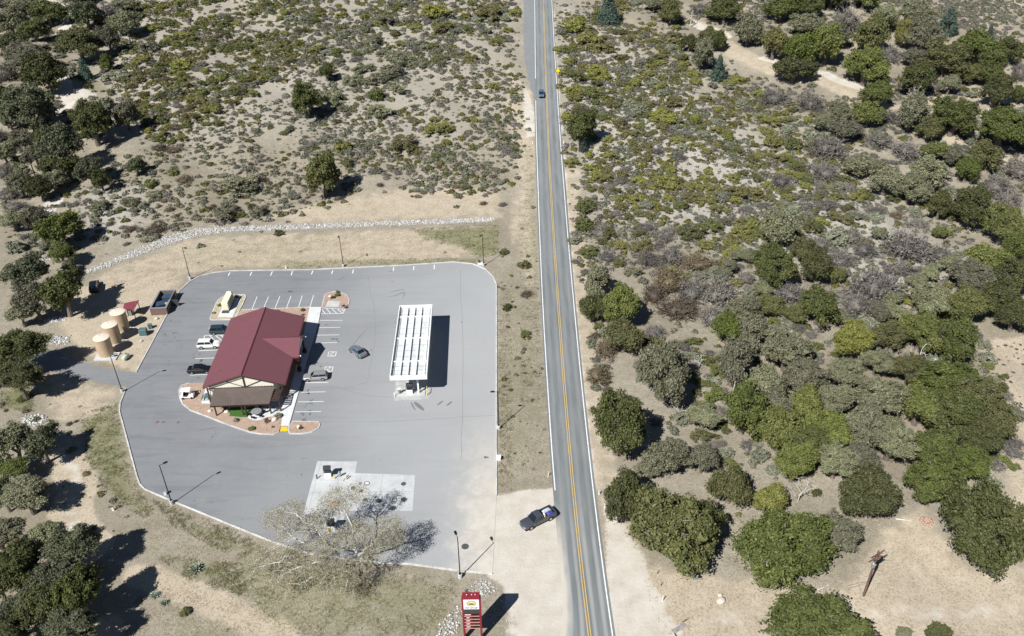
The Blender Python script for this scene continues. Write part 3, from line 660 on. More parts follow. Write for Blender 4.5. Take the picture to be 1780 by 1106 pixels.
# ------------------------------------------------------------------ buildings
def text_mesh(name, s, size, mat, parent, loc, rot, depth=.006, bold=0.0):
    cu = bpy.data.curves.new(name, 'FONT'); cu.body = s; cu.size = size; cu.align_x = 'CENTER'; cu.align_y = 'CENTER'; cu.extrude = depth; cu.offset = bold; cu.space_character = 1.08
    tmp = bpy.data.objects.new(name, cu); col.objects.link(tmp); bpy.context.view_layer.update()
    me = bpy.data.meshes.new_from_object(tmp.evaluated_get(bpy.context.evaluated_depsgraph_get())); bpy.data.objects.remove(tmp)
    me.materials.clear(); o = link(name, me, parent, mat, loc); o.rotation_euler = rot; return o
BAX = 0.0458
store = empty('store', (-48.9, 120.5, LOTZ), BAX, 'convenience store with maroon gable roof, cream gable end and brown lean-to porch', 'store')
# local frame: x across (right +), y along the ridge (away)
EZ, RZ, HW, LEN = 3.75, 6.2, 7.4, 22.8
XR, XHW = 5.75, 3.6     # cross gable ridge height, half width
XY = 12.1; XT = 8.55    # cross gable ridge position along y, overhang tip x
sl = (RZ-EZ)/HW
xm = (RZ-XR)/sl         # where the cross ridge meets the main roof
b = MB(); th = .22
b.slab([(-HW, 0, EZ), (0, 0, RZ), (0, LEN, RZ), (-HW, LEN, EZ)][::-1], th)
# right slope, cut along the valleys of the cross gable
b.slab([(0, 0, RZ), (HW, 0, EZ), (HW, XY-XHW, EZ), (xm, XY, XR), (0, XY, RZ)], th)
b.slab([(0, XY, RZ), (xm, XY, XR), (HW, XY+XHW, EZ), (HW, LEN, EZ), (0, LEN, RZ)], th)
b.slab([(xm, XY, XR), (HW, XY-XHW, EZ), (XT, XY-XHW, EZ), (XT, XY, XR)], th)
b.slab([(xm, XY, XR), (XT, XY, XR), (XT, XY+XHW, EZ), (HW, XY+XHW, EZ)], th)
roof = b.build('roof', MAT['roof'], store)
b = MB(); b.tube((0, -.02, RZ+.0), (0, LEN+.02, RZ+.0), .09, n=6); b.tube((xm, XY, XR), (XT+.02, XY, XR), .07, n=6)
b.build('ridge_cap', MAT['maroon'], roof)
b = MB()
for s in (-1, 1): b.slab([(s*HW, -.03, EZ-.0), (0, -.03, RZ), (0, -.03, RZ-.2), (s*HW, -.03, EZ-.2)] if s < 0 else [(0, -.03, RZ), (HW, -.03, EZ), (HW, -.03, EZ-.2), (0, -.03, RZ-.2)], .05)
b.build('bargeboard', MAT['timber'], roof)
b = MB(); b.box(HW-.02, HW+.1, 0, XY-XHW-.1, EZ-.22, EZ-.08); b.box(HW-.02, HW+.1, XY+XHW+.1, LEN, EZ-.22, EZ-.08); b.box(XT-1.5, XT+.05, XY+XHW, XY+XHW+.12, EZ-.2, EZ-.06); b.box(XT-1.5, XT+.05, XY-XHW-.12, XY-XHW, EZ-.2, EZ-.06)
b.build('gutter', MAT['maroon'], roof)
b = MB()   # vent pipes on the left slope
for x, y in ((-4.6, 3.4), (-5.0, 3.6), (-3.6, 19.4)): b.tube((x, y, EZ+(HW+x)*sl-.1), (x, y, EZ+(HW+x)*sl+.35), .07)
b.build('vent_pipe', MAT['maroon'], roof)
# walls (gable wall stands back from the roof edge)
WX0, WX1, WY0, WY1 = -6.5, 5.2, .42, 21.6
b = MB()
def gz(x): return RZ-abs(x)*sl-th
for y0, y1 in ((WY0, WY0+.2), (WY1-.2, WY1)):
    P = [(WX0, 0), (WX1, 0), (WX1, gz(WX1)), (0, gz(0)), (WX0, gz(WX0))]
    vs = [(p[0], y0, p[1]) for p in P]+[(p[0], y1, p[1]) for p in P]
    b.add(vs, [(0, 1, 2, 3, 4), (9, 8, 7, 6, 5)]+[(i, 5+i, 5+(i+1) % 5, (i+1) % 5) for i in range(5)])
b.box(WX0, WX0+.2, WY0+.2, WY1-.2, 0, gz(WX0)); b.box(WX1-.2, WX1, WY0+.2, WY1-.2, 0, gz(WX1))
b.build('wall', MAT['cream'], store)
b = MB()
for x in np.arange(WX0+.5, WX1, .6): b.box(x-.04, x+.04, WY0-.03, WY0, 0, 3.4)
b.build('batten', MAT['timber'], store)
# gable truss
b = MB(); b.box(-HW+.6, HW-.6, .22, .34, EZ-.5, EZ-.38); b.box(-.09, .09, .22, .36, EZ-.38, RZ-.3)
for s in (-1, 1):
    b.tube((s*.1, .3, EZ-.35), (s*3.3, .3, gz(3.3)-.1), .06, n=4); b.tube((s*6.45, .1, EZ-.5), (s*5.7, .3, 2.6), .07, n=4)
    pass
b.build('gable_truss', MAT['timber'], store)
for s in (-1, 1):
    b = MB(); b.box(s*6.75-.12, s*6.75+.12, .1, .34, 0, EZ-.3); b.build('post', MAT['timber'], store)
# windows and doors on the shaded front (right) side
for k, (y, wd) in enumerate(((3.2, 2.0), (6.2, 2.0), (16.8, 2.0), (19.4, 1.6))):
    fr = MB().box(WX1-.02, WX1+.06, y, y+wd, .8, 2.5).build('window', MAT['offwhite'], store)
    MB().box(WX1+.06, WX1+.075, y+.1, y+wd-.1, .9, 2.4).build('pane', MAT['glass'], fr)
dr = MB().box(WX1-.02, WX1+.07, XY-1.1, XY+1.1, 0.02, 2.4).build('door', MAT['timber'], store)
MB().box(WX1+.07, WX1+.09, XY-1.0, XY+1.0, .15, 2.3).build('pane', MAT['glass'], dr)
for k, y in enumerate((4.5, 12.0, 17.5)):
    fr = MB().box(WX0-.06, WX0+.02, y, y+1.6, 1.2, 2.4).build('window', MAT['offwhite'], store); MB().box(WX0-.075, WX0-.06, y+.1, y+1.5, 1.3, 2.3).build('pane', MAT['glass'], fr)
for y in (XY-XHW+.5, XY+XHW-.5):
    for x in (XT-.45,):
        b = MB(); b.box(x-.16, x+.16, y-.16, y+.16, .6, EZ-.2); b.box(x-.35, x+.35, y-.35, y+.35, 0, .9); b.build('porch_column', MAT['timber'], store)
b = MB()
P = [(XY-XHW+.3, EZ-.2), (XY+XHW-.3, EZ-.2), (XY, XR-.35)]
b.add([(XT-.3, p[0], p[1]) for p in P]+[(XT-.45, p[0], p[1]) for p in P], [(0, 1, 2), (5, 4, 3), (0, 3, 4, 1), (1, 4, 5, 2), (2, 5, 3, 0)])
b.build('porch_gable', MAT['cream'], store)
for y in (XY-XHW+.4, XY+XHW-.4):
    b = MB(); b.lathe([(.02, -.14), (.11, -.08), (.14, 0), (.11, .08), (.02, .14)], 12, (XT+.25, y, EZ-.05)); b.tube((XT, y, EZ+.1), (XT+.25, y, EZ+.1), .025); b.build('porch_lamp', MAT['white'], store, smooth=True)
# lean-to porch on the near gable
lean = MB(); L0, L1 = (-5.7, 5.25), (-5.45, 5.05)
lean.slab([(-5.45, -3.9, 2.62), (5.1, -3.9, 2.62), (5.35, .40, 3.30), (-5.6, .40, 3.30)], .10)
lo = lean.build('porch_roof', MAT['brownmetal'], store)
b = MB()
for x in np.arange(-5.3, 5.1, .42): b.box(x-.05, x+.05, -4.12, -3.75, 2.38, 2.54)
b.box(-5.45, 5.1, -3.86, -3.72, 2.28, 2.40); b.build('rafter', MAT['timber'], lo)
for x, y in ((-4.75, -3.6), (.05, -3.75), (.75, -4.15), (5.0, -3.7)):
    b = MB(); b.box(x-.11, x+.11, y-.11, y+.11, 0, 2.45); b.build('porch_post', MAT['timber'], store)
b = MB()   # open slatted strip between lean-to and the right hand corner
for y in np.arange(-3.0, .3, .5): b.box(5.2, 6.7, y-.16, y+.16, 2.58, 2.66)
b.box(6.62, 6.74, -3.2, .35, 2.45, 2.575); b.build('pergola_slats', MAT['timber'], store)
for y in (-3.1,): MB().box(6.58, 6.78, y-.1, y+.1, 0, 2.42).build('porch_post', MAT['timber'], store)
b = MB()
for k in range(9): b.box(5.35+k*.16, 5.39+k*.16, -3.12, -3.08, .15, 1.0)
b.box(5.3, 6.7, -3.13, -3.07, 1.0, 1.06); b.box(5.3, 6.7, -3.13, -3.07, .12, .17)
b.build('railing', MAT['timber'], store)
# ground in front of the porch
TURF = wpoly(conv([(690, 480), (985, 480), (895, 592), (800, 590), (680, 578)], 300, 640, 6.846)); b = MB(); b.prism(TURF, .05, LOTZ+.16); tag(b.build('artificial_turf', MAT['turf']), kind='structure')
PAT = wpoly(smooth_poly(conv([(985, 490), (1340, 497), (1375, 525), (1345, 580), (1310, 580), (1180, 582), (1120, 590), (1040, 632), (960, 632), (895, 600), (900, 575)], 300, 640, 6.846), 1))
b = MB(); b.prism(PAT, .05, LOTZ+.17); tag(b.build('patio', MAT['walk']), kind='structure')
b = MB(); b.prism(wpoly(conv([(345, 430), (455, 430), (470, 240), (400, 235)], 300, 640, 6.846)), .05, LOTZ+.17); tag(b.build('patio', MAT['walk']), kind='structure')
b = MB(); b.prism(wpoly(conv([(985, 340), (1372, 345), (1340, 497), (985, 490)], 300, 640, 6.846)), .05, LOTZ+.155); tag(b.build('patio', MAT['walk']), kind='structure')

# ---- fuel canopy
c0 = np.array([-22.25, 120.75]); c1 = np.array([-15.6, 120.9]); cdirx = (c1-c0)/np.linalg.norm(c1-c0); CWID = 6.75; CLEN = 24.0; crz = math.atan2(.75, 24.0)
canopy = empty('fuel_canopy', ((c0[0]+c1[0])/2, 120.8, LOTZ), crz, 'long white fuel station canopy with open ribbed deck and parapet beside its own dark shadow', 'canopy')
ZT, ZD = 5.45, 4.75; hx = CWID/2
t = NT('canopy decking'); n = t.noise(.35, 5, .65, t.obj()); wv = t.n('ShaderNodeTexWave', wave_type='BANDS', bands_direction='X'); wv.inputs['Scale'].default_value = 3.2; t.set(wv.inputs['Vector'], t.obj())
c = t.mix(t.ramp(n, .3, .75), (.66, .685, .69), (.50, .525, .53)); c = t.mix(t.math('MULTIPLY', t.ramp(wv.outputs[0], .86, 1.0), .45), c, (.34, .36, .37)); t.base(c); t.p.inputs['Roughness'].default_value = .5; deckm = t.m
b = MB()
b.box(-hx, hx, 0, .14, 4.5, ZT); b.box(-hx, hx, CLEN-.14, CLEN, 4.5, ZT); b.box(-hx, -hx+.14, .14, CLEN-.14, 4.5, ZT); b.box(hx-.14, hx, .14, CLEN-.14, 4.5, ZT)
b.build('fascia', MAT['white'], canopy)
b = MB(); b.box(-hx+.14, hx-.14, .14, CLEN-.14, ZD-.12, ZD); b.build('deck', deckm, canopy)
b = MB()
for k in range(1, 4):
    x = -hx+.55+k*(CWID-1.1)/4-.12; b.box(x-.03, x+.03, .2, CLEN-.2, ZD, ZD+.42)
for k in range(0, 5):
    x = -hx+.55+k*(CWID-1.1)/4; b.box(x-.02, x+.02, .2, CLEN-.2, ZD, ZD+.1)
b.build('deck_seam', MAT['offwhite'], canopy)
b = MB()
for y in (1.3, 2.6, 3.8, 6.9, 8.8, 10.7, 14.5, 16.4, 18.3, 21.5, 22.8): b.box(-hx+.42, hx-.42, y-.035, y+.035, ZD, ZD+.035)
b.build('deck_joint', MAT['galv'], canopy)
for y in (5.0, 12.6, 20.2):
    b = MB(); b.box(-hx+.2, hx-.2, y-.16, y-.02, ZD+.3, ZD+.36); b.box(-hx+.2, hx-.2, y+.02, y+.16, ZD+.3, ZD+.36); b.box(-hx+.2, hx-.2, y-.03, y+.03, ZD, ZD+.3); b.build('cross_beam', MAT['offwhite'], canopy)
b = MB()
for k in range(21):
    y = .55+k*(CLEN-1.1)/20
    b.slab([(-hx+.14, y-.03, ZD+.45), (-hx+.14, y+.03, ZD+.45), (-hx+.40, y+.03, ZD+.02), (-hx+.40, y-.03, ZD+.02)], .05); b.slab([(hx-.14, y-.05, ZD+.5), (hx-.42, y-.05, ZD+.02), (hx-.42, y+.05, ZD+.02), (hx-.14, y+.05, ZD+.5)], .05)
b.build('parapet_bracket', MAT['offwhite'], canopy)
b = MB(); b.box(hx-.56, hx-.5, .3, CLEN-.3, ZD, ZD+.3); b.box(-hx+.5, -hx+.56, .3, CLEN-.3, ZD, ZD+.18); b.build('gutter_edge', MAT['offwhite'], canopy)
b = MB()
for k, y in enumerate((2.2, 7.4, 10.2, 15, 17.5, 22.3)):
    for x in (-1.9, .3, 2.1): b.lathe([(.09, 0), (.09, .07), (.03, .1)], 10, (x+.2*(k % 2), y+.4*x*(k % 2), ZD))
b.build('deck_fixture', MAT['tan'], canopy)
b = MB(); b.box(-hx+.3, hx-1.3, -.006, 0, 4.86, 4.9); b.build('fascia_stripe', flat('grey pink stripe', (.48, .40, .38)), canopy)
b = MB(); b.lathe([(.30, 0), (.30, .012)], 24); em = b.build('fascia_emblem', flat('pale grey emblem', (.62, .62, .60)), canopy, (hx-.85, -.004, 4.98)); em.rotation_euler.x = R(90)
for y in (1.6, 12.0, 22.4):
    b = MB(); b.box(1.28, 1.58, y-.15, y+.15, 0, 4.65); b.build('column', MAT['offwhite'], canopy)
def pump(cx, cy, z, rz, label, cat='fuel pump', group=None):
    p = empty('fuel_pump', (cx, cy, z), rz, label, cat, group)
    b = MB(); b.box(-.55, .55, -.32, .32, 0, .95, .03); b.build('cabinet', MAT['offwhite'], p)
    b = MB(); b.box(-.52, .52, -.28, .28, .95, 1.75); b.build('head', MAT['darkmetal'], p)
    MB().box(-.42, .42, -.335, -.28, 1.05, 1.6).build('display', MAT['glass'], p); MB().box(-.42, .42, .28, .335, 1.05, 1.6).build('display', MAT['glass'], p)
    b = MB(); b.box(-.6, .6, -.36, .36, 1.75, 1.86); b.box(-.6, .6, -.3, .3, 1.86, 2.2, .03); b.build('top_cap', MAT['darkmetal'], p)
    for s in (-1, 1):
        b = MB(); b.tube((s*.6, -.1, 1.5), (s*.72, -.12, .9), .03); b.tube((s*.72, -.12, .9), (s*.6, .1, .4), .02); b.build('hose', MAT['rubber'], p)
    return p
def bollard(x, y, z, label, mat='paleyellow', h=1.05, grp='yellow bollards at the fuel islands'):
    o = MB().lathe([(.1, 0), (.1, h-.05), (.06, h), (.01, h+.02)], 12).build('bollard', MAT[mat], None, (x, y, z), smooth=True); return tag(o, label, 'bollard', grp)
cvec = lambda x, y: Vector((x*math.cos(crz)-y*math.sin(crz)+canopy.location.x, x*math.sin(crz)+y*math.cos(crz)+canopy.location.y, 0))
for y, nm in ((1.6, 'at the near open end'), (12.0, 'in the middle'), (22.4, 'at the far end')):
    P = [cvec(a, q) for a, q in ((-2.7, y-.75), (2.6, y-.75), (2.6, y+.75), (-2.7, y+.75))]
    b = MB(); b.prism([p[:2] for p in P], LOTZ, LOTZ+.18); tag(b.build('pump_island', MAT['conc']), 'raised pump island under the fuel canopy '+nm, 'pump island')
    p = cvec(-.2, y); pump(p.x, p.y, LOTZ+.18, crz, 'dark topped fuel pump under the white canopy '+nm, group='pumps under the canopy')
p = cvec(-2.1, 1.7); t_ = empty('trash_bin', (p.x, p.y, LOTZ+.18), .3, 'grey open bin at the left end of the nearest pump island', 'bin'); MB().lathe([(.27, 0), (.3, .8), (.24, .82), (.22, .4)], 14).build('barrel', MAT['greycab'], t_); MB().box(-.3, .3, -.3, .3, .98, 1.05).build('lid', MAT['offwhite'], t_)
p = cvec(2.95, 1.0); q = empty('barrier_rail', (p.x, p.y, LOTZ), 0, 'pale yellow guard post standing at the near right corner of the canopy slab', 'bollard'); MB().tube((0, 0, 0), (0, 0, 1.3), .1, n=10).build('post', MAT['paleyellow'], q); MB().tube((0, .05, 1.2), (0, 1.2, 1.2), .06, n=8).build('rail', MAT['paleyellow'], q)
for s in (-3.0,):
    p = cvec(s, .9); bollard(p.x, p.y, LOTZ, 'pale bollard at the near left corner of the canopy slab', 'offwhite', 1.0, None)
# diesel lanes
pA = plane(np.array(571.0), np.array(830.0)); P = plane(*np.array([(548, 836.8), (597, 836.8), (606, 827), (554, 825.5)], float).T)
b = MB(); b.prism([tuple(q) for q in P], LOTZ, LOTZ+.2); tag(b.build('pump_island', MAT['conc']), 'white pump island on the pale slab above the budding tree', 'pump island')
pump(pA[0], pA[1], LOTZ+.2, .05, 'tall black fuel pump on the open slab above the budding tree')
for i, (x, y, l) in enumerate(((551.5, 834, 'left bollard of the open slab pump island'), (582, 834, 'middle bollard of the open slab pump island'), (602, 834, 'right bollard of the open slab pump island'))):
    q = plane(np.array(x), np.array(y)); bollard(q[0], q[1], LOTZ, l, 'paleyellow' if i else 'darkmetal', 1.1, None)
q = plane(np.array(591.0), np.array(830.0)); t_ = empty('squeegee_stand', (q[0], q[1], LOTZ+.2), 0, 'small grey service stand beside the black pump on the open slab', 'service stand'); MB().lathe([(.2, 0), (.2, .8), (.12, .85), (.12, 1.1)], 10).build('stand', MAT['galv'], t_); MB().box(-.24, .24, -.15, .15, .55, .8).build('bucket', MAT['greycab'], t_)
P = plane(*np.array([(569, 881.5), (588, 881.5), (590, 873), (573, 872)], float).T); b = MB(); b.prism([tuple(q) for q in P], LOTZ, LOTZ+.2); tag(b.build('pump_island', MAT['pink']), 'small pinkish island half hidden under the budding tree', 'pump island')
q = plane(np.array(577.0), np.array(921.0)); pump(q[0], q[1], LOTZ, .05, 'fuel pump half hidden behind the lower branches of the budding tree')
q = plane(np.array(572.0), np.array(926.0)); bollard(q[0], q[1], LOTZ, 'yellow bollard beside the half hidden fuel pump', 'yellow', 1.1, None)

# ---- tank yard
for k, (x, y, hh) in enumerate(((-81.2, 136.3, 3.95), (-81.45, 141.0, 4.05), (-81.6, 145.6, 4.1))):
    nm = ('nearest the driveway', 'in the middle of the row of three', 'farthest, beside the little maroon roof')[k]
    tk = empty('water_tank', (x, y, 0.2 if k == 0 else .05), 0, 'tan steel water tank, '+nm, 'tank', 'three tan water tanks')
    prof = [(1.48, 0)]
    for i in range(9): z = .1+i*(hh-.15)/8; prof += [(1.48, z), (1.465, z+.02), (1.48, z+.04)]
    prof += [(1.48, hh)]
    MB().lathe(prof, 48).build('shell', MAT['tan'], tk, smooth=True)
    MB().lathe([(1.52, hh), (1.52, hh+.05), (1.3, hh+.11), (.6, hh+.19), (.1, hh+.22)], 48).build('lid', MAT['tanlid'], tk, smooth=True)
    b = MB(); b.lathe([(.2, 0), (.2, .1), (.12, .14)], 14, (-.7, .45, hh+.14)); b.build('hatch', MAT['tanlid'], tk, smooth=True)
    b = MB(); b.tube((1.3, -.35, .35), (2.6, -.1, .35), .06); b.tube((2.6, -.1, .35), (2.6, -.1, 0), .06); b.tube((1.95, -.22, .35), (1.95, -.22, .65), .04); b.build('outlet_pipe', MAT['white'], tk)
    if k: MB().lathe([(1.75, -.05), (1.75, .06)], 40).build('base_ring', MAT['conc'], tk)
sh = empty('pump_shed', (-76.9, 149.0, 0), -.05, 'small open shelter with maroon lean-to roof behind the tan tanks', 'shed')
x0 = at1(150+520/7.9, 500+215/7.9, 2.6); x1 = at1(150+725/7.9, 500+170/7.9, 2.6); x2 = at1(150+650/7.9, 500+308/7.9, 2.2); x3 = at1(150+505/7.9, 500+290/7.9, 2.2)
sh.location = (x3.x, x3.y, 0); sh.rotation_euler.z = 0
rel = lambda v: (v.x-x3.x, v.y-x3.y, v.z)
b = MB(); b.slab([rel(x3), rel(x2), rel(x1), rel(x0)], .08); b.build('roof', MAT['maroon'], sh)
for v, d in ((x3, (.15, .15)), (x2, (-.2, .15)), (x1, (-.3, -.2)), (x0, (.2, -.2))): MB().box(v.x-x3.x+d[0]-.06, v.x-x3.x+d[0]+.06, v.y-x3.y+d[1]-.06, v.y-x3.y+d[1]+.06, 0, v.z-.12).build('post', MAT['timber'], sh)
MB().box(.3, 1.2, .5, 1.3, 0, 1.5, .03).build('pump_cabinet', MAT['greycab'], sh)
# dumpster enclosure
en = empty('dumpster_enclosure', (-75.8, 154.4, 0), .06, 'brown block dumpster enclosure with open top and gates at the lot corner', 'enclosure')
WH = 1.75
MB().box(-1.75, 1.75, -3.75, -3.5, 0, WH).build('wall', MAT['brick'], en); MB().box(-1.75, -1.5, -3.5, 3.5, 0, WH).build('wall', MAT['brick'], en)
MB().box(-1.75, 1.75, 3.5, 3.75, 0, WH).build('wall', MAT['brick'], en)
MB().box(1.5, 1.75, -3.5, -.4, 0, WH).build('wall', MAT['brick'], en)
b = MB(); b.box(-1.8, 1.8, -3.8, -3.45, WH, WH+.07); b.box(-1.8, -1.45, -3.45, 3.45, WH, WH+.07); b.box(-1.8, 1.8, 3.45, 3.8, WH, WH+.07); b.box(1.45, 1.8, -3.45, -.4, WH, WH+.07); b.build('wall_cap', MAT['galv'], en)
g_ = MB().box(1.55, 1.62, .1, 3.3, .1, 1.7).build('gate', MAT['darkmetal'], en); g_.rotation_euler.z = 0
b = MB(); b.box(1.53, 1.65, .05, .15, 0, 1.85); b.box(1.53, 1.65, 3.25, 3.35, 0, 1.85); b.box(1.53, 1.65, .15, 3.25, 1.7, 1.77); b.build('gate_frame', MAT['galv'], g_)
g2 = MB().box(1.75, 3.3, -.42, -.36, .1, 1.7).build('gate', MAT['darkmetal'], en)
def dumpster(loc, rz, label):
    d = empty('dumpster', loc, rz, label, 'dumpster', 'dumpsters in the block enclosure')
    b = MB(); b.add([(-.9, -.6, .1), (.9, -.6, .1), (.9, .6, .1), (-.9, .6, .1), (-.95, -.75, 1.2), (.95, -.75, 1.2), (.95, .7, 1.4), (-.95, .7, 1.4)], [(0, 3, 2, 1), (0, 1, 5, 4), (1, 2, 6, 5), (2, 3, 7, 6), (3, 0, 4, 7), (4, 5, 6, 7)]); b.build('bin', MAT['blue'], d)
    b = MB(); b.slab([(-.97, -.78, 1.24), (-.02, -.78, 1.24), (-.02, .72, 1.44), (-.97, .72, 1.44)], .04); b.slab([(.02, -.78, 1.24), (.97, -.78, 1.24), (.97, .72, 1.44), (.02, .72, 1.44)], .04); b.build('lid', MAT['blue'], d)
    b = MB(); b.box(-1.05, -.9, -.3, .3, .6, .75); b.box(.9, 1.05, -.3, .3, .6, .75); b.build('side_pocket', MAT['blue'], d); return d
dumpster((-76.2, 153.3, 0.02), .5, 'dark blue dumpster nearer the front inside the block enclosure'); dumpster((-75.6, 156.4, 0.02), -.15, 'brighter blue dumpster at the back of the block enclosure')
# utility cabinets
q = at1(150+795/7.9, 500+650/7.9); cb = empty('transformer_cabinet', q, .12, 'grey teal transformer cabinet on bare dirt beside the tanks', 'utility cabinet')
MB().box(-.75, .75, -.6, .6, .12, 1.5, .04).build('housing', MAT['teal'], cb); MB().box(-.8, .8, -.64, .64, 0, .12).build('plinth', MAT['conc'], cb); MB().box(-.7, .7, -.63, -.6, .2, 1.3).build('door', MAT['teal'], cb)
q = at1(150+885/7.9, 500+560/7.9); cb = empty('utility_box', q, .3, 'smaller grey teal utility box behind the transformer cabinet', 'utility cabinet')
MB().box(-.4, .4, -.35, .35, 0, .95, .04).build('housing', MAT['teal'], cb); MB().box(-.44, .44, -.39, .39, .95, 1.02).build('lid', MAT['teal'], cb)
q = at1(150+550/7.9, 500+985/7.9); pt = empty('pressure_tank', (q.x, q.y, q.z), 1.35, 'rounded pale green pressure tank lying beside the nearest tan tank', 'tank')
b = MB(); pr = [(.02, -.95), (.32, -.85), (.48, -.6), (.5, 0), (.48, .6), (.32, .85), (.02, .95)]; n = 20; vs = [(z, r*math.cos(2*math.pi*i/n), .62+r*math.sin(2*math.pi*i/n)) for r, z in pr for i in range(n)]
b.add(vs, [(k*n+i, k*n+(i+1) % n, (k+1)*n+(i+1) % n, (k+1)*n+i) for k in range(6) for i in range(n)]); b.build('vessel', MAT['palegreen'], pt, smooth=True)
MB().lathe([(.14, 1.08), (.14, 1.22), (.05, 1.26)], 12, (.3, 0, 0)).build('valve_dome', MAT['darkmetal'], pt); MB().box(-.6, -.45, -.3, .3, 0, .3).build('saddle', MAT['conc'], pt); MB().box(.45, .6, -.3, .3, 0, .3).build('saddle', MAT['conc'], pt)
# generator
gn = empty('generator', (-61.55, 151.5, LOTZ+.2), .02, 'tall cream generator cabinet on a concrete pad in the kerbed island', 'generator')
MB().box(-.68, .68, 0, 4.6, .25, 2.15, .04).build('housing', MAT['creamcab'], gn); MB().box(-.72, .72, -.05, 4.65, 0, .25).build('base_tank', MAT['darkmetal'], gn)
MB().box(-.5, .5, 3.9, 4.4, 2.15, 2.4, .03).build('exhaust_hood', MAT['creamcab'], gn)
b = MB()
for k in range(6): b.box(.68, .70, .5+k*.6, .95+k*.6, .5, 1.9)
b.build('side_louvre', MAT['greycab'], gn)
b = MB()
for k in range(9): b.box(-.5, .5, -.03, 0, .6+k*.15, .68+k*.15)
b.build('end_louvre', MAT['creamcab'], gn)
MB().box(-.7, .7, -.75, -.3, 0, .22).build('step', MAT['darkmetal'], gn)

# ---- price sign
sg = empty('price_sign', (-5.72, 69.5, 0), 0, 'tall dark red roadside price sign with white panel and oval emblem', 'sign')
for s in (-1, 1): MB().box(s*1.12-.12, s*1.12+.12, .1, .75, 0, 8.3).build('post', MAT['signred'], sg)
MB().box(-1.12, 1.12, .05, .82, 8.3, 8.8).build('crown', MAT['signred'], sg); MB().box(-1.0, 1.0, .14, .7, 2.3, 8.3).build('panel_box', MAT['signred'], sg)
pn = MB().box(-1.0, 1.0, .08, .14, 6.35, 8.2).build('name_panel', MAT['white'], sg)
def oval(name, rx, rz, z, y, mat, par):
    b = MB(); n = 40; b.add([(rx*math.cos(2*math.pi*i/n), y, z+rz*math.sin(2*math.pi*i/n)) for i in range(n)]+[(rx*math.cos(2*math.pi*i/n), y+.012, z+rz*math.sin(2*math.pi*i/n)) for i in range(n)], [tuple(range(n)), tuple(range(2*n-1, n-1, -1))]+[(i, n+i, n+(i+1) % n, (i+1) % n) for i in range(n)])
    return b.build(name, mat, par)
oval('emblem', .60, .55, 7.48, .066, MAT['maroon'], pn); oval('emblem', .54, .49, 7.48, .060, flat('emblem yellow', (.70, .55, .14), .5), pn); oval('emblem', .38, .34, 7.48, .054, flat('emblem pale', (.62, .66, .45), .5), pn)
b = MB(); b.add([(-.34, .044, 7.3), (.34, .044, 7.3), (.34, .044, 7.44), (.1, .044, 7.62), (-.02, .044, 7.5), (-.16, .044, 7.62), (-.34, .044, 7.44)], [tuple(range(7))]); b.build('emblem_scene', flat('emblem dark green', (.03, .06, .03), .5), pn)
text_mesh('lettering', 'PIT STOP', .37, MAT['timber'], pn, (0, .07, 6.60), (R(90), 0, 0), .006, .008)
MB().box(-1.0, 1.0, .08, .14, 5.62, 6.28).build('message_panel', MAT['darkmetal'], sg)
for k in range(5):
    z = 5.45-k*.62
    rw = MB().box(-.97, .97, .09, .14, z-.46, z+.02).build('price_row', flat('deep red panel', (.15, .010, .016), .4) if k == 0 else bpy.data.materials['deep red panel'], sg)
    wd = (.78, .38, .5, .5, .5)[k]; xx = -.52
    MB().box(xx-wd/2, xx+wd/2, .08, .09, z-.28, z-.14).build('grade_label', MAT['white'], rw)
    MB().box(.05, .85, .08, .09, z-.4, z-.05).build('price_display', MAT['black'] if k != 3 else flat('dark green display', (.02, .06, .02), .4), rw)
    MB().box(-1.0, 1.0, .06, .14, z-.55, z-.49).build('divider', flat('pale red trim', (.62, .33, .31), .5) if k == 0 else bpy.data.materials['pale red trim'], sg)
for x in (-.55, .1, .55): MB().lathe([(.05, 0), (.08, .06), (.02, .12)], 8, (x, .4, 8.8)).build('top_light', MAT['offwhite'], sg)

# ---- light poles
def lamp_post(base, arm_az, label):
    o = empty('light_pole', base, 0, label, 'light pole', 'dark light poles round the parking lot')
    MB().lathe([(.32, -.1), (.32, .75), (.28, .8)], 20).build('plinth', MAT['conc'], o, smooth=True)
    MB().lathe([(.2, .8), (.2, .86), (.085, .9), (.06, 8.3)], 12).build('shaft', MAT['black'], o, smooth=True)
    d = Vector((math.sin(arm_az), math.cos(arm_az), 0))
    b = MB(); b.tube((0, 0, 8.22), tuple(d*.75+Vector((0, 0, 8.3))), .035); b.build('arm', MAT['black'], o)
    h = MB().box(-.17, .17, -.02, .66, -.05, .09, .03).build('lamp_head', MAT['black'], o, tuple(d*.6+Vector((0, 0, 8.3)))); h.rotation_euler.z = -arm_az
    MB().box(-.12, .12, .1, .58, -.06, -.05).build('lens', MAT['lamp_white'], h)
    return o
for (px, py, az, lb) in ((299, 876, .9, 'dark light pole at the lower left edge of the lot'), (800, 1004, -.35, 'dark light pole near the price sign'), (331, 485.5, 2.0, 'dark light pole at the rounded upper left corner of the lot'),
                         (597, 463.6, 3.1, 'dark light pole midway along the far kerb of the lot'), (213, 682, 1.3, 'dark light pole at the driveway mouth below the tanks'), (840.5, 462.4, 3.6, 'dark light pole at the upper right corner of the lot'), (867.1, 745.5, -1.57, 'dark light pole on the verge between lot and highway')):
    q = at1(px, py); lamp_post(q, az, lb)
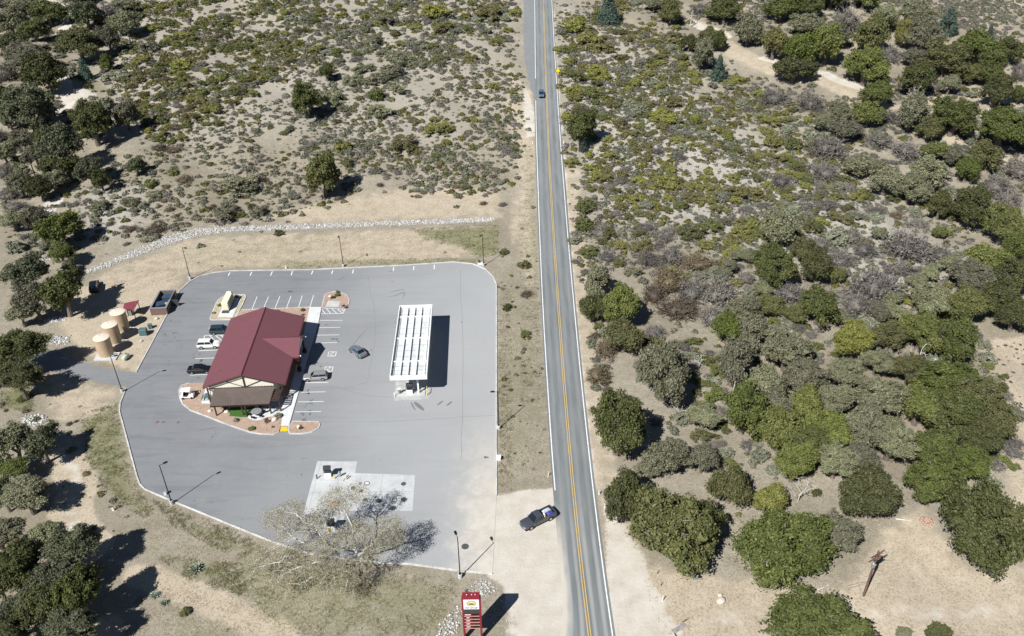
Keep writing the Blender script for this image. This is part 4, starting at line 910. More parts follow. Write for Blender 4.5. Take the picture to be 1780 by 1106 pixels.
# wooden power poles
def wood_pole(base, h, label, mat='darkwood'):
    o = empty('utility_pole', base, 0, label, 'utility pole'); MB().lathe([(.17, -.3), (.11, h)], 10).build('shaft', MAT[mat], o, smooth=True)
    b = MB(); b.box(-1.1, 1.1, -.06, .06, h-.7, h-.55); b.build('crossarm', MAT[mat], o); return o
q = at1(230, 86); wood_pole(q, 10.5, 'tall dark power pole in the scrub at upper left')
q = at1(62, 309); wood_pole(q, 6.5, 'shorter dark power pole at the left edge beside the creek track')
q = at1(1501, 1036); up = empty('utility_pole', q, .5, 'brown wooden pole carrying a transformer bank, beside the lower right dirt track', 'utility pole')
MB().lathe([(.17, -.3), (.12, 9.2)], 12).build('shaft', MAT['wood'], up, smooth=True)
b = MB(); b.box(-1.3, 1.3, -.07, .07, 8.5, 8.66); b.box(-1.1, 1.1, .12, .26, 7.4, 7.55); b.box(-.9, .9, -.25, -.1, 7.9, 8.02); b.build('crossarm', MAT['wood'], up)
b = MB(); b.tube((-1.2, 0, 8.6), (-.1, 0, 7.6), .035, n=5); b.tube((1.2, 0, 8.6), (.1, 0, 7.6), .035, n=5); b.build('brace', MAT['wood'], up)
for x in (-.75, .55, 1.0): MB().lathe([(.2, 0), (.22, .05), (.22, .8), (.1, .88), (.04, 1.05)], 14, (x, .35 if x > 0 else -.32, 6.7)).build('transformer', MAT['galv'], up, smooth=True)
for x in (-1.2, -.6, .6, 1.2): MB().lathe([(.03, 0), (.06, .06), (.03, .12), (.06, .18), (.02, .26)], 8, (x, 0, 8.66)).build('insulator', MAT['greywood'], up)
b = MB(); b.tube((.75, .4, 7.2), (1.6, .6, 7.1), .03, n=5); b.tube((1.6, .6, 7.1), (1.7, .2, 7.6), .03, n=5); b.tube((-.2, .3, 7.0), (.9, .9, 6.9), .03, n=5); b.build('cable', MAT['black'], up)
# guy wire guards and stake beside that pole
for k, (a, c) in enumerate((((1470, 1019), (1503, 1010)), ((1472, 1024), (1507, 1012)))):
    p0 = at1(*a); p1 = at1(*c, 3.0); o = MB().tube((0, 0, 0), tuple(p1-p0), .02, n=5).build('guy_wire', MAT['galv'], None, p0); tag(o, ('upper', 'lower')[k]+' of two thin guy wires running to the brown transformer pole', 'guy wire')

# ---- small signs, markers, covers
q = at1(969.5, 138); ys = empty('warning_sign', q, 0, 'yellow diamond warning sign on a post beside the far highway', 'sign')
MB().tube((0, 0, 0), (0, 0, 2.9), .06, n=6).build('post', MAT['greywood'], ys)
b = MB(); s = .8; b.add([(-s, 0, 2.9), (0, 0, 2.1), (s, 0, 2.9), (0, 0, 3.7), (-s, .03, 2.9), (0, .03, 2.1), (s, .03, 2.9), (0, .03, 3.7)], [(0, 1, 2, 3), (7, 6, 5, 4)]+[(i, 4+i, 4+(i+1) % 4, (i+1) % 4) for i in range(4)]); b.build('panel', MAT['signyellow'], ys, (0, -.08, 0))
def marker(px, py, label, h=1.0, wd=.12, mat='white'):
    q = at1(px, py); o = empty('marker_post', q, 0, label, 'marker post'); MB().box(-wd/2, wd/2, -.04, .04, 0, h).build('post', MAT[mat], o); MB().box(-wd/2+.015, wd/2-.015, -.052, -.04, h-.3, h-.1).build('reflector', MAT['offwhite' if mat != 'white' else 'orange'], o); return o
marker(953, 828, 'white marker post on the verge left of the highway'); marker(1041, 860, 'upper white marker post at the right highway shoulder', .9, .18); marker(1051, 883, 'lower white marker post at the right highway shoulder', .9, .18)
marker(1151.5, 1045, 'white stake standing in the bare strip at lower right', 1.1, .12); marker(980, 249, 'white marker post right of the highway beyond the dark roadside tree', .8, .3); marker(926, 250, 'white marker on the sandy left shoulder', .6, .35)
marker(497, 467, 'small white marker at the far kerb of the lot', .8, .3); marker(197, 888, 'white cap post in the grass left of the lot', .6, .35)
marker(1143, 997, 'short dark stake under the large olive oak', .7, .08, 'darkwood'); marker(1149, 1018, 'thin dark stake in the bare strip at lower right', .7, .08, 'darkwood')
q = at1(867, 799); ub = empty('utility_box', q, 0, 'white utility box on the verge just outside the right kerb', 'utility cabinet'); MB().box(-.35, .35, -.3, .3, 0, .7, .04).build('housing', MAT['white'], ub); MB().box(-.38, .38, -.33, .33, .7, .76).build('lid', MAT['white'], ub)
q = at1(835, 460); ub = empty('utility_box', q, 0, 'white and dark utility box beside the upper right corner light pole', 'utility cabinet'); MB().box(-.6, .6, -.35, .35, 0, .6, .04).build('housing', MAT['offwhite'], ub); MB().box(-.5, .0, -.3, .3, .6, 1.1).build('meter', MAT['darkmetal'], ub)
q = at1(288, 860); ub = empty('utility_box', q, .4, 'small white box on the lower left kerb beside a light pole', 'utility cabinet'); MB().box(-.2, .2, -.2, .2, 0, .8, .03).build('housing', MAT['white'], ub); MB().box(-.22, .22, -.22, .22, .8, .85).build('lid', MAT['galv'], ub)
def cover(px, py, r, label, ring=False, mat='iron'):
    q = plane(np.array(float(px)), np.array(float(py))); o = empty('manhole_cover', (q[0], q[1], LOTZ+.008), 0, label, 'manhole cover', 'round covers set in the paving')
    MB().lathe([(r, 0), (r, .014), (r-.04, .016)], 32).build('lid', MAT[mat], o)
    if ring:
        MB().lathe([(r-.12, .016), (r-.12, .021)], 28).build('inner_disc', MAT['conc'], o)
        for s in (-1, 1): MB().lathe([(r*.28, .021), (r*.28, .027)], 16, (s*r*.34, 0, 0)).build('small_cap', MAT['white'], o)
    else:
        [MB().box(-.09, .09, s*r*.6-.03, s*r*.6+.03, .016, .024).build('lift_slot', MAT['darkmetal'], o) for s in (-1, 1)]
for a in ((638, 840.5, .46, 'pale ringed cover, leftmost of the covers on the diesel slab', True), (701.5, 841.5, .42, 'dark cover in the upper right corner of the diesel slab'), (658.5, 871, .50, 'large dark cover in the middle of the diesel slab'), (686, 869.5, .44, 'pale ringed cover at the edge of the tree shadow', True),
          (702, 869, .50, 'dark cover inside the tree shadow near the slab right edge'), (683, 884, .50, 'dark cover on the lower slab edge in the tree shadow'), (808.5, 950.5, .56, 'dark cover on the asphalt beside the light pole near the price sign'), (626.5, 840.5, .2, 'tiny dark cover beside the leftmost ringed cover'),
          (614, 848.5, .36, 'dark cover at the top fringe of the budding tree'), (628, 853.5, .36, 'dark cover at the upper right fringe of the budding tree'), (634, 869, .36, 'dark cover at the right fringe of the budding tree'), (812, 1028, .34, 'dark cover in the dirt above the price sign')): cover(*a)
for a in ((274, 734, .3, 'rusty lid, left of the pair on the left asphalt'), (284, 734, .3, 'rusty lid, right of the pair on the left asphalt'), (310, 734.8, .3, 'single rusty lid nearer the store on the left asphalt')): cover(*a, mat='rust')
dg = empty('drain_grate', (*plane(np.array(504.5), np.array(507.)), LOTZ+.006), 0, 'small dark drain grate in the asphalt behind the store', 'drain'); MB().box(-.5, .5, -.3, .3, 0, .014).build('frame', MAT['darkmetal'], dg)
b = MB(); [b.box(-.42+k*.14, -.36+k*.14, -.24, .24, .014, .02) for k in range(7)]; b.build('bars', MAT['galv'], dg)

# ---- things in front of the store
def patio_set(loc, rz, label):
    o = empty('patio_table', loc, rz, label, 'patio table')
    MB().lathe([(.95, .72), (.95, .76), (.9, .77)], 28).build('table_top', MAT['galv'], o); MB().lathe([(.3, 0), (.06, .05), (.06, .72)], 12).build('pedestal', MAT['black'], o)
    return o
q = plane(np.array(447.), np.array(722.)); patio_set((q[0], q[1], LOTZ+.17), 0, 'round dark metal table on the white patio beside the turf')
for k in range(6):
    a = k*1.047+.3; o = empty('patio_chair', (q[0]+1.35*math.cos(a), q[1]+1.35*math.sin(a), LOTZ+.17), a+math.pi/2, 'dark metal chair drawn up to the round patio table', 'chair', 'chairs round the patio table')
    MB().box(-.25, .25, -.25, .25, .42, .46).build('seat', MAT['black'], o); MB().box(-.25, .25, -.27, -.23, .46, .9).build('backrest', MAT['black'], o)
    for x in (-.22, .22):
        for y in (-.22, .22): MB().tube((x, y, 0), (x*.95, y*.95, .42), .02, n=5).build('leg', MAT['black'], o)
def picnic(px, py, rz, label, mat):
    q = plane(np.array(float(px)), np.array(float(py))); o = empty('picnic_table', (q[0], q[1], LOTZ+.17), rz, label, 'picnic table')
    MB().box(-.4, .4, -.75, .75, .72, .77).build('table_top', MAT[mat], o)
    for s in (-1, 1): MB().box(s*.75-.14, s*.75+.14, -.75, .75, .43, .47).build('bench', MAT[mat], o); MB().box(-.8, .8, s*.5-.03, s*.5+.03, .0, .06).build('foot', MAT['galv'], o); MB().box(-.05, .05, s*.5-.04, s*.5+.04, .06, .72).build('leg', MAT['galv'], o)
picnic(360.5, 695, .1, 'blue green picnic table on the small white pad left of the porch', 'teal')
q = at1(327.5, 692); ct = empty('utility_cart', (q.x, q.y, LOTZ+.13), -1.48, 'small white roofed utility cart parked on the pink gravel', 'cart')
# cart faces local +y
MB().box(-.58, .58, -1.15, 1.15, .28, .5, .04).build('chassis', MAT['white'], ct); MB().box(-.55, .55, .62, 1.15, .5, .95, .06).build('cowl', MAT['white'], ct); MB().box(-.62, .62, -1.0, .75, 1.78, 1.86, .03).build('roof', MAT['white'], ct)
for x in (-.54, .54):
    for y in (-.9, .62): MB().box(x-.03, x+.03, y-.03, y+.03, .5, 1.78).build('roof_post', MAT['white'], ct)
    for y in (-.75, .8): wl = MB().tube((x-.09, y, .24), (x+.09, y, .24), .24, n=16).build('wheel', MAT['rubber'], ct)
MB().box(-.5, .5, -.55, .0, .5, .78, .04).build('seat', MAT['black'], ct); MB().box(-.5, .5, -.62, -.52, .78, 1.25).build('backrest', MAT['black'], ct); MB().box(-.52, .52, -1.15, -.65, .5, .85, .03).build('cargo_box', MAT['white'], ct)
b = MB(); b.tube((.25, .7, .9), (.25, .45, 1.1), .02, n=6); b.lathe([(.16, 0), (.18, .015), (.16, .03)], 16, (.25, .43, 1.1)); b.build('steering_wheel', MAT['black'], ct)
sd_ = at1(400+890/13.825, 690+620/13.825, .1); sb = empty('signboard', (sd_.x, sd_.y, LOTZ+.13), .7, 'small brown A-frame board on the gravel below the porch', 'signboard')
b = MB(); b.slab([(-.35, -.3, 0), (.35, -.3, 0), (.35, 0, 1.0), (-.35, 0, 1.0)], .04); b.build('front_panel', MAT['wood'], sb); b = MB(); b.slab([(.35, .3, 0), (-.35, .3, 0), (-.35, .02, 1.0), (.35, .02, 1.0)], .04); b.build('back_panel', MAT['wood'], sb)
q = plane(np.array(480+362/9.217), np.array(560+660/9.217)); pm = empty('propane_rack', (q[0], q[1], LOTZ+.15), 0, 'rack with an orange panel in the shade beside the store entrance', 'rack'); MB().box(-.5, .5, -.35, .35, 0, 1.5, .03).build('cage', MAT['darkmetal'], pm); MB().box(-.45, .45, -.37, -.35, .3, 1.35).build('front_panel', MAT['orange'], pm)

# ------------------------------------------------------------------ vehicles (local: +x forward, z up)
PAINT = {}
def car(loc, yaw, label, cat, color, L=4.7, W=1.85, H=1.5, kind='sedan', wr=.33, metal=.0, group=None, roofc=None):
    nm = {'sedan': 'parked_car', 'suv': 'parked_car', 'wagon': 'parked_car', 'pickup': 'pickup_truck'}[kind]
    o = empty(nm, loc, yaw, label, cat, group)
    key = str(color)+str(metal)
    if key not in PAINT: PAINT[key] = paint('car paint '+str(len(PAINT)), color, .8, metal, .3)
    pm = PAINT[key]; rm = pm
    hl = L/2; hw = W/2
    if kind == 'sedan': st = [(-1, .52, .78, .82), (-.97, .34, .92, .93), (-.80, .27, .97, .985), (-.62, .25, .96, 1), (-.2, .24, .93, 1), (.25, .24, .91, 1), (.45, .25, .88, .99), (.75, .27, .80, .97), (.93, .30, .70, .91), (1, .38, .58, .80)]; belt = .92; cab = [(-.72, 0), (-.42, 1), (.08, 1), (.42, 0)]
    elif kind == 'suv': st = [(-1, .45, .95, .88), (-.98, .36, 1.0, .95), (-.8, .30, 1.02, .99), (-.3, .28, 1.01, 1), (.3, .28, 1.0, 1), (.45, .29, .99, .99), (.75, .31, .95, .97), (.94, .34, .86, .92), (1, .42, .72, .82)]; belt = 1.0; cab = [(-.97, 0), (-.84, 1), (.16, 1), (.46, 0)]
    elif kind == 'wagon': st = [(-1, .42, .88, .85), (-.97, .32, .95, .94), (-.8, .27, .96, .99), (-.3, .25, .95, 1), (.2, .25, .93, 1), (.4, .26, .90, .99), (.75, .28, .83, .97), (.94, .31, .74, .91), (1, .40, .62, .80)]; belt = .93; cab = [(-.96, 0), (-.84, 1), (.06, 1), (.38, 0)]
    else: st = [(-1, .55, 1.0, .96), (-.985, .45, 1.05, .98), (-.8, .42, 1.06, .99), (-.2, .40, 1.06, 1), (.25, .40, 1.05, 1), (.42, .40, 1.05, .99), (.75, .42, 1.02, .98), (.94, .45, .95, .95), (1, .52, .82, .88)]; belt = 1.05; cab = [(-.16, 0), (-.12, 1), (.20, 1), (.44, 0)]
    # body: loft of 10 point sections
    b = MB(); n = 10; vs = []
    bed0, bed1 = -.955*hl, -.19*hl
    for x, z0, z1, wf in st:
        w_ = hw*wf
        m = z0+(z1-z0)*.62
        vs += [(x*hl, s, z) for s, z in ((-w_*.86, z0), (-w_*.97, z0+.08), (-w_, m), (-w_*.965, z1-.07), (-w_*.86, z1), (w_*.86, z1), (w_*.965, z1-.07), (w_, m), (w_*.97, z0+.08), (w_*.86, z0))]
    k = len(st); fs = [tuple(range(n)), tuple(range(k*n-1, (k-1)*n-1, -1))]
    for i in range(k-1):
        for j in range(n): fs.append((i*n+j, (i+1)*n+j, (i+1)*n+(j+1) % n, i*n+(j+1) % n))
    b.add(vs, fs); me = b.mesh('body', True)
    bm = bmesh.new(); bm.from_mesh(me); bmesh.ops.recalc_face_normals(bm, faces=bm.faces); bm.to_mesh(me); bm.free()
    link('body', me, o, pm)
    # greenhouse
    w0, w1 = hw*.93, hw*.74
    xa0, xa1, xb1, xb0 = [c[0]*hl for c in cab]; z0 = belt-.06; z1 = H-.05
    P = {'bl': (xa0, w0*.95, z0), 'br': (xa0, -w0*.95, z0), 'fl': (xb0, w0*.93, z0-.03), 'fr': (xb0, -w0*.93, z0-.03), 'tbl': (xa1, w1*.96, z1), 'tbr': (xa1, -w1*.96, z1), 'tfl': (xb1, w1, z1), 'tfr': (xb1, -w1, z1)}
    xm_ = (xb1+xa1)/2*.6+.4*xb0*.3
    b = MB(); v = [P[q] for q in ('bl', 'br', 'fr', 'fl', 'tbl', 'tbr', 'tfr', 'tfl')]
    b.add(v, [(0, 1, 5, 4), (1, 2, 6, 5), (2, 3, 7, 6), (3, 0, 4, 7), (4, 5, 6, 7)]); me = b.mesh('cabin_glass')
    bm = bmesh.new(); bm.from_mesh(me); bmesh.ops.recalc_face_normals(bm, faces=bm.faces); bm.to_mesh(me); bm.free()
    link('windows', me, o, MAT['glass'])
    b = MB(); vs = []   # roof skin, slightly crowned
    xs = np.linspace(xa1-.06, xb1+.05, 6); ysr = np.linspace(-1, 1, 5)
    for i, x in enumerate(xs):
        f = i/5
        for yv in ysr: vs.append((x, yv*(w1*.985+.015), z1+.012+.05*(1-yv*yv)*math.sin(math.pi*(.15+.7*f))))
    fs = [(i*5+j, (i+1)*5+j, (i+1)*5+j+1, i*5+j+1) for i in range(5) for j in range(4)]
    m0 = len(vs); vs += [(p[0], p[1], p[2]-.05) for p in vs[:]]
    fs += [(m0+a, m0+d, m0+c, m0+bb) for a, bb, c, d in fs[:]]
    edge = [0, 5, 10, 15, 20, 25, 26, 27, 28, 29, 24, 19, 14, 9, 4, 3, 2, 1]
    fs += [(edge[i], edge[(i+1) % 18], m0+edge[(i+1) % 18], m0+edge[i]) for i in range(18)]
    b.add(vs, fs); me = b.mesh('roof', True); bm = bmesh.new(); bm.from_mesh(me); bmesh.ops.recalc_face_normals(bm, faces=bm.faces); bm.to_mesh(me); bm.free(); link('roof', me, o, rm)
    for s, sd2 in (('l', 1), ('r', -1)):
        b = MB()
        for a, c in (('b'+s, 'tb'+s), ('f'+s, 'tf'+s)): b.tube(Vector(P[a])+Vector((0, sd2*.012, 0)), Vector(P[c])+Vector((0, sd2*.012, 0)), .045, n=5)
        mlo = Vector(P['b'+s]).lerp(Vector(P['f'+s]), .52); mhi = Vector(P['tb'+s]).lerp(Vector(P['tf'+s]), .55); b.tube(mlo+Vector((0, sd2*.012, 0)), mhi+Vector((0, sd2*.012, 0)), .035, n=5)
        b.build('pillars', pm, o)
        b = MB(); b.box(xb0*.86-.07, xb0*.86+.07, sd2*(hw+.02)-.1, sd2*(hw+.02)+.1, belt-.02, belt+.14, .02); b.build('mirror', pm, o)
        zf = [q for q in st if q[0] == 1][0]
        b = MB(); b.box(hl*.945, hl*.99, sd2*hw*.66-.17, sd2*hw*.66+.17, zf[2]-.10, zf[2]+.06, .02); b.build('headlight', MAT['lamp_white'], o)
        b = MB(); b.box(-hl*1.0-.005, -hl*.97, sd2*hw*.70-.13, sd2*hw*.70+.13, st[0][2]-.2, st[0][2]+.03, .02); b.build('taillight', MAT['lamp_red'], o)
        for xw in (-.60, .60):
            x = xw*hl; b = MB(); y0, y1 = sorted((sd2*(hw-.20), sd2*(hw+.005)))
            b.tube((x, y0, wr), (x, y1, wr), wr, n=20); wl = b.build('wheel', MAT['rubber'], o)
            b = MB(); yy = sd2*(hw+.006); b.tube((x, yy-.01*sd2, wr), (x, yy+.012*sd2, wr), wr*.62, n=16); b.build('rim', MAT['rim'], wl)
            b = MB(); b.tube((x, sd2*(hw-.25), wr+.02), (x, sd2*(hw+.0025), wr+.02), wr*1.16, n=20); b.build('wheel_arch', MAT['black'], o)
    b = MB(); b.box(hl*.98, hl*1.0, -hw*.45, hw*.45, .42, .58); b.build('grille', MAT['black'], o)
    b = MB(); b.box(-hl*.93, hl*.93, -hw*.84, hw*.84, .2, .3); b.build('underbody', MAT['black'], o)
    if kind == 'pickup':
        b = MB(); b.box(bed0+.05, bed1, -hw*.80, hw*.80, belt+.006, belt+.012); b.build('bed_floor', MAT['black'], o)
        for s in (-1, 1): y0, y1 = sorted((s*hw*.80, s*hw*.97)); MB().box(bed0, bed1, y0, y1, belt-.05, belt+.28, .02).build('bed_side', pm, o)
        MB().box(bed0-.06, bed0+.03, -hw*.78, hw*.78, belt-.1, belt+.26, .02).build('tailgate', pm, o); MB().box(bed1-.02, bed1+.06, -hw*.80, hw*.80, belt, belt+.3).build('bed_front', MAT['black'], o)
    return o
GY = BAX
q = at1(363.2, 598.5, .6); car((q.x, q.y, LOTZ), GY, 'white SUV parked nose in to the store left side, beside the hatched bay', 'car', (.78, .78, .77), 4.5, 1.86, 1.62, 'suv', group='cars parked beside the store')
q = at1(384.5, 574.5, .6); car((q.x, q.y, LOTZ), GY, 'dark teal SUV parked nose in, nearest the generator island', 'car', (.018, .045, .06), 4.5, 1.85, 1.65, 'suv', group='cars parked beside the store')
q = at1(348, 642, .6); car((q.x, q.y, LOTZ), GY, 'black sedan parked nose in at the near left side of the store', 'car', (.006, .007, .012), 4.75, 1.85, 1.46, 'sedan', group='cars parked beside the store')
q = at1(548, 654.5, .6); car((q.x, q.y, LOTZ), math.pi+.10, 'silver wagon parked facing the shaded store front', 'car', (.40, .40, .40), 4.75, 1.83, 1.5, 'wagon', metal=.4)
a0 = at1(609, 601, .6); a1 = at1(634.5, 620.5, .6); car(((a0.x+a1.x)/2, (a0.y+a1.y)/2, LOTZ), math.atan2(a0.y-a1.y, a0.x-a1.x), 'grey blue sedan driving across the open lot', 'car', (.20, .235, .28), 4.6, 1.83, 1.46, 'sedan', metal=.3)
a0 = at1(904.5, 916, .7); a1 = at1(964.5, 887, .7); pk = car(((a0.x+a1.x)/2, (a0.y+a1.y)/2, float(ground_h(a0.x, a0.y))+.02), math.atan2(a0.y-a1.y, a0.x-a1.x), 'dark grey pickup truck with a loaded bed turning off the highway', 'pickup truck', (.075, .085, .105), 5.9, 1.98, 1.86, 'pickup', .40, .2)
def in_bed(name, label, cat, mat, x, y, sx, sy, sz, rz=0.0):
    """cargo with a crumpled top, lying in the pickup bed"""
    n = 8; vs = []; r2 = np.random.default_rng(int(abs(x*100)+sx*37)); 
    for i in range(n):
        for j in range(n):
            u, v = i/(n-1), j/(n-1); e = (math.sin(math.pi*u)*math.sin(math.pi*v))**.4
            vs.append(((u-.5)*sx, (v-.5)*sy, sz*e*(.75+.35*r2.random())))
    fs = [(i*n+j, (i+1)*n+j, (i+1)*n+j+1, i*n+j+1) for i in range(n-1) for j in range(n-1)]
    me = MB().add(vs, fs).mesh(name, True); o = link(name, me, None, MAT[mat])
    m = pk.matrix_basis if False else Matrix.Translation(pk.location) @ Matrix.Rotation(pk.rotation_euler.z, 4, 'Z')
    p = m @ Vector((x, y, 1.065)); o.location = p; o.rotation_euler.z = pk.rotation_euler.z+rz; return tag(o, label, cat)
in_bed('tarp', 'crumpled blue tarp in the back of the pickup bed', 'tarp', 'bluetarp', -2.0, .35, 1.1, .75, .35); in_bed('cargo_bag', 'pale silver bags lying along the right side of the pickup bed', 'bag', 'silvertarp', -1.8, -.35, 1.5, .6, .4)
in_bed('cargo_bag', 'small white bag behind the pickup cab', 'bag', 'white', -.95, .3, .45, .45, .45); in_bed('cargo_bag', 'small yellowish bag at the front left of the pickup bed', 'bag', 'paleyellow', -.85, .62, .35, .3, .35)
q = at1(941, 164, .6); a0 = at1(941.6, 172); a1 = at1(940.5, 152); car((q.x, q.y, q.z-.6+.05), math.atan2(a0.y-a1.y, a0.x-a1.x), 'blue grey car driving down the far highway', 'car', (.11, .18, .27), 4.6, 1.85, 1.55, 'suv', metal=.3)
q = at1(163.5, 497, .8); car((q.x, q.y, float(ground_h(q.x, q.y))+.02), 1.9, 'black SUV parked on dirt in the tree shade above the tanks', 'car', (.006, .007, .009), 4.9, 1.95, 1.85, 'suv', .38)


# ------------------------------------------------------------------ rocks
def icos(sub=1):
    bm = bmesh.new(); bmesh.ops.create_icosphere(bm, subdivisions=sub, radius=1.0); v = np.array([x.co[:] for x in bm.verts]); f = np.array([[q.index for q in x.verts] for x in bm.faces]); bm.free(); return v, f
IV1, IF1 = icos(1); IV2, IF2 = icos(2)
def rocks(name, poly, dens, r0, r1, label, mat, n=None, seed=3):
    g = np.random.default_rng(seed); P = np.array(poly); lo, hi = P.min(0), P.max(0)
    A = .5*abs(np.dot(P[:, 0], np.roll(P[:, 1], 1))-np.dot(P[:, 1], np.roll(P[:, 0], 1)))
    N = int(A*dens*((hi-lo).prod()/A)); c = g.uniform(lo, hi, (N, 2)); d = sdist(c, P); c = c[d < g.normal(-.08, .22, N)]
    N = len(c); r = r0*.7+(r1*1.1-r0*.7)*g.random(N)**2.2; z = ground_h(c[:, 0], c[:, 1])+r*.25
    s = r[:, None]*g.uniform(.7, 1.25, (N, 3)); s[:, 2] *= .75
    V = IV1[None]*(1+g.normal(0, .17, (N, len(IV1), 1)))*s[:, None, :]
    a = g.uniform(0, 6.28, N); ca, sa = np.cos(a)[:, None], np.sin(a)[:, None]
    V = np.stack([V[..., 0]*ca-V[..., 1]*sa, V[..., 0]*sa+V[..., 1]*ca, V[..., 2]], -1)
    V[..., 0] += c[:, 0:1]; V[..., 1] += c[:, 1:2]; V[..., 2] += z[:, None]
    F = IF1[None]+(np.arange(N)*len(IV1))[:, None, None]
    me = mesh_np(name, V.reshape(-1, 3), [F.reshape(-1, 3)], {'v': ('FACE', np.repeat(g.random(N), len(IF1)))})
    o = link(name, me, None, mat); return tag(o, label, 'rocks', None, 'stuff')
t = NT('white quarry rock'); n = t.noise(5, 3, .6); c = t.mix(t.ramp(t.attr('v'), 0, .35), (.26, .23, .19), t.mix(t.attr('v'), (.32, .325, .335), (.60, .595, .58))); c = t.mix(t.math('MULTIPLY', t.ramp(n, .55, .8), .35), c, (.35, .32, .28)); t.base(c); t.p.inputs['Roughness'].default_value = .9; MAT['rock'] = t.m
rocks('riprap', ROCKS[0], 26, .08, .21, 'long curving band of white riprap rock above the far kerb', MAT['rock'], seed=4)
wp = lambda pts: [tuple(p) for p in at(*np.array(pts, float).T)[:, :2]]
rocks('riprap', wp([(36, 726), (55, 720), (78, 723), (80, 733), (62, 741), (40, 738)]), 26, .09, .22, 'lone oval patch of white rock at the left below the drive', MAT['rock'], seed=5)
rocks('riprap', wp([(86, 590), (98, 584), (120, 586), (122, 594), (108, 602), (88, 599)]), 26, .09, .22, 'small white rock patch left of the tan tanks', MAT['rock'], seed=6)
rocks('riprap', wp([(78, 555), (95, 549), (115, 550), (116, 557), (98, 562), (80, 562)]), 26, .09, .22, 'white rock patch below the dark oaks at left', MAT['rock'], seed=7)
rocks('riprap', wp([(64, 448), (78, 443), (92, 446), (88, 452), (68, 455)]), 26, .08, .2, 'tiny white rock patch among the left oaks', MAT['rock'], seed=8)
rocks('riprap', wp([(832, 1004), (850, 1006), (866, 1026), (846, 1036), (822, 1038), (812, 1030)]), 20, .07, .19, 'white rock scatter above the price sign', MAT['rock'], seed=9)
rocks('riprap', wp([(798, 1052), (803, 1075), (790, 1106), (760, 1106), (762, 1092), (778, 1070)]), 24, .07, .2, 'white rock band left of the price sign', MAT['rock'], seed=10)
rocks('riprap', wp([(76, 352), (90, 352), (98, 368), (84, 384), (72, 372)]), 3, .1, .28, 'white stones in the pale wash below the dark pole', MAT['rock'], seed=11)
rocks('gravel', wp([(840, 1000), (880, 1030), (900, 1075), (880, 1106), (845, 1106), (845, 1040)]), 2.2, .04, .12, 'loose pebbles on the slope beside the price sign', MAT['rock'], seed=12)
def boulder(px, py, r, label, seed, zb=.13, mat='boulder'):
    g = np.random.default_rng(seed); q = at1(px, py); V = IV2*(1+.16*np.sin(IV2@g.normal(0, 2.2, 3)+g.random()*6)[:, None]+g.normal(0, .04, (len(IV2), 1)))*np.array([1.1, .9, .72])*r
    o = link('boulder', mesh_np('boulder', V, [IF2], None, True), None, MAT[mat], (q.x, q.y, zb+r*.3)); o.rotation_euler.z = g.random()*6; return tag(o, label, 'boulder', None)
for i, a in enumerate(((345.5, 683, .38, 'pale boulder beside the white cart'), (365, 716, .4, 'pale boulder on pink gravel left of the lean-to posts'), (394, 718, .42, 'pale boulder at the left end of the green turf'), (477.5, 731, .5, 'pale boulder beside the walk near the yellow paving'),
                       (520, 743.5, .42, 'pale boulder in the small gravel island by the yellow paving'), (574, 517, .4, 'pale boulder in the rounded far gravel island'), (136.5, 474, .55, 'pale boulder at the left tip of the white riprap band', ), (272, 555, .4, 'pale stone beside the dumpster enclosure'), (245, 594, .35, 'pale stone in front of the transformer cabinet'),
                       (1253, 1045, .55, 'white boulder, larger of two on the bare ground at lower right'), (1252, 1036, .35, 'white boulder, smaller of two on the bare ground at lower right'), (927, 204, .5, 'pale rock among the scrub left of the far highway'))):
    boulder(a[0], a[1], a[2], a[3], 30+i, .13 if i < 6 else .02)
# fire ring of pinkish stones
fr = empty('fire_ring', at1(1610, 907), 0, 'ring of pinkish stones on the bare ground at right', 'fire ring'); g = np.random.default_rng(5)
MAT['pinkrock'] = flat('pinkish stone', (.42, .26, .20), .9, var=.3)
for k in range(11):
    a = k*.571; V = IV1*(1+g.normal(0, .14, (len(IV1), 1)))*np.array([.34, .26, .24]); link('stone', mesh_np('stone', V, [IF1]), fr, MAT['pinkrock'], (.72*math.cos(a), .72*math.sin(a), .12))
# fallen timber and a collapsed panel
def log(p0, p1, r, label, mat='greywood', h=.15):
    a = at1(*p0, h); b_ = at1(*p1, h); d = b_-a; b = MB(); m = d*.5+Vector((.02*d.y, -.02*d.x, .05)); b.tube((0, 0, 0), m, r, r*.85, 8); b.tube(m, d, r*.85, r*.55, 8); b.tube(d*.6+Vector((0, 0, .1)), d*.6+Vector((d.y*.15, -d.x*.15, .5)), r*.4, r*.2, 6)
    return tag(b.build('fallen_log', MAT[mat], None, a), label, 'log')
log((1417, 1027), (1441, 1017), .09, 'thin pale stick on the bare ground below the big oak', 'pale_bark'); log((723, 311), (741, 318), .12, 'pale fallen branch on the bare slope above the riprap', 'pale_bark'); log((728, 320), (738, 309), .1, 'second pale branch crossing it on the bare slope above the riprap', 'pale_bark')
log((1557, 902), (1585, 906), .1, 'pale stick left of the fire ring', 'pale_bark'); log((1583, 880), (1600, 871), .12, 'grey fallen branch under the oak behind the fire ring')
pn = empty('fallen_timber', at1(1180, 1092, .1), .55, 'grey boards lying flat with a snapped post at lower right', 'boards')
b = MB(); [b.box(-1.1, 1.1, -.35+k*.24, -.15+k*.24, 0, .06) for k in range(3)]; b.build('boards', MAT['greywood'], pn); MB().tube((-1.1, -.4, .1), (-1.3, -1.2, .1), .06, n=6).build('post', MAT['darkwood'], pn); MB().tube((.9, .4, .1), (1.3, .1, .9), .05, n=6).build('post', MAT['wood'], pn)
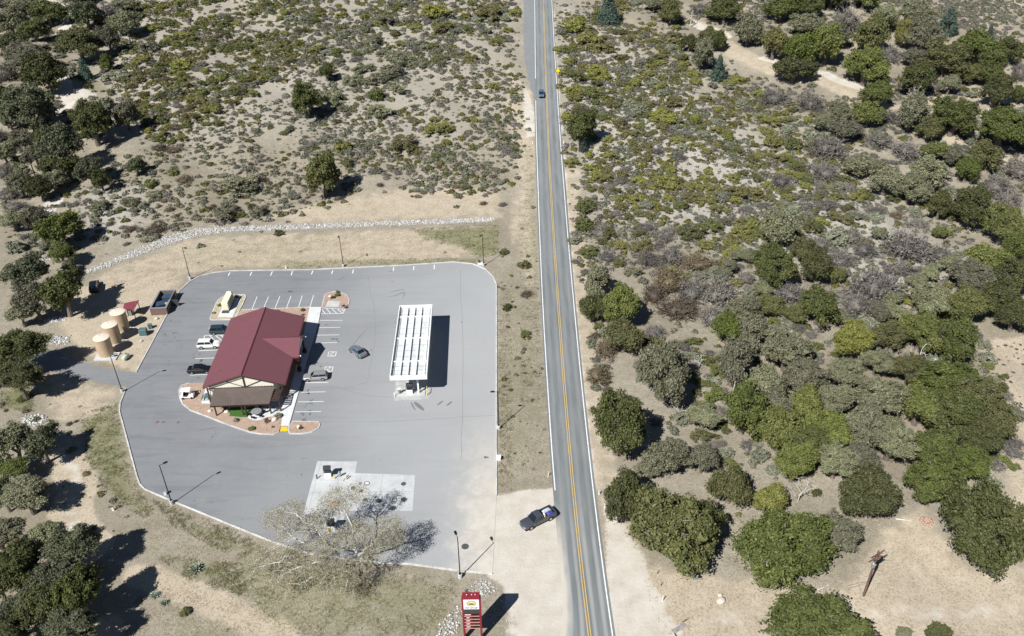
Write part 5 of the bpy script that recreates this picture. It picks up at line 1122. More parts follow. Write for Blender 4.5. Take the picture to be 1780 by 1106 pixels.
pl_ = at1(1207, 1041-40, .05); tag(MB().box(-.35, .35, -.8, .8, 0, .06, .02).build('sheet_metal', MAT['galv'], None, pl_), 'pale flat metal sheet under the large olive oak', 'metal sheet')

# ------------------------------------------------------------------ vegetation prototypes (unit radius)
def unit(g, n):
    v = g.normal(size=(n, 3)); return v/np.linalg.norm(v, axis=1)[:, None]
def leaf_quads(c, nrm, size, g, elong=1.4):
    N = len(c); r = unit(g, N); u = np.cross(nrm, r); u /= np.maximum(np.linalg.norm(u, axis=1), 1e-6)[:, None]; v = np.cross(nrm, u)
    a = (size*elong*.5)[:, None]; b = (size*.5)[:, None]
    k = g.uniform(-.25, .25, (N, 1))
    return np.stack([c-u*a, c-v*b+u*a*k, c+u*a, c+v*b+u*a*k], 1)
def crown_mesh(name, seed, nl=46, per=150, leaf=.07, zr=1.0, lobe=(.22, .40), core=.60, gap=.0, conic=False, flat_base=-.45):
    g = np.random.default_rng(seed)
    ph = g.uniform(0, 6.28, 6)
    def rad(d):
        az = np.arctan2(d[:, 1], d[:, 0]); return 1+.17*np.sin(2*az+ph[0])+.13*np.sin(3*az+ph[1])+.10*np.sin(5*az+ph[2])+.08*np.sin(3*d[:, 2]*2+ph[3])
    d = unit(g, nl*3); d = d[d[:, 2] > flat_base][:nl]
    rr = g.uniform(.45, .82, len(d)); C = d*(rr*rad(d))[:, None]
    LR = g.uniform(*lobe, len(d))
    if conic:
        h = g.uniform(-1, 1, nl)**1; az = g.uniform(0, 6.28, nl); rad_ = (1-h)*.5*.85+.03; C = np.stack([np.cos(az)*rad_*.8, np.sin(az)*rad_*.8, h], 1); LR = .12+.22*(1-h)/2+g.uniform(0, .05, nl); d = unit(g, nl)
    C[:, 2] *= zr
    V = []; F4 = []; A4 = []; off = 0
    lv = g.random(len(C))
    k = np.maximum((per*(LR/LR.mean())**2).astype(int), 12)
    tf = 4; idx = np.repeat(np.arange(len(C)), np.maximum(k//tf, 4)); N = len(idx)
    dd = unit(g, N); out = C[idx]/np.maximum(np.linalg.norm(C[idx], axis=1), .2)[:, None]
    dd = dd+out*.55+np.array([0, 0, .25]); dd /= np.linalg.norm(dd, axis=1)[:, None]
    ll = LR[idx]*g.normal(1.0, .17, N)
    bump = 1+.24*np.sin(dd[:, 0]*6+idx)*np.sin(dd[:, 1]*6+2*idx)+.16*np.sin(dd[:, 2]*8+idx)
    p = C[idx]+dd*(ll*bump)[:, None]*np.array([1, 1, .85])
    tv = g.random(N); p = np.repeat(p, tf, 0)+g.normal(0, leaf*.62, (N*tf, 3)); dd = np.repeat(dd, tf, 0); idx = np.repeat(idx, tf); tv = np.repeat(tv, tf); N = N*tf
    nr = dd+g.normal(0, .8, (N, 3)); nr /= np.linalg.norm(nr, axis=1)[:, None]
    q = leaf_quads(p, nr, leaf*g.uniform(.5, 1.45, N), g)
    keep = p[:, 2] > -.95*zr
    q = q[keep]; vv = (.30*lv[idx]+.32*tv+.38*g.random(N))[keep]
    nt2 = nl//2 if not conic else 0
    if nt2:
        dt = unit(g, nt2); dt[:, 2] = np.abs(dt[:, 2]); e0 = dt*(g.uniform(.5, .85, nt2)*rad(dt))[:, None]; dv = dt+g.normal(0, .7, (nt2, 3)); e1 = e0+dv*g.uniform(.05, .13, nt2)[:, None]
        sv = np.cross(dv, unit(g, nt2)); sv /= np.linalg.norm(sv, axis=1)[:, None]; sv *= .007; tq = np.stack([e0-sv, e0+sv, e1+sv*.5, e1-sv*.5], 1); tq[..., 2] *= zr
        q = np.concatenate([q, tq]); vv = np.concatenate([vv, np.full(nt2, 2.0)])
    verts = q.reshape(-1, 3); f4 = np.arange(len(verts)).reshape(-1, 4)
    faces = [f4]; vals = vv
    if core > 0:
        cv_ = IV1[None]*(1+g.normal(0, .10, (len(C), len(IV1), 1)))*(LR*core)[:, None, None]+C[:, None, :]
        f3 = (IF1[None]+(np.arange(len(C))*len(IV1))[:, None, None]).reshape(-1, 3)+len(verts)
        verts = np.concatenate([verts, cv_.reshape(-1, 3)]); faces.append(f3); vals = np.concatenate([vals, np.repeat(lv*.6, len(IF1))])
    return mesh_np(name, verts, faces, {'v': ('FACE', vals)})
def twig_mesh(name, seed, n=760, leaf=.055, speck=1500, up=.25):
    """open bare shrub: stems fanning out from the root, each forking twice, with sparse specks of dry leaf"""
    g = np.random.default_rng(seed); Q = []; val = []
    def seg(a, b, w0, w1, v):
        d = b-a; s = np.cross(d, unit(g, len(a))); s /= np.maximum(np.linalg.norm(s, axis=1), 1e-6)[:, None]
        Q.append(np.stack([a-s*w0[:, None], a+s*w0[:, None], b+s*w1[:, None], b-s*w1[:, None]], 1)); val.append(v)
    m = n//8; d = unit(g, m); d[:, 2] = np.abs(d[:, 2])*1.0+.12; d /= np.linalg.norm(d, axis=1)[:, None]
    a = g.normal(0, .05, (m, 3)); a[:, 2] = -.6; L = g.uniform(.5, .75, m); b = a+d*L[:, None]; vb = g.random(m)
    seg(a, b, np.full(m, .022), np.full(m, .014), vb)
    for lev, (kk, l0, l1, w) in enumerate(((3, .22, .42, .013), (3, .16, .34, .011))):
        ia = np.repeat(np.arange(len(b)), kk); a2 = b[ia]-(d[ia]*(g.uniform(0, .35, len(ia)))[:, None]); d2 = d[ia]+g.normal(0, .5, (len(ia), 3)); d2[:, 2] += up*.5; d2 /= np.linalg.norm(d2, axis=1)[:, None]
        b2 = a2+d2*g.uniform(l0, l1, len(ia))[:, None]; v2 = np.clip(vb[ia]+g.normal(0, .2, len(ia)), 0, 1)
        seg(a2, b2, np.full(len(ia), w), np.full(len(ia), w*.6), v2); b, d, vb = b2, d2, v2
    q = np.concatenate(Q).reshape(-1, 3); v = np.concatenate(val)
    ia = g.integers(0, len(b), speck); c = b[ia]-d[ia]*g.uniform(-.03, .3, speck)[:, None]+g.normal(0, .05, (speck, 3)); s = leaf_quads(c, unit(g, speck), leaf*g.uniform(.5, 1.3, speck), g).reshape(-1, 3)
    q = np.concatenate([q, s]); v = np.concatenate([v, np.clip(g.random(speck), 0, 1)])
    q = np.maximum(q, np.array([-9, -9, -.6]))
    # inner mass so that the middle of the shrub is not see-through
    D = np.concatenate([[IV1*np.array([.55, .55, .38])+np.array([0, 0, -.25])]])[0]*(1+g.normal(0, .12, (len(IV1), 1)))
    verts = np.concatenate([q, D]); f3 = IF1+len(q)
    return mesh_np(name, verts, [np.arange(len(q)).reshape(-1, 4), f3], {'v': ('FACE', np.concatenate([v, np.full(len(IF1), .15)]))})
def limb_mesh(name, seed, n=5, thick=.085, height=1.0, bend=.3):
    """trunk (z 0..~.45) splitting into limbs that reach into the crown, unit tree height"""
    g = np.random.default_rng(seed); b = MB(); lean = g.normal(0, .06, 2); top = Vector((lean[0], lean[1], .32*height))
    b.tube((0, 0, -.06), tuple(top*.5+Vector((lean[1]*.3, 0, 0))), thick*1.25, thick, 9); b.tube(tuple(top*.5+Vector((lean[1]*.3, 0, 0))), tuple(top), thick, thick*.8, 9)
    for i in range(n):
        a = 6.28*i/n+g.normal(0, .3); e = Vector((math.cos(a)*.34, math.sin(a)*.34, .28+.16*g.random())); m = top+e*.55+Vector((g.normal(0, .05), g.normal(0, .05), .03)); b.tube(top, m, thick*.6, thick*.42, 7)
        for k in range(3): b.tube(m, m+Vector((math.cos(a+(k-1)*.7)*.28, math.sin(a+(k-1)*.7)*.28, .12+.14*g.random())), thick*.36, thick*.1, 6)
    return b.mesh(name, True)
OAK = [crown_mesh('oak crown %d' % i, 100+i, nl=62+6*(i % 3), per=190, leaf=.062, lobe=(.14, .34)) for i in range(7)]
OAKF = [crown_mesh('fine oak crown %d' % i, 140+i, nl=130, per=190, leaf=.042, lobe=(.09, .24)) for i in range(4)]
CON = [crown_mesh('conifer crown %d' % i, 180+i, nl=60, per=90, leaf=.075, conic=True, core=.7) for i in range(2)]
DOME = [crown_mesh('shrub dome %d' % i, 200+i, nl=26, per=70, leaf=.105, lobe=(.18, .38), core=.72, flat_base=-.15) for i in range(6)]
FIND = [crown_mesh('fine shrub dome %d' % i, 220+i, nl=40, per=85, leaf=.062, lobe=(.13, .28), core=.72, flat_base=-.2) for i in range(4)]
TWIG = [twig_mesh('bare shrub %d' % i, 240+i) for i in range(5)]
TRUNK = [limb_mesh('trunk %d' % i, 260+i) for i in range(3)]
for me in TRUNK: me.materials.append(MAT['bark'])
def variant(me, mat, cache={}):
    k = (me.name, mat)
    if k not in cache:
        m2 = me.copy(); m2.name = me.name+' '+mat; m2.materials.clear(); m2.materials.append(MAT[mat]); cache[k] = m2
    return cache[k]

KIND = {'D': 'dusky green oak', 'G': 'dark green oak', 'Y': 'olive green oak', 'Yb': 'yellow green oak', 'S': 'grey green oak', 'B': 'blue green conifer', 'N': 'bare grey tree', 'Nb': 'dry brown tree'}
ORD = ['leftmost', 'second from left', 'third from left', 'fourth from left', 'fifth from left', 'sixth from left', 'seventh from left', 'eighth from left', 'ninth from left', 'tenth from left', 'eleventh from left', 'twelfth from left', 'thirteenth from left', 'fourteenth from left', 'fifteenth from left', 'sixteenth from left', 'seventeenth from left']
# zone phrase -> list of (x, y, width, height, kind) read from the photo
TREES = {
 'in the grove at the upper left corner': [(82, 22, 62, 44, 'G'), (18, 40, 55, 45, 'S'), (58, 52, 55, 34, 'G'), (147, 26, 44, 48, 'D'), (182, 18, 60, 46, 'N'), (215, 8, 50, 24, 'S'), (25, 78, 60, 44, 'G'), (135, 78, 86, 64, 'G'), (188, 68, 38, 42, 'S'), (146, 122, 28, 36, 'B'), (186, 112, 28, 30, 'G'), (45, 100, 90, 56, 'S'), (80, 128, 62, 66, 'G'), (8, 118, 40, 44, 'N'), (35, 8, 60, 26, 'S')],
 'along the pale wash at the left edge': [(50, 188, 96, 82, 'D'), (160, 212, 78, 72, 'G'), (108, 255, 66, 74, 'D'), (78, 236, 36, 30, 'G'), (220, 200, 44, 46, 'S'), (8, 175, 40, 60, 'G'), (14, 205, 36, 34, 'S'), (60, 268, 40, 34, 'S')],
 'in the scrub left of the white riprap band': [(100, 287, 52, 44, 'G'), (155, 294, 42, 44, 'D'), (175, 314, 26, 38, 'G'), (236, 288, 30, 28, 'D'), (92, 314, 40, 34, 'S'), (68, 326, 32, 42, 'G'), (60, 380, 36, 44, 'S'), (102, 397, 62, 56, 'G'), (107, 441, 42, 34, 'G'), (22, 382, 44, 30, 'S'), (118, 464, 22, 20, 'S')],
 'in the clump left of the black SUV': [(45, 476, 60, 54, 'D'), (107, 506, 64, 70, 'G'), (58, 520, 52, 56, 'S'), (34, 545, 46, 30, 'S')],
 'beside the left end of the driveway': [(32, 606, 84, 74, 'G'), (30, 652, 84, 62, 'G'), (8, 625, 40, 70, 'G')],
 'on the slope below the left driveway': [(70, 769, 54, 56, 'D'), (20, 770, 58, 56, 'S'), (18, 812, 54, 34, 'G'), (44, 856, 92, 66, 'S'), (4, 860, 40, 60, 'D')],
 'in the grove at the lower left corner': [(124, 950, 86, 80, 'D'), (78, 932, 56, 44, 'S'), (28, 985, 76, 88, 'G'), (86, 1004, 64, 60, 'D'), (134, 1030, 80, 90, 'G'), (68, 1056, 90, 78, 'G'), (24, 1064, 66, 66, 'D'), (-4, 1010, 50, 80, 'G'), (8, 1098, 80, 60, 'G')],
 'standing in the scrub field left of the highway': [(531, 176, 42, 60, 'G'), (567, 125, 26, 30, 'G'), (561, 305, 54, 76, 'Y')],
 'lining the right edge of the highway': [(1010, 222, 46, 58, 'G'), (1014, 251, 18, 26, 'B'), (1080, 532, 72, 78, 'Y'), (1085, 585, 66, 60, 'Y'), (1040, 492, 50, 56, 'S'), (1030, 536, 44, 48, 'G'), (1078, 738, 98, 146, 'G'), (1153, 645, 92, 124, 'S')],
 'in the far wood right of the highway': [(1058, 18, 44, 50, 'B'), (1165, 22, 34, 42, 'Y'), (1138, 6, 46, 26, 'S'), (1198, 75, 24, 34, 'G'), (1230, 68, 34, 34, 'Y'), (1246, 70, 36, 36, 'G'), (1260, 18, 58, 44, 'G'), (1302, 52, 44, 66, 'S'), (1250, 119, 30, 42, 'B'), (1222, 95, 40, 50, 'S'), (1218, 12, 40, 24, 'N')],
 'around the pale dirt track at upper right': [(1347, 75, 44, 54, 'Yb'), (1392, 88, 60, 62, 'G'), (1437, 76, 58, 70, 'Y'), (1380, 120, 66, 44, 'G'), (1360, 15, 62, 40, 'G'), (1405, 10, 52, 36, 'G'), (1402, 42, 56, 34, 'S'), (1476, 26, 46, 52, 'N'), (1452, 58, 44, 40, 'S'), (1508, 114, 76, 66, 'Y'), (1515, 64, 54, 60, 'Y'), (1573, 58, 34, 50, 'Yb'), (1608, 64, 54, 56, 'S'), (1595, 138, 54, 52, 'G'), (1648, 104, 74, 62, 'Y'), (1697, 84, 62, 62, 'G'), (1726, 118, 52, 58, 'G'), (1690, 130, 42, 32, 'Y'), (1733, 160, 48, 50, 'G'), (1648, 40, 46, 44, 'B'), (1720, 60, 20, 28, 'B'), (1540, 30, 50, 40, 'S'), (1550, 88, 40, 40, 'N'), (1775, 120, 30, 50, 'N'), (1772, 165, 24, 34, 'G')],
 'in the wood strip below that upper right track': [(1660, 203, 72, 64, 'G'), (1746, 222, 82, 74, 'G'), (1523, 164, 62, 46, 'G'), (1585, 196, 56, 60, 'S'), (1508, 198, 58, 42, 'Y'), (1530, 238, 48, 34, 'N'), (1440, 246, 66, 48, 'N'), (1625, 262, 44, 32, 'Y'), (1350, 165, 60, 34, 'N'), (1410, 172, 46, 40, 'N'), (1470, 225, 60, 36, 'S'), (1575, 255, 50, 36, 'N')],
 'in the open scrub at middle right': [(1500, 290, 62, 42, 'S'), (1540, 315, 62, 48, 'S'), (1585, 326, 72, 56, 'S'), (1614, 300, 54, 48, 'S'), (1435, 293, 50, 38, 'N'), (1360, 310, 38, 30, 'N'), (1634, 360, 36, 50, 'G'), (1690, 360, 68, 76, 'G'), (1682, 296, 36, 46, 'G'), (1735, 316, 60, 46, 'N'), (1758, 342, 48, 52, 'N'), (1580, 420, 86, 66, 'N'), (1355, 398, 56, 60, 'S'), (1345, 460, 76, 70, 'G'), (1420, 463, 56, 60, 'G'), (1394, 434, 38, 38, 'Y'), (1452, 478, 30, 30, 'Y'), (1423, 535, 58, 66, 'G'), (1522, 488, 100, 70, 'N'), (1492, 522, 54, 56, 'N'), (1562, 462, 60, 38, 'N'), (1638, 436, 40, 34, 'N'), (1376, 505, 60, 44, 'N')],
 'in the dry thicket at centre right': [(1165, 480, 74, 52, 'Nb'), (1215, 452, 74, 44, 'Nb'), (1250, 500, 74, 60, 'N'), (1182, 530, 84, 48, 'Nb'), (1240, 545, 60, 42, 'N'), (1140, 505, 50, 44, 'Nb'), (1205, 500, 60, 50, 'N'), (1266, 572, 52, 56, 'G'), (1308, 580, 62, 60, 'S'), (1040, 645, 44, 42, 'Nb'), (1055, 600, 40, 44, 'Nb'), (1140, 575, 40, 34, 'N')],
 'in the broad oak wood at right': [(1745, 388, 68, 70, 'Y'), (1768, 430, 50, 56, 'G'), (1718, 450, 62, 52, 'Y'), (1690, 480, 70, 60, 'S'), (1760, 480, 60, 60, 'G'), (1740, 520, 70, 60, 'G'), (1680, 530, 76, 64, 'Y'), (1620, 520, 70, 60, 'S'), (1765, 550, 50, 50, 'G'), (1603, 575, 74, 72, 'Y'), (1662, 592, 78, 82, 'G'), (1483, 592, 78, 66, 'Yb'), (1370, 610, 82, 76, 'S'), (1282, 630, 62, 84, 'S'), (1296, 712, 66, 94, 'G'), (1223, 724, 64, 42, 'S'), (1160, 794, 66, 60, 'S'), (1222, 798, 52, 46, 'S')],
 'in the dense middle of the right oak wood': [(1400, 655, 76, 66, 'S'), (1470, 648, 70, 54, 'S'), (1450, 695, 84, 62, 'S'), (1530, 690, 92, 70, 'S'), (1508, 745, 84, 92, 'S'), (1552, 762, 72, 80, 'S'), (1440, 745, 84, 72, 'Y'), (1400, 705, 60, 60, 'Y'), (1356, 745, 66, 66, 'Y'), (1585, 640, 80, 60, 'Y'), (1645, 660, 96, 76, 'G'), (1704, 690, 90, 74, 'Y'), (1660, 722, 106, 92, 'G'), (1704, 762, 84, 72, 'G'), (1735, 730, 56, 64, 'Y'), (1600, 705, 66, 64, 'Y'), (1622, 782, 84, 74, 'G'), (1384, 802, 84, 64, 'Y'), (1455, 800, 72, 62, 'S'), (1412, 770, 70, 60, 'G'), (1330, 670, 62, 60, 'S'), (1680, 800, 90, 66, 'G'), (1345, 700, 60, 56, 'S'), (1500, 800, 60, 50, 'S')],
 'around the bare clearing at lower right': [(1270, 846, 62, 72, 'Y'), (1340, 868, 62, 50, 'Yb'), (1510, 860, 112, 100, 'G'), (1622, 838, 96, 84, 'G'), (1712, 912, 132, 158, 'G'), (1365, 950, 152, 150, 'G'), (1455, 924, 76, 72, 'S'), (1172, 922, 146, 146, 'Y'), (1088, 866, 84, 92, 'G'), (1232, 905, 50, 60, 'G'), (1428, 1096, 206, 126, 'G'), (1572, 1102, 32, 22, 'S'), (1632, 1102, 50, 28, 'G'), (1128, 815, 40, 36, 'S')],
}
FILL = {
 'around the pale dirt track at upper right': ([(1335, -10), (1480, -10), (1600, 20), (1700, 55), (1785, 110), (1785, 190), (1690, 150), (1560, 165), (1500, 150), (1450, 100), (1340, 95)], 60, (40, 62), 'SSYGGN'),
 'in the wood strip below that upper right track': ([(1480, 180), (1560, 190), (1640, 230), (1680, 290), (1600, 290), (1480, 250), (1400, 230)], 16, (36, 54), 'SSNY'),
 'in the broad oak wood at right': ([(1640, 470), (1700, 430), (1785, 380), (1785, 570), (1690, 560), (1600, 560)], 26, (56, 80), 'SYGN'),
 'in the dense middle of the right oak wood': ([(1240, 640), (1330, 600), (1440, 610), (1560, 560), (1690, 600), (1740, 700), (1730, 800), (1640, 850), (1480, 820), (1340, 800)], 34, (56, 82), 'SSGGY'),
 'in the grove at the upper left corner': ([(-10, -10), (240, -10), (215, 60), (130, 40), (90, 150), (-10, 160)], 11, (38, 52), 'SSDN'),
 'along the pale wash at the left edge': ([(-10, 150), (80, 150), (100, 280), (60, 330), (-10, 330)], 5, (34, 46), 'SSN'),
 'in the grove at the lower left corner': ([(-10, 920), (120, 930), (150, 1090), (-10, 1110)], 14, (60, 84), 'GDS'),
 'in the dry thicket at centre right': ([(1120, 440), (1300, 440), (1420, 400), (1640, 400), (1680, 460), (1600, 540), (1480, 560), (1330, 540), (1180, 560)], 30, (30, 52), 'NNSSY'),
 'in the open scrub at middle right': ([(1690, 270), (1785, 270), (1785, 390), (1700, 400)], 14, (44, 62), 'NSGY')}
g = np.random.default_rng(41); FILLED = []
for zone, (poly, n, (w0, w1), kinds) in FILL.items():
    P = np.array(poly, float); cnt = 0
    for _ in range(n*40):
        c_ = g.uniform(P.min(0), P.max(0))
        if not pdist(c_[None], P)[1][0]: continue
        wd = g.uniform(w0, w1); hh_ = wd*g.uniform(.72, .95)
        allp = [q for L_ in TREES.values() for q in L_]+[q[0] for q in FILLED]
        if any(math.hypot((q[0]-c_[0])/(.40*(q[2]+wd)), (q[1]-c_[1])/(.40*(q[3]+hh_))) < 1 for q in allp): continue
        trk = min(pdist(c_[None], [(1205, 42), (1262, 64), (1335, 110), (1425, 130), (1490, 155)], False)[0][0], pdist(c_[None], [(60, 2), (108, 12), (122, 34), (105, 60)], False)[0][0], pdist(c_[None], [(104, 138), (125, 170), (110, 192)], False)[0][0])
        if trk < wd*.55: continue
        FILLED.append(((c_[0], c_[1], wd, hh_, kinds[g.integers(len(kinds))]), zone)); cnt += 1
        if cnt >= n: break
TREEXY = []
def place(px, py, wpx, hpx, kind, lift=0.0):
    z = 2.0
    for _ in range(2):
        p = at1(px, py, z); s = scale_at(p.x, p.y, p.z); rx = max(wpx/2/s, .3)
        d = ray(np.array(px), np.array(py)); th_ = math.atan2(-d[2], math.hypot(d[0], d[1]))
        hh = hpx/2/s
        asp = {'N': .62, 'Nb': .62, 'B': 1.35}.get(kind, .78)
        rz = asp*rx
        ry2 = hh*hh-(rz*math.cos(th_))**2
        if ry2 < (.7*rx*math.sin(th_))**2: rz = math.sqrt(max(hh*hh-(.75*rx*math.sin(th_))**2, (.45*rx)**2)); ry = .75*rx
        else:
            ry = math.sqrt(ry2)/math.sin(th_)
            if ry > 1.25*rx: ry = 1.25*rx; rz = min(1.3*rx, math.sqrt(max(hh*hh-(ry*math.sin(th_))**2, rz*rz))/math.cos(th_))
        z = rz*.92+lift
    p = at1(px, py, z)
    return p, rx, ry, rz
LIFT = {'lower left': 3.2, 'slope below': 2.4, 'left end of the driveway': 3.0, 'black SUV': 2.6, 'white riprap': 1.8, 'pale wash': 1.8, 'upper left corner': 1.0, 'scrub field left': 1.4, 'lining': .9, 'right oak wood': 1.5, 'wood at right': 1.4, 'lower right': .7, 'upper right': 1.1}
def make_tree(px, py, wpx, hpx, kind, label, group, i):
    lift = next((v for k, v in LIFT.items() if k in label), .5)*(0 if kind in ('N', 'Nb', 'B') else min(1.0, wpx/60))
    p, rx, ry, rz = place(px, py, wpx, hpx, kind, lift)
    gz_ = float(ground_h(p.x, p.y)); zc = p.z-gz_
    nm = {'B': 'conifer_tree', 'N': 'bare_tree', 'Nb': 'bare_tree'}.get(kind, 'oak_tree')
    o = empty(nm, (p.x, p.y, gz_), 0, label, 'tree', group)
    if kind == 'B': me = CON[i % 2]
    elif kind in 'Nb': me = TWIG[i % 5]
    else: me = (OAKF if wpx > 66 else OAK)[i % (4 if wpx > 66 else 7)]
    c = link('crown', variant(me, kind), o)
    if 'upper left corner' in label or 'pale wash' in label: rx *= .9; ry *= .9
    if kind in ('N', 'Nb'): c.location = (0, 0, rz*.9); c.scale = (rx*1.12, ry*1.12, rz*1.5)
    else: c.location = (0, 0, zc); kz = 1.0 if 'right' in label else 1.08; c.scale = (rx*kz, ry*kz, rz*1.04)
    c.rotation_euler.z = random.choice((0, math.pi/2, math.pi, -math.pi/2))+random.uniform(-.25, .25) if abs(rx-ry) < .15*rx else random.choice((0, math.pi))
    t_ = link('trunk', TRUNK[i % 3], o); k = (zc+rz*.6); t_.scale = (max(rx, ry)*1.2, max(rx, ry)*1.2, k*1.15); t_.rotation_euler.z = random.uniform(0, 6)
    if kind in ('N', 'Nb'): t_.scale = (rx*.7, rx*.7, k*.8)
    TREEXY.append((p.x, p.y, max(rx, ry)))
ti = 0
for zone, lst in TREES.items():
    by = {}
    for a in lst: by.setdefault(a[4], []).append(a)
    for kd, ls in by.items():
        ls = sorted(ls, key=lambda a: a[0])
        for j, a in enumerate(ls):
            if len(ls) == 1: lb = '%s %s' % (KIND[kd], zone)
            else: lb = '%s %s %s' % (ORD[j] if j < len(ls)-1 else 'rightmost', KIND[kd], zone)
            make_tree(*a, lb, KIND[kd]+'s '+zone, ti); ti += 1

for a, zone in FILLED:
    lb = 'smaller %s filling a gap %s' % (KIND[a[4]], zone); make_tree(*a, lb, 'smaller '+KIND[a[4]]+'s filling gaps '+zone, ti); ti += 1
# ---- the budding cottonwood in front of the fuel slab: branches grown towards points filling the crown
def grow_tree(base, centre, radii, natt, seed, step=.55, trunk_h=2.2, lean=(0, 0), kill=.9, infl=4.5, maxn=5200, pts=None):
    g = np.random.default_rng(seed)
    d = unit(g, natt*2); a = d*(g.random(natt*2)**(1/2.4))[:, None]; a = a[a[:, 2] > -.55][:natt]*np.array(radii)+np.array(centre)
    if pts is not None: a = pts
    nodes = [np.array(base)-[0, 0, .3]]; par = [-1]; nseg = int(trunk_h/step)+1
    for i in range(nseg): nodes.append(np.array(base)+np.array([lean[0]*i/nseg, lean[1]*i/nseg, trunk_h*(i+1)/nseg])); par.append(len(nodes)-2)
    N = np.array(nodes)
    alive = np.ones(len(a), bool)
    for it in range(160):
        if not alive.any() or len(N) > maxn: break
        A = a[alive]; D = ((A[:, None]-N[None])**2).sum(2); n = D.argmin(1); dm = np.sqrt(D[np.arange(len(A)), n])
        ok = dm < (infl if it > 18 else 40)
        if not ok.any(): break
        vec = (A-N[n])/np.maximum(dm, 1e-6)[:, None]
        acc = np.zeros_like(N); cnt = np.zeros(len(N)); np.add.at(acc, n[ok], vec[ok]); np.add.at(cnt, n[ok], 1)
        s = np.where(cnt > 0)[0]; dirs = acc[s]/cnt[s][:, None]+g.normal(0, .22, (len(s), 3)); dirs /= np.linalg.norm(dirs, axis=1)[:, None]
        new = N[s]+dirs*step; par += list(s); N = np.concatenate([N, new])
        Dn = ((A[:, None]-new[None])**2).sum(2).min(1); ids = np.where(alive)[0]; alive[ids[Dn < kill**2]] = False
    par = np.array(par); ch = np.zeros(len(N)); np.add.at(ch, par[1:], 1)
    area = np.where(ch == 0, 1.0, 0.0)
    for i in range(len(N)-1, 0, -1): area[par[i]] += area[i]
    return N, par, ch, area
def branch_mesh(name, N, par, area, r_tip, power=.5, sides=5):
    r = r_tip*area**power; V = []; F = []
    i = np.arange(1, len(N)); a = N[par[i]]; b = N[i]; d = b-a; L = np.linalg.norm(d, axis=1); d = d/np.maximum(L, 1e-6)[:, None]
    b = b+d*(L*.06)[:, None]
    ref = np.where(np.abs(d[:, 2:3]) > .9, np.array([[1., 0, 0]]), np.array([[0, 0, 1.]])); u = np.cross(d, ref); u /= np.linalg.norm(u, axis=1)[:, None]; v = np.cross(d, u)
    r1 = r[i]; r0 = np.minimum(r[par[i]], r1*1.35)
    ang = np.arange(sides)*2*math.pi/sides
    ring = np.cos(ang)[None, :, None]*u[:, None]+np.sin(ang)[None, :, None]*v[:, None]
    V = np.concatenate([a[:, None]+ring*r0[:, None, None], b[:, None]+ring*r1[:, None, None]], 1)
    o = (np.arange(len(i))*2*sides)[:, None, None]; k = np.arange(sides)
    F = np.stack([k, (k+1) % sides, sides+(k+1) % sides, sides+k], 1)[None]+o
    return mesh_np(name, V.reshape(-1, 3), [F.reshape(-1, 4)], None, True)
g = np.random.default_rng(77)
bb = at1(631, 984); bc = at(np.array([583.]), np.array([935.]), 6.0)[0]
CL = []
for (x, y, r, z) in ((478, 902, 2.2, 5.5), (509, 887, 1.9, 6.2), (530, 915, 1.7, 6), (587, 869, 2.6, 7.2), (622, 858, 1.9, 7), (552, 902, 1.8, 6.5), (498, 925, 1.8, 5.6), (628, 922, 2.3, 7.4), (678, 918, 2.2, 6.6), (655, 944, 2.1, 6.8), (690, 940, 1.5, 5.6), (565, 947, 2.2, 6.8), (595, 935, 1.7, 7.4), (463, 962, 2.2, 4.6), (514, 968, 2.3, 5.4), (557, 980, 2.2, 5.4), (597, 990, 2.0, 5.6), (597, 1018, 1.7, 4.0), (570, 1012, 1.6, 4.2), (489, 1003, 2.0, 3.8), (440, 985, 1.6, 3.6), (640, 968, 1.6, 5.5), (530, 1005, 1.7, 4.2)):
    c_ = at(np.array([float(x)]), np.array([float(y)]), z)[0]; m_ = int(62*r*r); e_ = unit(g, m_)*(g.random(m_)**.4)[:, None]; CL.append(c_+e_*np.array([r, r, r*.62])*1.05)
N, par, ch, area = grow_tree(np.array([bb.x, bb.y, bb.z]), bc, (11.3, 10.2, 3.8), 3400, 78, pts=np.concatenate(CL), step=.5, lean=(-.3, .3), kill=.62, maxn=9500)
bt = empty('cottonwood_tree', bb, 0, 'large half bare tree with pale budding leaves and white limbs over the diesel slab', 'tree')
NB = N-np.array(bb)
link('branches', branch_mesh('branches', NB, par, area, .017, .48), bt, MAT['pale_bark'])
tips = np.where((ch == 0) | ((area < 5) & (g.random(len(N)) < .8)))[0]
nt_ = 36; idx = np.repeat(tips, nt_); p = NB[idx]+g.normal(0, .33, (len(idx), 3)); q = leaf_quads(p, unit(g, len(idx)), g.uniform(.05, .13, len(idx)), g, 1.5).reshape(-1, 3)
# fine twigs round the tips
nk = 3; ix = np.repeat(tips, nk); a_ = NB[ix]; d_ = unit(g, len(ix))*.7+(NB[ix]-NB[par[ix]])*.9; b_ = a_+d_*g.uniform(.35, .8, len(ix))[:, None]; s_ = np.cross(d_, unit(g, len(ix))); s_ /= np.linalg.norm(s_, axis=1)[:, None]; s_ *= .014
tw = np.stack([a_-s_, a_+s_, b_+s_*.6, b_-s_*.6], 1).reshape(-1, 3)
link('twigs', mesh_np('twigs', tw, [np.arange(len(tw)).reshape(-1, 4)]), bt, MAT['twig'])
link('leaves', mesh_np('leaves', q, [np.arange(len(q)).reshape(-1, 4)], {'v': ('FACE', g.random(len(idx)))}), bt, MAT['P'])
TREEXY.append((bb.x, bb.y, 3.0))
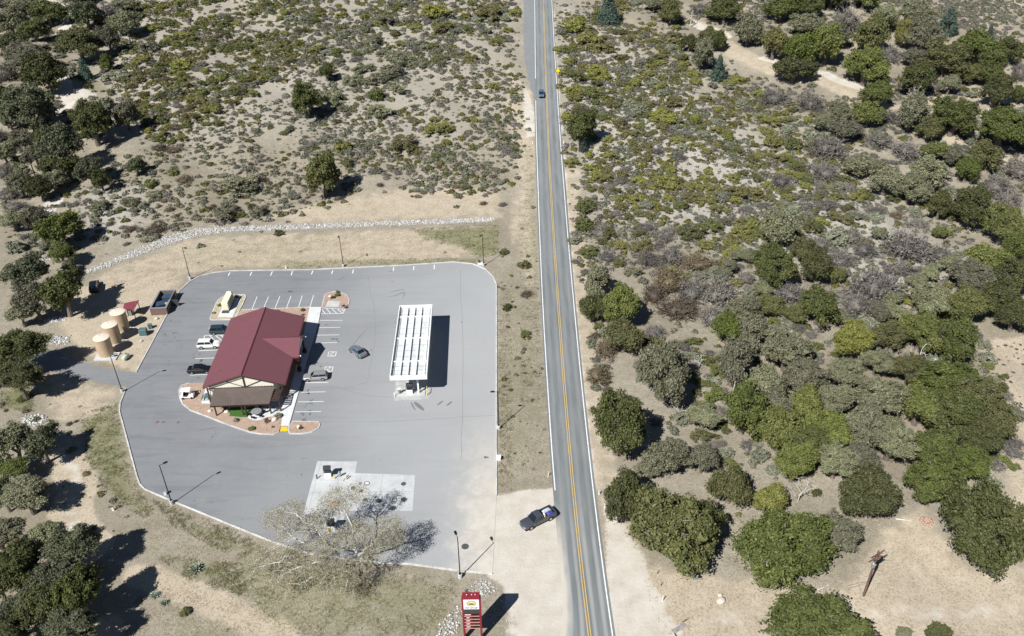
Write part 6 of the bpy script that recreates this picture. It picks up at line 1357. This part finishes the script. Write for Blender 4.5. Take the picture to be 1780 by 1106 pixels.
# ---- dead snags
def snag(px, py, h, r, label, seed, thick=.03):
    q = at1(px, py); N, par, ch, area = grow_tree(np.array(q), (q.x, q.y, q.z+h*.65), (r, r, h*.42), 70, seed, .4, h*.3, kill=.6, infl=6)
    o = link('dead_tree', branch_mesh('dead tree', N-np.array(q), par, area, thick, .5, 6), None, MAT['pale_bark'], q); return tag(o, label, 'tree')
snag(1590, 655, 7.5, 3.6, 'white dead tree standing up out of the right oak wood', 5); snag(1387, 872, 4.5, 2.4, 'pale dead tree with hanging branches behind the big lower right oak', 6, .02); snag(1585, 190, 8, 3.2, 'white dead tree in the wood strip at upper right', 7); snag(1215, 640, 3, 2.2, 'pale dead branches right of the big grey green roadside oak', 8, .022)
snag(1185, 722, 2.2, 2.6, 'bleached broken branches on bare dirt below the grey green roadside oak', 9, .024); snag(1275, 680, 5.5, 2.0, 'pale forked dead trunk under the grey green oaks right of the road', 10, .03); snag(1018, 90, 3, .6, 'thin dead pale stalk in the scrub right of the far highway', 11); snag(1200, 47, 7, 1.2, 'leaning pale trunk at the start of the upper right track', 12, .05)
snag(1125, 780, 2.0, 2.2, 'white dead limb at the foot of the big dark roadside oak', 13, .022); snag(1510, 735, 3.5, 2.0, 'grey dead limb in the middle of the right oak wood', 14, .03); snag(1660, 222, 3.0, 1.5, 'white trunk showing under a round oak at upper right', 15, .03)
# ---- agaves
def agave(px, py, r, label, seed):
    g = np.random.default_rng(seed); q = at1(px, py); b = MB(); n = 34
    for i in range(n):
        a = i*2.39996; el = .12+1.15*(i/n); L = r*(1.0-.35*i/n)
        d = Vector((math.cos(a)*math.cos(el), math.sin(a)*math.cos(el), math.sin(el))); s = Vector((-math.sin(a), math.cos(a), 0)); u = d.cross(s)*-1
        w_ = r*.14
        b.add([tuple(d*.05*r-s*w_*.6), tuple(d*.05*r+s*w_*.6), tuple(d*L*.5+s*w_-u*.02), tuple(d*L), tuple(d*L*.5-s*w_-u*.02), tuple(d*L*.45+u*.10*r)], [(0, 1, 5), (1, 2, 5), (2, 3, 5), (3, 4, 5), (4, 0, 5)])
    me = b.mesh('agave'); at_ = me.attributes.new('v', 'FLOAT', 'FACE'); at_.data.foreach_set('value', g.random(len(me.polygons)).astype(np.float32)); o = link('agave', me, None, MAT['GV'], q); o.location.z += .1; return tag(o, label, 'plant')
agave(340, 991, 1.35, 'large round grey green rosette plant in the grass below the lot', 1); agave(246, 1042, .75, 'bluish rosette plant at the end of the grove shadow', 2); agave(269, 1037, .95, 'pale rosette plant beside the sandy track', 3); agave(286, 1050, .8, 'grey rosette plant just below the sandy track', 4)

# ------------------------------------------------------------------ shrubs
SK = {'K': ('yellow_green_shrub', 'rounded yellow green shrub', 'FIND'), 'A': ('sage_shrub', 'grey green sage shrub', 'DOME'), 'Y': ('olive_shrub', 'olive green shrub', 'FIND'), 'N': ('twiggy_shrub', 'bare purplish grey twiggy shrub', 'TWIG'), 'Nb': ('dry_shrub', 'dry brown twiggy shrub', 'TWIG'), 'S': ('grey_shrub', 'broad grey green shrub', 'FIND'), 'G': ('green_shrub', 'dark green shrub', 'DOME')}
# phrase, polygon, number tried, (rmin, rmax, power), weights
ZONES = [
 ('in the scrub field right of the far highway', [(978, -14), (1010, -14), (1130, 20), (1220, 110), (1300, 150), (1380, 200), (1480, 260), (1500, 330), (1420, 400), (1300, 430), (1180, 430), (1060, 390), (1015, 330), (992, 230), (975, 110)], 1500, (1.0, 2.5, 1.4), {'K': .60, 'A': .18, 'Y': .14, 'N': .08}, 1.12),
 ('in the scrub field right of the far highway', [(978, -14), (1010, -14), (1130, 20), (1220, 110), (1300, 150), (1380, 200), (1480, 260), (1500, 330), (1420, 400), (1300, 430), (1180, 430), (1060, 390), (1015, 330), (992, 230), (975, 110)], 7500, (.3, 1.0, 1.2), {'A': .70, 'Y': .16, 'N': .14}, .70),
 ('in the dense brush at upper left', [(190, -14), (440, -14), (520, 30), (500, 120), (440, 160), (300, 240), (230, 220), (215, 130), (200, 80)], 1300, (.9, 2.4, 1.4), {'Y': .42, 'K': .32, 'A': .14, 'Nb': .06, 'N': .06}, .95),
 ('in the dense brush at upper left', [(190, -14), (440, -14), (520, 30), (500, 120), (440, 160), (300, 240), (230, 220), (215, 130), (200, 80)], 2600, (.3, .9, 1.2), {'A': .6, 'Y': .3, 'Nb': .1}, .85),
 ('in the far field left of the highway', [(440, -14), (900, -14), (890, 60), (760, 110), (560, 110), (480, 100)], 800, (.8, 2.4, 1.5), {'K': .22, 'A': .42, 'Y': .16, 'N': .12, 'S': .08}, .85),
 ('in the open field left of the highway', [(440, -14), (905, -14), (900, 200), (890, 330), (700, 320), (560, 260), (440, 210)], 5600, (.28, 1.5, 1.7), {'A': .64, 'Y': .16, 'K': .08, 'N': .08, 'Nb': .04}, .85),
 ('in the middle field above the riprap band', [(260, 190), (560, 190), (700, 260), (880, 300), (880, 330), (640, 330), (480, 380), (340, 385), (260, 420), (180, 430), (200, 330)], 3200, (.28, 1.5, 1.7), {'A': .50, 'Y': .14, 'Nb': .20, 'N': .16}, 1.1),
 ('on the sage hillside at upper right', [(1440, -14), (1800, -14), (1800, 110), (1700, 50), (1600, 30)], 1800, (.5, 1.5, 1.4), {'A': .72, 'N': .22, 'Y': .06}, .75),
 ('between the oaks at upper right', [(1060, -14), (1440, -14), (1480, 60), (1330, 90), (1240, 40), (1130, 30)], 800, (.5, 1.8, 1.3), {'A': .5, 'N': .3, 'Y': .2}, .9),
 ('between the oaks at upper right', [(1310, 120), (1500, 150), (1800, 110), (1800, 330), (1620, 300), (1500, 300), (1380, 220)], 1100, (.4, 1.9, 1.3), {'A': .42, 'N': .40, 'Y': .18}, 1.0),
 ('in the open scrub at middle right', [(1010, 330), (1180, 420), (1300, 425), (1420, 400), (1500, 320), (1680, 330), (1680, 520), (1640, 560), (1480, 520), (1330, 520), (1120, 470), (1030, 460)], 1500, (.5, 1.9, 1.5), {'A': .40, 'N': .30, 'K': .14, 'Y': .16}, 1.0),
 ('in the open scrub at middle right', [(1010, 330), (1180, 420), (1300, 425), (1420, 400), (1500, 320), (1680, 330), (1680, 520), (1640, 560), (1480, 520), (1330, 520), (1120, 470), (1030, 460)], 2000, (.25, .8, 1.2), {'A': .75, 'N': .25}, .95),
 ('between the oaks of the right wood', [(1100, 600), (1240, 560), (1440, 520), (1660, 560), (1740, 660), (1760, 830), (1540, 820), (1330, 820), (1180, 740), (1110, 660)], 2200, (.4, 2.0, 1.3), {'N': .25, 'A': .40, 'Y': .35}, .9),
 ('along the left edge above the oaks', [(0, 255), (60, 255), (130, 300), (200, 340), (240, 380), (180, 440), (120, 420), (60, 450), (0, 380)], 600, (.3, 1.6, 1.3), {'A': .45, 'N': .45, 'Y': .10}, .95),
 ('in the upper left corner', [(0, -14), (210, -14), (230, 200), (190, 240), (60, 260), (0, 260)], 800, (.5, 2.0, 1.3), {'A': .5, 'N': .3, 'Y': .2}, .95),
 ('on the verge between lot and highway', [(872, 470), (936, 300), (945, 560), (958, 780), (930, 840), (880, 840)], 120, (.2, .7, 1.6), {'A': .4, 'Y': .3, 'Nb': .3}, 1.6),
 ('along the right shoulder of the highway', [(985, 330), (1005, 330), (1060, 620), (1060, 780), (1040, 700), (1012, 520)], 700, (.3, 1.4, 1.4), {'A': .4, 'N': .2, 'Nb': .15, 'Y': .25}, 1.0),
 ('on the slopes below the lot at left', [(0, 690), (130, 690), (200, 860), (260, 960), (120, 900), (0, 920)], 160, (.2, 1.0, 1.8), {'A': .5, 'Y': .3, 'Nb': .2}, 1.5),
 ('on the slopes below the lot at left', [(180, 1106), (300, 1050), (480, 1106)], 14, (.3, .8, 1.6), {'A': .6, 'Y': .4}, 2.0),
 ('on the bank between kerb and riprap', [(330, 425), (560, 405), (860, 395), (860, 450), (560, 455), (350, 470)], 16, (.2, .5, 1.6), {'A': .7, 'Y': .3}, 2.5),
 ('on the bare clearing at far right', [(1705, 600), (1780, 590), (1780, 720), (1720, 680)], 60, (.15, .45, 1.4), {'Nb': .7, 'N': .3}, 1.2)]
# bigger shrubs read one by one from the photo: x, y, w, h, kind, zone phrase
BIG = [(412, 313, 78, 46, 'S'), (390, 362, 62, 28, 'S'), (449, 365, 42, 26, 'S'), (172, 355, 48, 26, 'S'), (220, 348, 38, 24, 'S'), (268, 390, 40, 32, 'Nb'), (225, 394, 34, 18, 'Nb'), (266, 335, 40, 18, 'S'), (700, 97, 66, 34, 'S'), (655, 187, 56, 32, 'S'), (612, 134, 34, 28, 'S'), (652, 132, 50, 26, 'S'), (632, 115, 44, 18, 'S'), (655, 161, 30, 24, 'G'), (690, 150, 36, 24, 'S'), (680, 118, 56, 18, 'S'),
 (575, 165, 56, 36, 'S'), (595, 186, 30, 18, 'S'), (700, 240, 50, 50, 'K'), (762, 218, 60, 18, 'K'), (776, 246, 26, 18, 'K'), (597, 250, 30, 26, 'K'), (540, 245, 32, 22, 'N'), (602, 278, 28, 22, 'Y'), (618, 98, 24, 18, 'N'), (585, 92, 18, 14, 'G'), (755, 205, 22, 16, 'K'), (668, 28, 46, 26, 'S'), (650, 63, 40, 20, 'S'), (755, 12, 70, 22, 'K'), (850, 16, 66, 22, 'K'), (770, 42, 48, 24, 'K'), (722, 45, 24, 16, 'K'), (820, 97, 22, 18, 'K'), (797, 131, 22, 14, 'K'), (858, 146, 28, 20, 'K'), (830, 148, 20, 14, 'K'), (852, 126, 16, 12, 'K'), (884, 48, 20, 18, 'K'), (862, 70, 34, 14, 'K'), (895, 12, 24, 34, 'K'), (888, 110, 16, 12, 'K'), (890, 158, 18, 12, 'K'),
 (886, 247, 24, 40, 'N'), (874, 352, 16, 14, 'N'), (912, 456, 26, 20, 'Y'), (914, 580, 28, 18, 'Y'), (918, 505, 24, 24, 'Nb'), (880, 532, 22, 16, 'G'), (875, 436, 18, 16, 'Y'), (840, 350, 18, 12, 'Nb'),
 (1012, 350, 40, 42, 'Y'), (1015, 384, 36, 36, 'G'), (1045, 392, 48, 40, 'N'), (1022, 428, 30, 44, 'Y'), (1060, 398, 30, 34, 'Y'), (1056, 440, 44, 30, 'N'), (1080, 356, 28, 22, 'K'), (1106, 342, 32, 28, 'K'), (1112, 310, 32, 22, 'K'), (1080, 300, 28, 20, 'K'), (1050, 305, 30, 24, 'K'), (1155, 312, 60, 32, 'K'), (1204, 322, 40, 24, 'K'), (1230, 345, 44, 26, 'K'), (1300, 330, 64, 42, 'K'), (1114, 426, 34, 30, 'K'), (1080, 424, 32, 22, 'K'), (1124, 448, 26, 22, 'K'), (1200, 398, 44, 38, 'Y'), (1238, 382, 38, 44, 'Y'), (1290, 396, 36, 30, 'K'), (1125, 388, 34, 28, 'N'), (1164, 394, 40, 34, 'N'), (1100, 468, 34, 26, 'S'), (1262, 380, 26, 24, 'S'), (1345, 365, 44, 24, 'A'),
 (1465, 376, 44, 26, 'K'), (1508, 418, 30, 22, 'K'), (1416, 390, 42, 34, 'Y'), (1460, 408, 66, 26, 'A'), (1368, 340, 24, 20, 'K'), (1386, 285, 30, 26, 'Y'), (1386, 302, 22, 18, 'K'), (1447, 312, 22, 12, 'K'), (1500, 330, 22, 18, 'Y'), (1478, 318, 34, 28, 'N'), (1525, 360, 36, 26, 'N'), (1560, 368, 36, 24, 'Nb'), (1440, 348, 56, 34, 'N'), (1400, 350, 36, 30, 'N'), (1500, 368, 26, 26, 'N'), (1600, 380, 40, 36, 'N'), (1630, 400, 24, 18, 'Nb'), (1606, 464, 40, 40, 'N'), (1462, 505, 36, 30, 'N'),
 (1095, 690, 26, 22, 'N'), (1244, 768, 26, 22, 'N'), (1345, 240, 40, 34, 'K'), (1380, 245, 44, 28, 'Y'), (1450, 255, 30, 20, 'N'), (1418, 260, 28, 20, 'Nb'), (1340, 205, 40, 28, 'K'), (1112, 188, 40, 22, 'A'), (1095, 228, 36, 22, 'K'), (1126, 230, 26, 14, 'K'), (1150, 200, 54, 20, 'K'), (1170, 172, 44, 24, 'K'), (1210, 138, 32, 14, 'K'), (1025, 60, 50, 40, 'K'), (1000, 30, 44, 50, 'K'), (985, 75, 28, 60, 'Y'), (1052, 78, 50, 26, 'K'), (1040, 120, 60, 30, 'K'), (985, 148, 30, 36, 'K'), (1012, 185, 60, 40, 'Nb'), (1000, 125, 40, 30, 'Y'), (1030, 155, 44, 34, 'Y'),
 (322, 1060, 22, 18, 'Y'), (28, 905, 30, 16, 'A'), (40, 690, 24, 14, 'G'), (44, 712, 18, 12, 'Nb'), (1125, 250, 20, 16, 'K'), (1296, 838, 24, 20, 'Y'), (1284, 893, 12, 12, 'K'), (1220, 872, 22, 18, 'S'), (1420, 855, 20, 16, 'G'), (10, 330, 44, 30, 'N'), (20, 350, 50, 30, 'N'), (28, 290, 50, 24, 'S'), (100, 420, 26, 30, 'A'), (26, 425, 30, 26, 'A'), (180, 175, 36, 24, 'A'), (200, 128, 46, 22, 'A'), (258, 75, 44, 26, 'S'), (265, 45, 38, 16, 'K'), (245, 100, 34, 22, 'K'), (310, 108, 44, 32, 'K'), (280, 118, 22, 16, 'K'), (315, 57, 30, 16, 'K'), (345, 170, 34, 18, 'K'), (370, 185, 28, 22, 'K'), (315, 236, 26, 20, 'K'), (330, 200, 44, 20, 'K'), (280, 205, 26, 22, 'Y'), (300, 255, 40, 16, 'Nb'), (275, 250, 32, 22, 'Nb'), (318, 305, 44, 24, 'Nb'), (260, 315, 30, 22, 'Y'), (300, 297, 26, 16, 'Y')]
def wxy(poly): return at(*np.array(poly, float).T)[:, :2]
EXCL = [np.array(LOT), np.array(APRON), wxy([(940, -60), (955, -60), (1000, 500), (1070, 1140), (980, 1140), (945, 600), (925, 200), (905, 100), (908, -60)]), np.array(DRIVE), wxy([(140, 500), (310, 480), (300, 560), (235, 648), (100, 610)]), np.array(ROCKS[0]), wxy([(1190, 30), (1262, 52), (1340, 100), (1440, 124), (1500, 160), (1480, 172), (1400, 146), (1320, 130), (1240, 75)]),
        wxy([(60, -10), (108, 0), (125, 38), (100, 64), (90, 60), (105, 30), (80, 12)]), wxy([(98, 135), (112, 135), (160, 165), (135, 182), (110, 195)]), wxy([(1080, 880), (1300, 960), (1500, 900), (1780, 1000), (1780, 1106), (1060, 1106)])]
SHR = []      # x, y, r, kind, zone
cell = {}
def hit(x, y, r, f):
    cx, cy = int(x//4), int(y//4)
    for i in range(cx-1, cx+2):
        for j in range(cy-1, cy+2):
            for (a, b_, c) in cell.get((i, j), ()):
                if (a-x)**2+(b_-y)**2 < (f*(c+r))**2: return True
    return False
def put(x, y, r): cell.setdefault((int(x//4), int(y//4)), []).append((x, y, r))
def zone_of(px, py):
    for z in ZONES:
        if pdist(np.array([[px, py]]), z[1])[1][0]: return z[0]
    return 'among the scattered trees'
for a in BIG:
    p, rx, ry, rz = place(a[0], a[1], a[2], a[3], a[4]); rz = min(rz, .75*rx); rx0 = float(np.interp(p.y, ROADY, ROADX)); p.x = p.x if abs(p.x-rx0) > 5.4+rx else rx0+math.copysign(5.4+rx, p.x-rx0); SHR.append([p.x, p.y, rx, ry, rz, a[4], zone_of(a[0], a[1])]); put(p.x, p.y, min(rx, 3.5))
for (x, y, r) in TREEXY: put(x, y, min(r*.8, 3.6))
g = np.random.default_rng(11)
for (ph, poly, n, (r0, r1, pw), wts, spc) in ZONES:
    P = np.array(poly, float); lo, hi = P.min(0), P.max(0)
    c = g.uniform(lo, hi, (n*3, 2)); c = c[pdist(c, P)[1]]; c = c+g.normal(0, 1, c.shape)*np.array([16, 11])*np.minimum(1, (hi-lo).min()/150)
    W = at(c[:, 0], c[:, 1])
    # even over the ground rather than over the picture, and clumped
    keep = g.random(len(W)) < np.clip((W[:, 1]/300)**1.2, .12, 1)
    cl = np.sin(W[:, 0]*.13+1.3*np.sin(W[:, 1]*.06))*np.sin(W[:, 1]*.11+.8*np.sin(W[:, 0]*.09)); keep &= g.random(len(W)) < np.clip((.82 if 'far highway' in ph else .70)+.7*cl, .15, 1)
    W = W[keep][:n]
    ex = np.zeros(len(W), bool)
    for E_ in EXCL: ex |= sdist(W[:, :2], E_) < .4
    W = W[~ex]
    ks = list(wts); pr = np.array([wts[k] for k in ks]); kk = g.choice(len(ks), len(W), p=pr/pr.sum())
    # neighbours tend to be of one kind
    rr = r0+(r1-r0)*g.random(len(W))**pw
    for (x, y, z), k, r in zip(W, kk, rr):
        if hit(x, y, r, spc*.62): continue
        put(x, y, r); e = g.uniform(.85, 1.2); SHR.append([x, y, r*e, r/e, r*g.uniform(.55, .8), ks[k], ph])
LIMIT = 295
bykind = {}
for s in SHR: bykind.setdefault(s[5], []).append(s)
small = []
lists = {'DOME': DOME, 'FIND': FIND, 'TWIG': TWIG}
for kd, L in bykind.items():
    for s in L:
        z = float(ground_h(s[0], s[1])); s.append(z); s.append(s[2]*scale_at(s[0], s[1], z))
    L.sort(key=lambda s: -s[8])
    nm, desc, ls = SK[kd]
    for i, s in enumerate(L):
        if i >= LIMIT: small.append(s); continue
        me = variant(lists[ls][i % len(lists[ls])], kd)
        o = bpy.data.objects.new(nm, me); col.objects.link(o); tw_ = ls == 'TWIG'
        o.location = (s[0], s[1], s[7]+s[4]*(.45 if tw_ else .32)); o.scale = (s[2]*1.05, s[3]*1.05, s[4]*(1.15 if tw_ else 1.0)); o.rotation_euler.z = random.uniform(0, 6.28)
        tag(o, desc+' '+s[6], 'shrub', desc+'s '+s[6])
# what is left: thousands of small plants nobody could count, one object
def small_mesh(L):
    g = np.random.default_rng(21); n = len(L); S = np.array([[s[0], s[1], s[7], (s[2]+s[3])/2, s[4]] for s in L]); kid = np.array(['KAYNSG'.find(s[5]) if s[5] != 'Nb' else 6 for s in L])
    per = np.clip(S[:, 3]*110, 34, 190).astype(int); i = np.repeat(np.arange(n), per); d = unit(g, len(i)); d[:, 2] = np.abs(d[:, 2]); lob = 1+.25*np.sin(3*np.arctan2(d[:, 1], d[:, 0])+i)
    p = S[i, :3]+d*np.stack([S[i, 3]*lob, S[i, 3]*lob, S[i, 4]*1.1], 1)*(.72+.30*g.random(len(i))*(1+.25*np.sin(9*d[:, 0]+i)*np.sin(9*d[:, 1]+2*i)))[:, None]
    nr = d+g.normal(0, .5, (len(i), 3)); nr /= np.linalg.norm(nr, axis=1)[:, None]
    q = leaf_quads(p, nr, np.minimum(S[i, 3], .75+.15*S[i, 3])*g.uniform(.20, .44, len(i)), g, 1.4).reshape(-1, 3)
    return mesh_np('low scrub', q, [np.arange(len(q)).reshape(-1, 4)], {'v': ('FACE', g.random(len(i))), 'k': ('FACE', kid[i])})
t = NT('low scrub leaves'); k_ = t.attr('k'); v_ = t.attr('v')
PAL = [((.055, .055, .012), (.17, .155, .03)), ((.065, .070, .048), (.19, .19, .135)), ((.045, .05, .014), (.13, .125, .032)), ((.09, .078, .07), (.25, .22, .20)), ((.06, .065, .035), (.17, .17, .10)), ((.028, .036, .012), (.085, .095, .028)), ((.07, .052, .036), (.18, .14, .10))]
c = None
for i, (a, b_) in enumerate(PAL):
    ci = t.mix(v_, a, b_); c = ci if c is None else t.mix(t.math('GREATER_THAN', k_, i-.5), c, ci)
t.base(c); t.p.inputs['Roughness'].default_value = .7
tag(link('low_scrub', small_mesh(small), None, t.m), 'scattered low sage and scrub between the larger shrubs', 'scrub', None, 'stuff')
# landscape plants in the beds
for i, (x, y, r, k, lb) in enumerate(((482, 543, .75, 'Nb', 'dark reddish shrub, left of three in the gravel strip behind the store'), (491, 545.5, .6, 'Nb', 'second dark reddish shrub in the gravel strip behind the store'), (527, 541, .5, 'Y', 'round olive shrub in the gravel strip behind the store'), (527, 549, .5, 'Nb', 'dark shrub at the corner of the walk behind the store'),
                                  (587.5, 510.5, .5, 'Y', 'small dark shrub on the rim of the rounded far island'), (587, 515.5, .6, 'G', 'round dark shrub in the middle of the rounded far island'), (579, 519.5, .5, 'G', 'small dark shrub left of centre in the rounded far island'), (597, 533, .5, 'Nb', 'low dark shrub at the foot of the rounded far island'), (602, 535.5, .5, 'Nb', 'low dark shrub outside the kerb of the rounded far island'),
                                  (411, 733, .5, 'A', 'pale low plant on the gravel below the turf'), (438, 748, .6, 'Y', 'green low plant beside the front kerb of the store bed'), (484, 726, .7, 'A', 'straw coloured bush beside the pale boulder at the walk'), (390, 709, .7, 'Nb', 'dark shrub under the left part of the lean-to'), (523, 746, .4, 'G', 'small plant beside the boulder in the small gravel island'), (475, 744, .4, 'Nb', 'small dry plant near the curb corner by the yellow paving'),
                                  (372, 546, .4, 'A', 'straw tuft in the generator island, left side'), (383, 533, .5, 'Y', 'small green tuft in the generator island beside the pad'), (411, 517, .5, 'A', 'straw tuft in the top of the generator island'))):
    q = plane(np.array(float(x)), np.array(float(y))); me = variant((TWIG if k == 'Nb' else DOME)[i % 5], k); o = link('garden_shrub', me, None, None, (q[0], q[1], .15+r*.3)); o.scale = (r, r, r*.75); tag(o, lb, 'shrub')

# ------------------------------------------------------------------ grass, dry tufts, litter (uncountable)
def tufts(name, polys, n, label, mat, hgt=(.15, .4), spread=.22, blades=7, wid=.05, seed=1, soft=2.5, bound=None):
    g = np.random.default_rng(seed); out = []
    for poly, frac in polys:
        P = np.array(poly, float); lo, hi = P.min(0), P.max(0); m = int(n*frac); c = g.uniform(lo, hi, (m*4, 2)); c = c[pdist(c, P)[1]][:m]; W = at(c[:, 0], c[:, 1])
        cl = np.sin(W[:, 0]*.9+2*np.sin(W[:, 1]*.5))*np.sin(W[:, 1]*1.1+2*np.sin(W[:, 0]*.4)); W = W[g.random(len(W)) < np.clip(.55+.7*cl, .06, 1)]
        ex = np.zeros(len(W), bool)
        for E_ in EXCL[:4]: ex |= sdist(W[:, :2], E_) < .35
        out.append(W[~ex])
    W = np.concatenate(out); N = len(W); i = np.repeat(np.arange(N), blades)
    b0 = W[i]+np.concatenate([g.normal(0, spread*.5, (len(i), 2)), np.zeros((len(i), 1))], 1); d = np.concatenate([g.normal(0, spread, (len(i), 2)), g.uniform(*hgt, (len(i), 1))], 1)
    s = np.cross(d, unit(g, len(i))); s = s/np.linalg.norm(s, axis=1)[:, None]*wid*g.uniform(.5, 1.5, (len(i), 1))
    V = np.stack([b0-s, b0+s, b0+d], 1).reshape(-1, 3); V[:, 2] -= .02
    me = mesh_np(name, V, [np.arange(len(V)).reshape(-1, 3)], {'v': ('FACE', g.random(len(i)))}); return tag(link(name, me, None, MAT[mat]), label, 'grass', None, 'stuff')
GP = [([(712, 398), (866, 390), (868, 440), (836, 452), (800, 432), (740, 418)], .16), ([(866, 500), (888, 500), (890, 860), (866, 860)], .10), ([(900, 260), (930, 250), (945, 560), (950, 700), (905, 700), (905, 460)], .14), ([(140, 720), (205, 700), (240, 850), (270, 890), (250, 900), (190, 870), (150, 800)], .16),
      ([(262, 868), (430, 930), (470, 965), (400, 965), (300, 915)], .10), ([(420, 955), (560, 982), (690, 995), (800, 1006), (780, 1106), (520, 1106), (380, 1010)], .16), ([(270, 965), (420, 980), (440, 1040), (330, 1010)], .08), ([(0, 680), (55, 672), (62, 715), (0, 712)], .05), ([(480, 455), (840, 446), (845, 458), (600, 466), (480, 470)], .06)]
tufts('green_grass', GP, 12000, 'patchy green weeds on the verges round the lot', 'grass', (.05, .16), .2, 9, .03, 3)
MAT['straw'] = foliage('straw', (.16, .13, .07), (.30, .25, .15), (.45, .39, .26), .2)
DP = [([(140, 700), (210, 690), (260, 890), (480, 970), (820, 1010), (800, 1106), (180, 1106), (300, 1000), (140, 830)], .3), ([(866, 480), (930, 300), (960, 840), (870, 860)], .18), ([(330, 420), (860, 395), (860, 455), (330, 480), (200, 520), (150, 480)], .2), ([(1080, 900), (1300, 960), (1480, 880), (1700, 980), (1500, 1030), (1150, 1106)], .12), ([(250, 200), (880, 240), (880, 380), (400, 390), (180, 450)], .2)]
tufts('dry_grass', DP, 18000, 'thin dry straw on the bare slopes', 'straw', (.05, .18), .16, 5, .03, 4)
MAT['clod'] = foliage('dark clods', (.05, .045, .03), (.10, .09, .055), (.16, .14, .09), 0)
tufts('ground_litter', DP+[([(1100, 600), (1680, 590), (1740, 860), (1100, 880)], .15)], 13000, 'dark specks of litter and weeds on the bare ground', 'clod', (.03, .10), .12, 4, .035, 5)
print('FILLED', len(FILLED), 'objects', len(bpy.data.objects), 'shrubs', len(SHR), 'stuff', len(small), {k: len(v) for k, v in bykind.items()}, 'cotton nodes', len(N))
